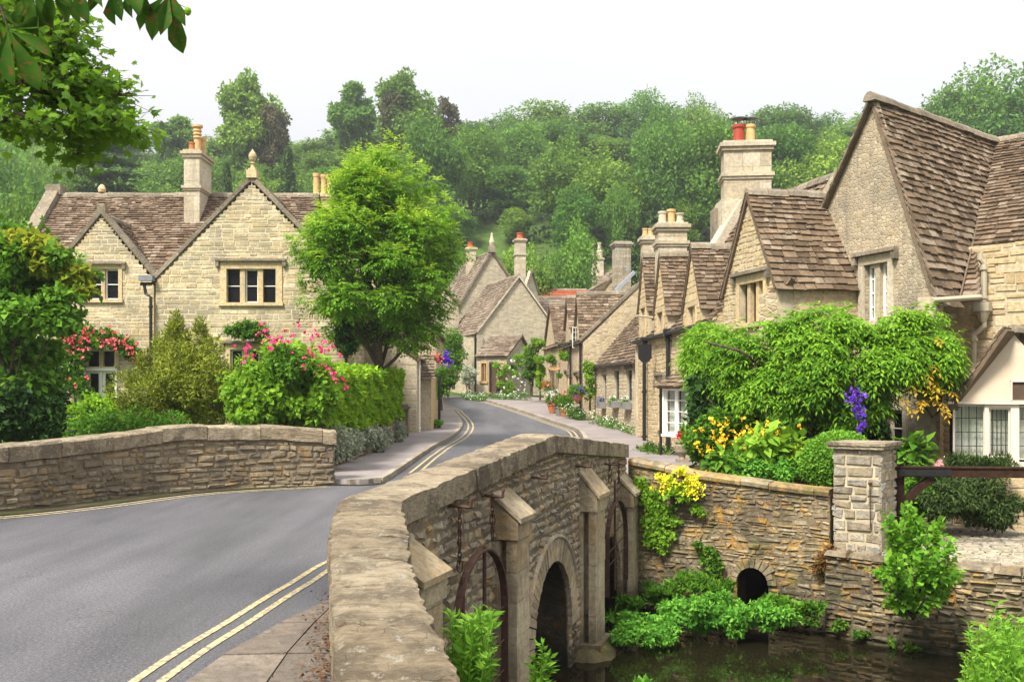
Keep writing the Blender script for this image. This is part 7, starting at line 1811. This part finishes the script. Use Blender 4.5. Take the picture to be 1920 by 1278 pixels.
def garden_left():
    g = np.random.default_rng(209)
    bush('juniper', 'big spreading dark olive-green shrub behind the left parapet, in front of the manor', 'shrub', zb(352, 735, 22.0), (1.55, 1.1, 1.35), 42000, .095, 'l_juniper', 11, k=70, rr=.26, asp=.28, droop=-.55, low=-.8, spread=.5)
    r = thing('juniper', tuple(P(330, 700, 22.3)), 'upright feathery shoots of the olive-green shrub in front of the manor downpipe', 'shrub', None); cl = [(zb(px, py, 22.3), np.array([.16, .16, .30])) for px, py in ((300, 650), (320, 630), (345, 640), (375, 620), (385, 650), (270, 680), (350, 680), (310, 690), (395, 690), (250, 720), (330, 610))]
    mk('foliage', crown_mesh(g, cl, 6500, .09, .26, -.9, .2, .45, .2), M['l_juniper'], r)
    def roses(n, spots, Y, mat, each=9, rad=.05, sz=.06, sp=9):
        def f(g_, cl, root):
            p = np.array([zb(*(np.array(spots[g.integers(0, len(spots))]) + g.normal(0, sp, 2)), Y + g.uniform(-.2, .2)) for _ in range(n)]); blossoms(g, p, np.tile([0, -1., .2], (n, 1)), each, rad, sz, mat, root)
        return f
    bush('rose_bush', 'large vine-covered mound topped with pink roses between the olive shrub and the hedge', 'rose bush', zb(528, 735, 20.1), (1.16, .8, 1.08), 17000, .12, 'l_vine', 12, k=60, rr=.26, asp=.7, droop=.5, low=-.9, shell=.7,
         extra=roses(62, [(530, 625), (560, 622), (580, 630), (600, 640), (545, 640), (510, 640), (470, 655), (495, 625), (625, 660), (575, 680), (595, 690), (600, 660), (630, 705), (445, 650), (460, 675), (590, 622)], 19.35, 'flower_pink', each=7, sz=.05))
    bush('vine_shrub', 'bright lime-green trailing vine at the right edge of the rose mound', 'climbing plant', zb(608, 745, 19.7), (.20, .3, .88), 3600, .12, 'l_vine', 13, k=16, asp=.7, droop=.6)
    bush('dark_creeper', 'darker creeper around the middle of the rose mound', 'creeper', zb(545, 690, 19.5), (.55, .3, .45), 4500, .09, 'l_mid', 14, k=18, droop=.5, stem=False)
    bush('ivy_on_wall', 'dark green climber over the lower right window of the manor', 'climbing plant', zb(462, 622, 29.5), (.85, .25, .28), 4500, .10, 'l_mid', 15, k=18, droop=.5, stem=False)
    # red climbing rose over the french door
    r = thing('climbing_rose', tuple(P(150, 740, 30)), 'climbing rose with masses of red flowers arching over the french door of the manor', 'climbing rose')
    sp = [(125, 625), (150, 640), (170, 632), (185, 640), (200, 628), (215, 640), (235, 645), (245, 660), (132, 640), (160, 620), (240, 655), (150, 665), (140, 690), (150, 715), (158, 735), (135, 720), (120, 700), (125, 665)]
    cl = [(zb(a, b, 30.1), np.array([.28, .2, .22])) for a, b in sp]; mk('foliage', crown_mesh(g, cl, 7500, .10, .6, .3, .4, .8, .3), M['l_mid'], r)
    p = np.array([zb(*(np.array(sp[g.integers(0, 11 if g.random() < .75 else len(sp))]) + g.normal(0, 8, 2)), 29.85) for _ in range(85)]); blossoms(g, p, np.tile([0, -1., .2], (len(p), 1)), 8, .05, .06, 'flower_rose', r)
    m = MB(); m.tube([P(140, 790, 30.2), P(142, 700, 30.3), P(150, 640, 30.3), P(230, 640, 30.3)], [.04, .03, .025, .012], 6); m.build('stem', M['bark'], r)
    # low hedge and shrubs in front of it
    bush('low_shrub', 'fresh green low shrub in front of the french door', 'shrub', zb(195, 775, 25.5), (.95, .6, .50), 11000, .09, 'l_hedge', 16, k=36, rr=.3)
    bush('low_shrub', 'yellow-green low shrub left of the french door behind the iron railing', 'shrub', zb(120, 785, 24.5), (.6, .6, .48), 8000, .09, 'l_hedge', 17, k=26, rr=.3)
    bush('low_shrub', 'green low shrub right of the french door, touching the olive shrub', 'shrub', zb(245, 790, 23.0), (.55, .5, .40), 7000, .08, 'l_mid', 18, k=26, rr=.3)
    bush('ground_shrub', 'dark green ground cover behind the middle of the left parapet', 'shrub', zb(235, 815, 20.0), (1.9, .7, .42), 9000, .10, 'l_mid', 22, k=40, stem=False)
    r = thing('iron_railing', tuple(P(100, 812, 19.0)), 'thin black iron railing with one post behind the left end of the parapet', 'railing'); m = MB()
    m.tube([P(60, 781, 19), P(142, 781, 19)], .012, 6); m.tube([P(60, 808, 19), P(142, 808, 19)], .012, 6); m.build('rail', M['black_iron'], r); m = MB(); m.tube([P(109, 775, 19), P(109, 850, 19)], .022, 6); m.build('post', M['black_iron'], r)
    m = MB(); m.box(P(478, 778, 21.0), (.32, .3, .22), jit=.03, rng=random.Random(5)); m.box(P(475, 797, 21.0), (.26, .26, .3), jit=.01, rng=random.Random(5)); tag(m.build('stone_post', M['s_ridge']), 'weathered stone post top between the olive shrub and the rose mound', 'stone post')
    m = MB(); 
    for i in range(5): q = P(490+i*24, 797+i*2.6, 19.6); m.box(q, (.30, .34, .05), jit=.012, rng=random.Random(i))
    tag(m.build('slate_coping', M['s_ridge']), 'thin slab coping of the low wall just behind the parapet below the roses', 'coping stones')
    # young maple at the left edge
    r = thing('young_maple', (X_(20, 17.5), 17.5, 0), 'young maple with yellow-tipped leaves at the left edge, behind the parapet', 'tree')
    cl = []
    for (px, py, s) in ((30, 480, .35), (70, 500, .4), (20, 540, .5), (90, 545, .42), (130, 540, .28), (50, 590, .5), (110, 600, .38), (20, 650, .55), (80, 660, .45), (60, 720, .5), (15, 760, .5), (105, 560, .3), (140, 590, .2), (0, 600, .5), (60, 450, .22), (110, 480, .22), (20, 440, .2), (145, 520, .18), (35, 800, .4), (80, 760, .35)):
        cl.append((zb(px, py, 17.5 + g.uniform(-.7, .7)), np.array([s, s, s*.7])*.85))
    V = cat([crown_mesh(g, cl, 9500, .115, .75, .3, 1.2, .6, .3), sprigs(g, cl, 170, .35, .11, .75)]); mk('crown', V, M['l_maple'], r)
    ct = [(zb(px, py, 17.2), np.array([.25, .25, .14])) for px, py in ((30, 450), (65, 455), (90, 470), (110, 490), (145, 515), (5, 460), (50, 478), (148, 545), (85, 500))]; mk('young_foliage', crown_mesh(g, ct, 2600, .12, .75, .2, 1.2, .6, .3), M['l_mapletop'], r)
    m = MB(); limbs(m, g, (X_(5, 17.5), 17.5, 0), tuple(P(12, 480, 17.5)), [c for c, s in cl[:8]], .07, .3); m.build('trunk', M['bark'], r)
    bush('dark_shrub', 'dark green bush at the left edge just above the parapet', 'shrub', zb(30, 780, 17.0), (.85, .6, .55), 9000, .12, 'l_dark', 19, k=26, asp=.6)
    bush('dark_tree', 'dark shady yew behind the young maple at the left edge', 'tree', zb(50, 720, 21), (.95, .8, 1.2), 8000, .13, 'l_dark', 20, k=36)
    bush('dark_conifer', 'narrow dark evergreen beside the trunk of the bright leafy tree', 'shrub', zb(648, 640, 27.5), (.28, .3, .75), 3000, .10, 'l_dark', 21, k=14)
def street_plants():
    g = np.random.default_rng(211)
    def b(*a, **k): return bush(*a, **k)
    b('purple_basket', 'hanging basket of purple flowers over the left pavement', 'hanging basket', zb(826, 672, 36.5), (.34, .3, .22), 1500, .07, 'l_mid', 40, k=10, stem=False, extra=lambda g_, cl, root: (blossoms(g, np.array([zb(g.normal(838, 6), g.normal(674, 5), 36.3) for _ in range(60)]), np.tile([0, -1., 0], (60, 1)), 6, .05, .06, 'flower_purple', root), blossoms(g, np.array([zb(g.normal(815, 6), g.normal(668, 4), 36.2) for _ in range(30)]), np.tile([0, -1., 0], (30, 1)), 6, .05, .05, 'flower_rose', root)))
    b('climber', 'green and orange flowered climber on the wall beside the left pavement', 'climbing plant', zb(826, 720, 38), (.22, .3, 1.0), 3500, .08, 'l_mid', 41, k=16)
    b('pavement_weeds', 'tuft of grass at the foot of the left porch', 'plants', zb(819, 796, 35.5), (.22, .3, .14), 900, .12, 'l_box', 42, k=8, asp=.2, droop=-.8, stem=False)
    b('creeper', 'tall green creeper on the corner of the house at the bend', 'climbing plant', zb(850, 665, 60), (.75, .5, 2.1), 6000, .14, 'l_mid', 43, k=26); b('creeper', 'dark green shrubs at the foot of the wall left of the bend', 'shrub', zb(838, 712, 58), (.8, .5, 1.0), 4000, .13, 'l_ivy', 44, k=20)
    b('white_shrub', 'shrub with creamy variegated leaves left of the low cottage', 'shrub', zb(879, 708, 57), (.55, .4, .85), 4500, .10, 'l_silver', 45, k=22)
    b('rose_climber', 'yellow-flowered rose arching over the gable end of the low cottage', 'climbing rose', zb(962, 690, 57.5), (.4, .3, .25), 800, .10, 'l_mid', 46, k=8, stem=False)
    r = thing('garden_rose', tuple(P(955, 745, 57)), 'pale yellow rambling rose in front of the low cottage', 'climbing rose'); cl = [(zb(px, py, 56.8), np.array([.22, .2, .2])) for px, py in ((930, 685), (940, 700), (938, 720), (945, 735), (955, 720), (965, 700), (975, 680), (985, 665), (950, 690), (990, 655), (970, 670), (960, 730))]
    mk('foliage', crown_mesh(g, cl, 3600, .10, .6, .3), M['l_vine'], r); p = np.array([zb(g.uniform(925, 985), g.uniform(670, 740), 56.5) for _ in range(26)]); blossoms(g, p, np.tile([0, -1., 0], (26, 1)), 6, .06, .08, 'flower_white', r)
    b('ivy_column', 'tall column of dark ivy between the low cottage and the right-hand row', 'ivy', zb(997, 690, 52.5), (.42, .4, 1.5), 6500, .11, 'l_ivy', 47, k=26); b('yellow_creeper', 'yellow-green creeper on top of the ivy column', 'climbing plant', zb(1008, 645, 52.3), (.4, .4, .45), 2200, .10, 'l_vine', 48, k=12)
    b('golden_climber', 'golden-green climber on the corner of the farthest cottage in the row', 'climbing plant', zb(1013, 710, 51.5), (.16, .3, 1.1), 2500, .10, 'l_hedge', 49, k=14)
    for i, (px, py, Y, s, lb) in enumerate(((1012, 674, 51, .32, 'left one of the hanging baskets on the farthest cottage'), (1032, 673, 50, .32, 'middle one of the hanging baskets on the farthest cottage'), (1062, 668, 46, .40, 'hanging basket between the oval sign and the first black downpipe'))):
        b('hanging_basket', lb, 'hanging basket', zb(px, py, Y), (s*1.1, s, s*.8), 1700, .09, 'l_vine', 50+i, k=9, stem=False, group='hanging baskets on the cottages')
    b('white_basket', 'small white-flowered basket hanging below the oval sign', 'hanging basket', zb(1049, 704, 47), (.2, .2, .16), 600, .06, 'l_mid', 54, k=5, stem=False)
    # pots by the farthest cottage
    for i, (px, py, Y, s, mat, bl, lb) in enumerate(((1037, 764, 44, .24, 'terracotta', None, 'terracotta pot with a green plant, leftmost of the pots on the pavement'), (1050, 768, 42.5, .26, 'grey_box', 'flower_pink', 'grey pot with pink flowers, in the middle of the pavement pots'), (1060, 768, 42, .24, 'terracotta', None, 'terracotta pot with a leafy plant, rightmost of the pavement pots'))):
        c = Vector(zb(px, py, Y)); c.z = zr(Y)+.1; t = thing('flower_pot', tuple(c), lb, 'flower pot', 'flower pots on the right pavement'); m = MB(); m.lathe(c, [(.16, 0), (.24, .32), (.27, .34), (.27, .4), (.2, .4)], 14); m.build('pot', M[mat], t)
        V = crown_mesh(g, [(np.array(c)+[0, 0, .62], np.array([.34, .34, .28]))], 1300, .08, .5, .1); mk('foliage', V, M['l_mid'], t)
        if bl: blossoms(g, np.array(c) + [0, -.1, .75] + g.normal(0, .15, (24, 3)), np.tile([0, -1., .5], (24, 1)), 6, .04, .06, bl, t)
    b('white_flowers', 'white flowering plant above the pavement pots', 'flowers', zb(1038, 742, 44), (.34, .3, .34), 1500, .07, 'l_mid', 56, k=9, stem=False, extra=lambda g_, cl, root: blossoms(g, np.array([zb(g.normal(1038, 6), g.normal(738, 6), 43.6) for _ in range(40)]), np.tile([0, -1., 0], (40, 1)), 6, .04, .05, 'flower_white', root))
    b('red_flowers', 'spray of red flowers by the door of the farthest cottage', 'flowers', zb(1026, 728, 48), (.3, .3, .42), 1100, .09, 'l_mid', 57, k=8, asp=.25, stem=False, extra=lambda g_, cl, root: blossoms(g, np.array([zb(g.normal(1024, 5), g.normal(720, 2.5), 47.7) for _ in range(18)]), np.tile([0, -1., 0], (18, 1)), 6, .04, .05, 'flower_red', root))
    c = Vector(zb(1082, 752, 39.8)); t = thing('flower_pot', tuple(c), 'terracotta wall pot with purple flowers between the two black downpipes', 'flower pot', 'flower pots on the right pavement'); m = MB(); m.lathe(c, [(.08, 0), (.2, .1), (.25, .24), (.25, .28)], 12); m.build('pot', M['terracotta'], t)
    mk('foliage', crown_mesh(g, [(np.array(c)+[0, 0, .42], np.array([.4, .3, .25]))], 1500, .07, .5, .2), M['l_mid'], t); blossoms(g, np.array(c) + [.05, -.2, .42] + g.normal(0, .13, (22, 3)), np.tile([0, -1., .2], (22, 1)), 6, .03, .05, 'flower_purple', t)
    b('wall_climber', 'light green climber on the corner left of the three-window cottage', 'climbing plant', zb(1106, 690, 40), (.26, .3, .35), 1500, .09, 'l_vine', 60, k=9, stem=False); b('wall_climber', 'slender green climber with a bare stem left of the three narrow windows', 'climbing plant', zb(1107, 730, 40), (.16, .2, .85), 1800, .09, 'l_vine', 61, k=12)
    # flowers at wall foot
    for i, (x0, y0, Y0, x1, y1, Y1, lb) in enumerate(((1118, 785, 38, 1190, 812, 32.5, 'line of white daisies along the foot of the three-window cottage'), (1070, 772, 41, 1090, 778, 40, 'small white flowers beside the pots under the downpipes'), (905, 744, 56, 992, 745, 54, 'white flowers along the front of the low cottage garden'), (1208, 846, 27, 1245, 858, 25, 'weeds along the foot of the dormer terrace wall'), (870, 742, 57, 905, 748, 55, 'low flowers in front of the cream-leaved shrub'))):
        r = thing('border_flowers', tuple(P(x0, y0, Y0)), lb, 'flowers'); n = 22; cl = [(np.array(P(x0+(x1-x0)*t, y0+(y1-y0)*t, Y0+(Y1-Y0)*t)) + g.normal(0, .08, 3), np.array([.22, .2, .17])) for t in np.linspace(0, 1, n)]
        mk('foliage', crown_mesh(g, cl, 2600, .075, .35, -.3), M['l_mid' if i != 3 else 'l_ivy'], r)
        if i != 3: blossoms(g, np.array([c + g.normal(0, .1, 3) + [0, 0, .08] for c, _ in cl for _ in range(5)]), np.tile([0, -1., .4], (n*5, 1)), 4, .03, .045, 'flower_white', r)
    # weeds on the parapet foot
    for i, (px, py, Y, lb) in enumerate(((240, 925, 16.4, 'small green weed at the foot of the left parapet'), (145, 942, 15.5, 'tiny weed at the foot of the left parapet near the frame edge'))):
        r = thing('small_weed', tuple(G(px, py)), lb, 'weed'); pp, o = in_ell(g, np.array(G(px, py)) + [0, -.05, .05], (.16/(i+1), .06, .06), 90, .2); mk('foliage', leaf_quads(g, pp, o, .07, .35, -.4, .6, .6), M['l_box'], r)
def near_branches():
    g = np.random.default_rng(213)
    def lobed(c, a, nn, s):
        """five-lobed leaf as one fan"""
        b = np.cross(a, nn); pr = [(0, 0), (.22, .06), (.52, .10), (.34, .28), (.62, .52), (.34, .48), (.30, .66), (.14, .62), (0, 1.0)]
        out = [c + (a*y + b*x + nn*(-.25*x*x))*s for x, y in pr]; out2 = [c + (a*y - b*x + nn*(-.25*x*x))*s for x, y in pr[1:-1]][::-1]
        return out + out2
    def maple_leaves(P_, O, size):
        V = []; F = []
        for p, o in zip(P_, O):
            a = unit((o*.5 + g.normal(0, .6, 3) + [0, 0, -.55])[None])[0]; nn = unit((np.array([0, -.12, .9]) + g.normal(0, .42, 3))[None])[0]; b = np.cross(a, nn); b /= np.linalg.norm(b); nn = np.cross(b, a)
            q = lobed(p, a, nn, size*g.uniform(.65, 1.3)); k = len(V); V += q; F.append(tuple(range(k, k+len(q))))
        return V, F
    root = thing('maple_branch', (-4.6, 6.3, 4.2), 'leafy green maple branches reaching in from the top left corner', 'branch'); Y = 6.6
    br = [[(-60, 60), (-70, -120), (-30, -380), (60, -700), (160, -1100)], [(-60, 200), (-160, 60), (-120, -200), (-30, -380)], [(-60, -40), (-30, -160), (-20, -300)], [(-300, 120), (-180, 40), (-70, -120)], [(-60, -40), (60, -10), (130, 40), (120, 90)], [(-60, 10), (50, 40), (120, 80), (170, 130), (215, 165)], [(40, 150), (110, 190), (170, 215), (215, 240), (258, 250)], [(-60, 60), (60, 120), (130, 175), (190, 210), (255, 245)], [(-60, 200), (40, 215), (110, 240), (150, 270), (140, 320)], [(-60, 120), (40, 160), (120, 190), (180, 170), (235, 180)], [(-60, 20), (30, 60), (90, 100), (130, 110)], [(110, 240), (170, 225), (230, 235)], [(-60, 240), (20, 225), (70, 235)], [(60, 120), (90, 60), (140, 50)], [(20, 90), (90, 130), (150, 150), (190, 165)]]
    m = MB(); Pp, Oo = [], []
    for bi, b in enumerate(br):
        q = [zb(x, y, Y + .25*math.sin(bi*2+i) ) for i, (x, y) in enumerate(b)]; m.tube([Vector(v) for v in q], [max(.004, .016*(1-i/len(q))) for i in range(len(q))], 6)
        for s in range(int(75*len(b))):
            t = g.random()*(len(q)-1); i = int(t); p = q[i]*(1-(t-i)) + q[min(i+1, len(q)-1)]*(t-i); d = g.normal(0, 1, 3)*[.12, .20, .055]; tw = p + d*(1.0 - .4*t/len(q)); Pp.append(tw); Oo.append(d/np.linalg.norm(d))
            if s % 3 == 0: m.tube([Vector(p), Vector(tw)], [.003, .0015], 4)
    V, F = maple_leaves(Pp, Oo, .060); o = mkmesh('foliage', V, F, M['l_maple2'], root, uv=False)
    m.build('twigs', M['bark'], root)
    # dense dark part in the very corner
    Pp = [zb(g.uniform(-60, 120)*g.random()**.5, g.uniform(-80, 200), Y + .3 + g.uniform(-.3, .4)) for _ in range(1000)]; V, F = maple_leaves(Pp, g.normal(0, 1, (1000, 3)), .07); mkmesh('inner_foliage', V, F, M['l_maple'], root, uv=False)
    # horse chestnut
    root = thing('chestnut_branch', (-1.8, 4.2, 3.6), 'large drooping horse chestnut leaves with brown blotches at the top left', 'branch'); V = []; F = []; m = MB()
    def leaflet(c, dx, dy, L, w, Y):
        a = np.array([dx, 0, dy]); a = unit((a + g.normal(0, .10, 3)*[1, 2.0, .6])[None])[0]; nn = unit(np.array([[g.normal(0, .35), -1, .35+g.normal(0, .2)]]))[0]; b = unit(np.cross(a, nn)[None])[0]; nn = np.cross(b, a); c = np.array(c)
        prof = [(0, .03), (.2, .22), (.4, .55), (.6, .88), (.75, 1.0), (.87, .72), (.95, .3), (1.0, .02)]; k = len(V)
        for t, ww in prof:
            ww = ww*(1+g.normal(0, .05))
            for sgn in (-1, 0, 1): V.append(c + a*L*t + b*sgn*ww*w/2 + nn*(.035*abs(sgn)*ww - .10*t*t*L + (0.004 if int(t*20) % 2 else 0)))
        for i in range(len(prof)-1):
            for j in range(2): q = k+i*3+j; F.append((q, q+1, q+4, q+3))
    Yc = 4.3
    for (px, py, ls) in ((95, -30, [(-.2, -1, .17), (.3, -1, .18), (.7, -.7, .15), (-.6, -.8, .16)]), (255, -42, [(-.4, -1, .16), (.1, -1, .18), (.5, -.9, .15)]), (318, -14, [(-.75, -.65, .20), (-.35, -.95, .21), (-.12, -1, .20), (.22, -1, .24), (.45, -.8, .15), (-.9, -.2, .14)]), (215, -34, [(-.6, -.8, .16), (-.2, -1, .17), (.2, -1, .16), (.6, -.75, .18), (-.9, -.4, .15)]), (150, -28, [(-.3, -1, .15), (.3, -1, .16), (.8, -.6, .15)]),
                         (15, 55, [(.05, -1, .24), (.45, -.95, .27), (-.3, -1, .22), (.75, -.5, .20), (.9, .3, .15)]), (60, -20, [(0, -1, .20), (.5, -.9, .18), (-.5, -.9, .18), (.9, -.3, .16)]), (-10, 20, [(.3, -1, .22), (.9, -.4, .2), (-.1, -1, .22)])):
        c = zb(px, py, Yc + g.uniform(-.15, .15))
        for dx, dy, L in ls: leaflet(c, dx, dy, L*1.05, L*.33, Yc)
        m.tube([Vector(c), Vector(c + [-.05, 0, .15])], .004, 5)
    mkmesh('foliage', V, F, M['l_chestb'], root, smooth=True, uv=False); m.tube([Vector(zb(-60, -60, Yc)), Vector(zb(120, -60, Yc)), Vector(zb(300, -40, Yc)), Vector(zb(335, 8, Yc)), Vector(zb(350, 15, Yc))], [.012, .01, .006, .002, .001], 6); m.build('twigs', M['bark'], root)
    c = zb(352, 20, Yc); m = MB(); m.lathe(Vector(c) - Vector((0, 0, .015)), [(.002, -.008), (.012, 0), (.016, .012), (.012, .024), (.003, .03)], 10); m.build('conker', M['l_hedge'], root)
m_leaf('l_maple2', [(.045, .115, .012), (.080, .175, .016), (.14, .26, .022)], .45, tcol=(.26, .48, .02))
cottages(); big_house(); street_things()
forest(); ash(); hedge(); wisteria(); garden_right(); garden_left(); street_plants(); near_branches()

# ---------------------------------------------------------------- haze
def haze():
    m = MB(); m.box((0, 140, 58), (560, 330, 124.6)); t = NT('haze_air'); pv = t.n('VolumePrincipled', {'Color': (.93, .96, 1.0, 1), 'Density': .00045, 'Anisotropy': .2}); t.t.links.new(pv.outputs[0], t.out.inputs['Volume'])
    o = m.build('haze', t.m, loc=(0, 140, -4.3)); tag(o, 'thin summer haze over the valley', kind='stuff')
haze()
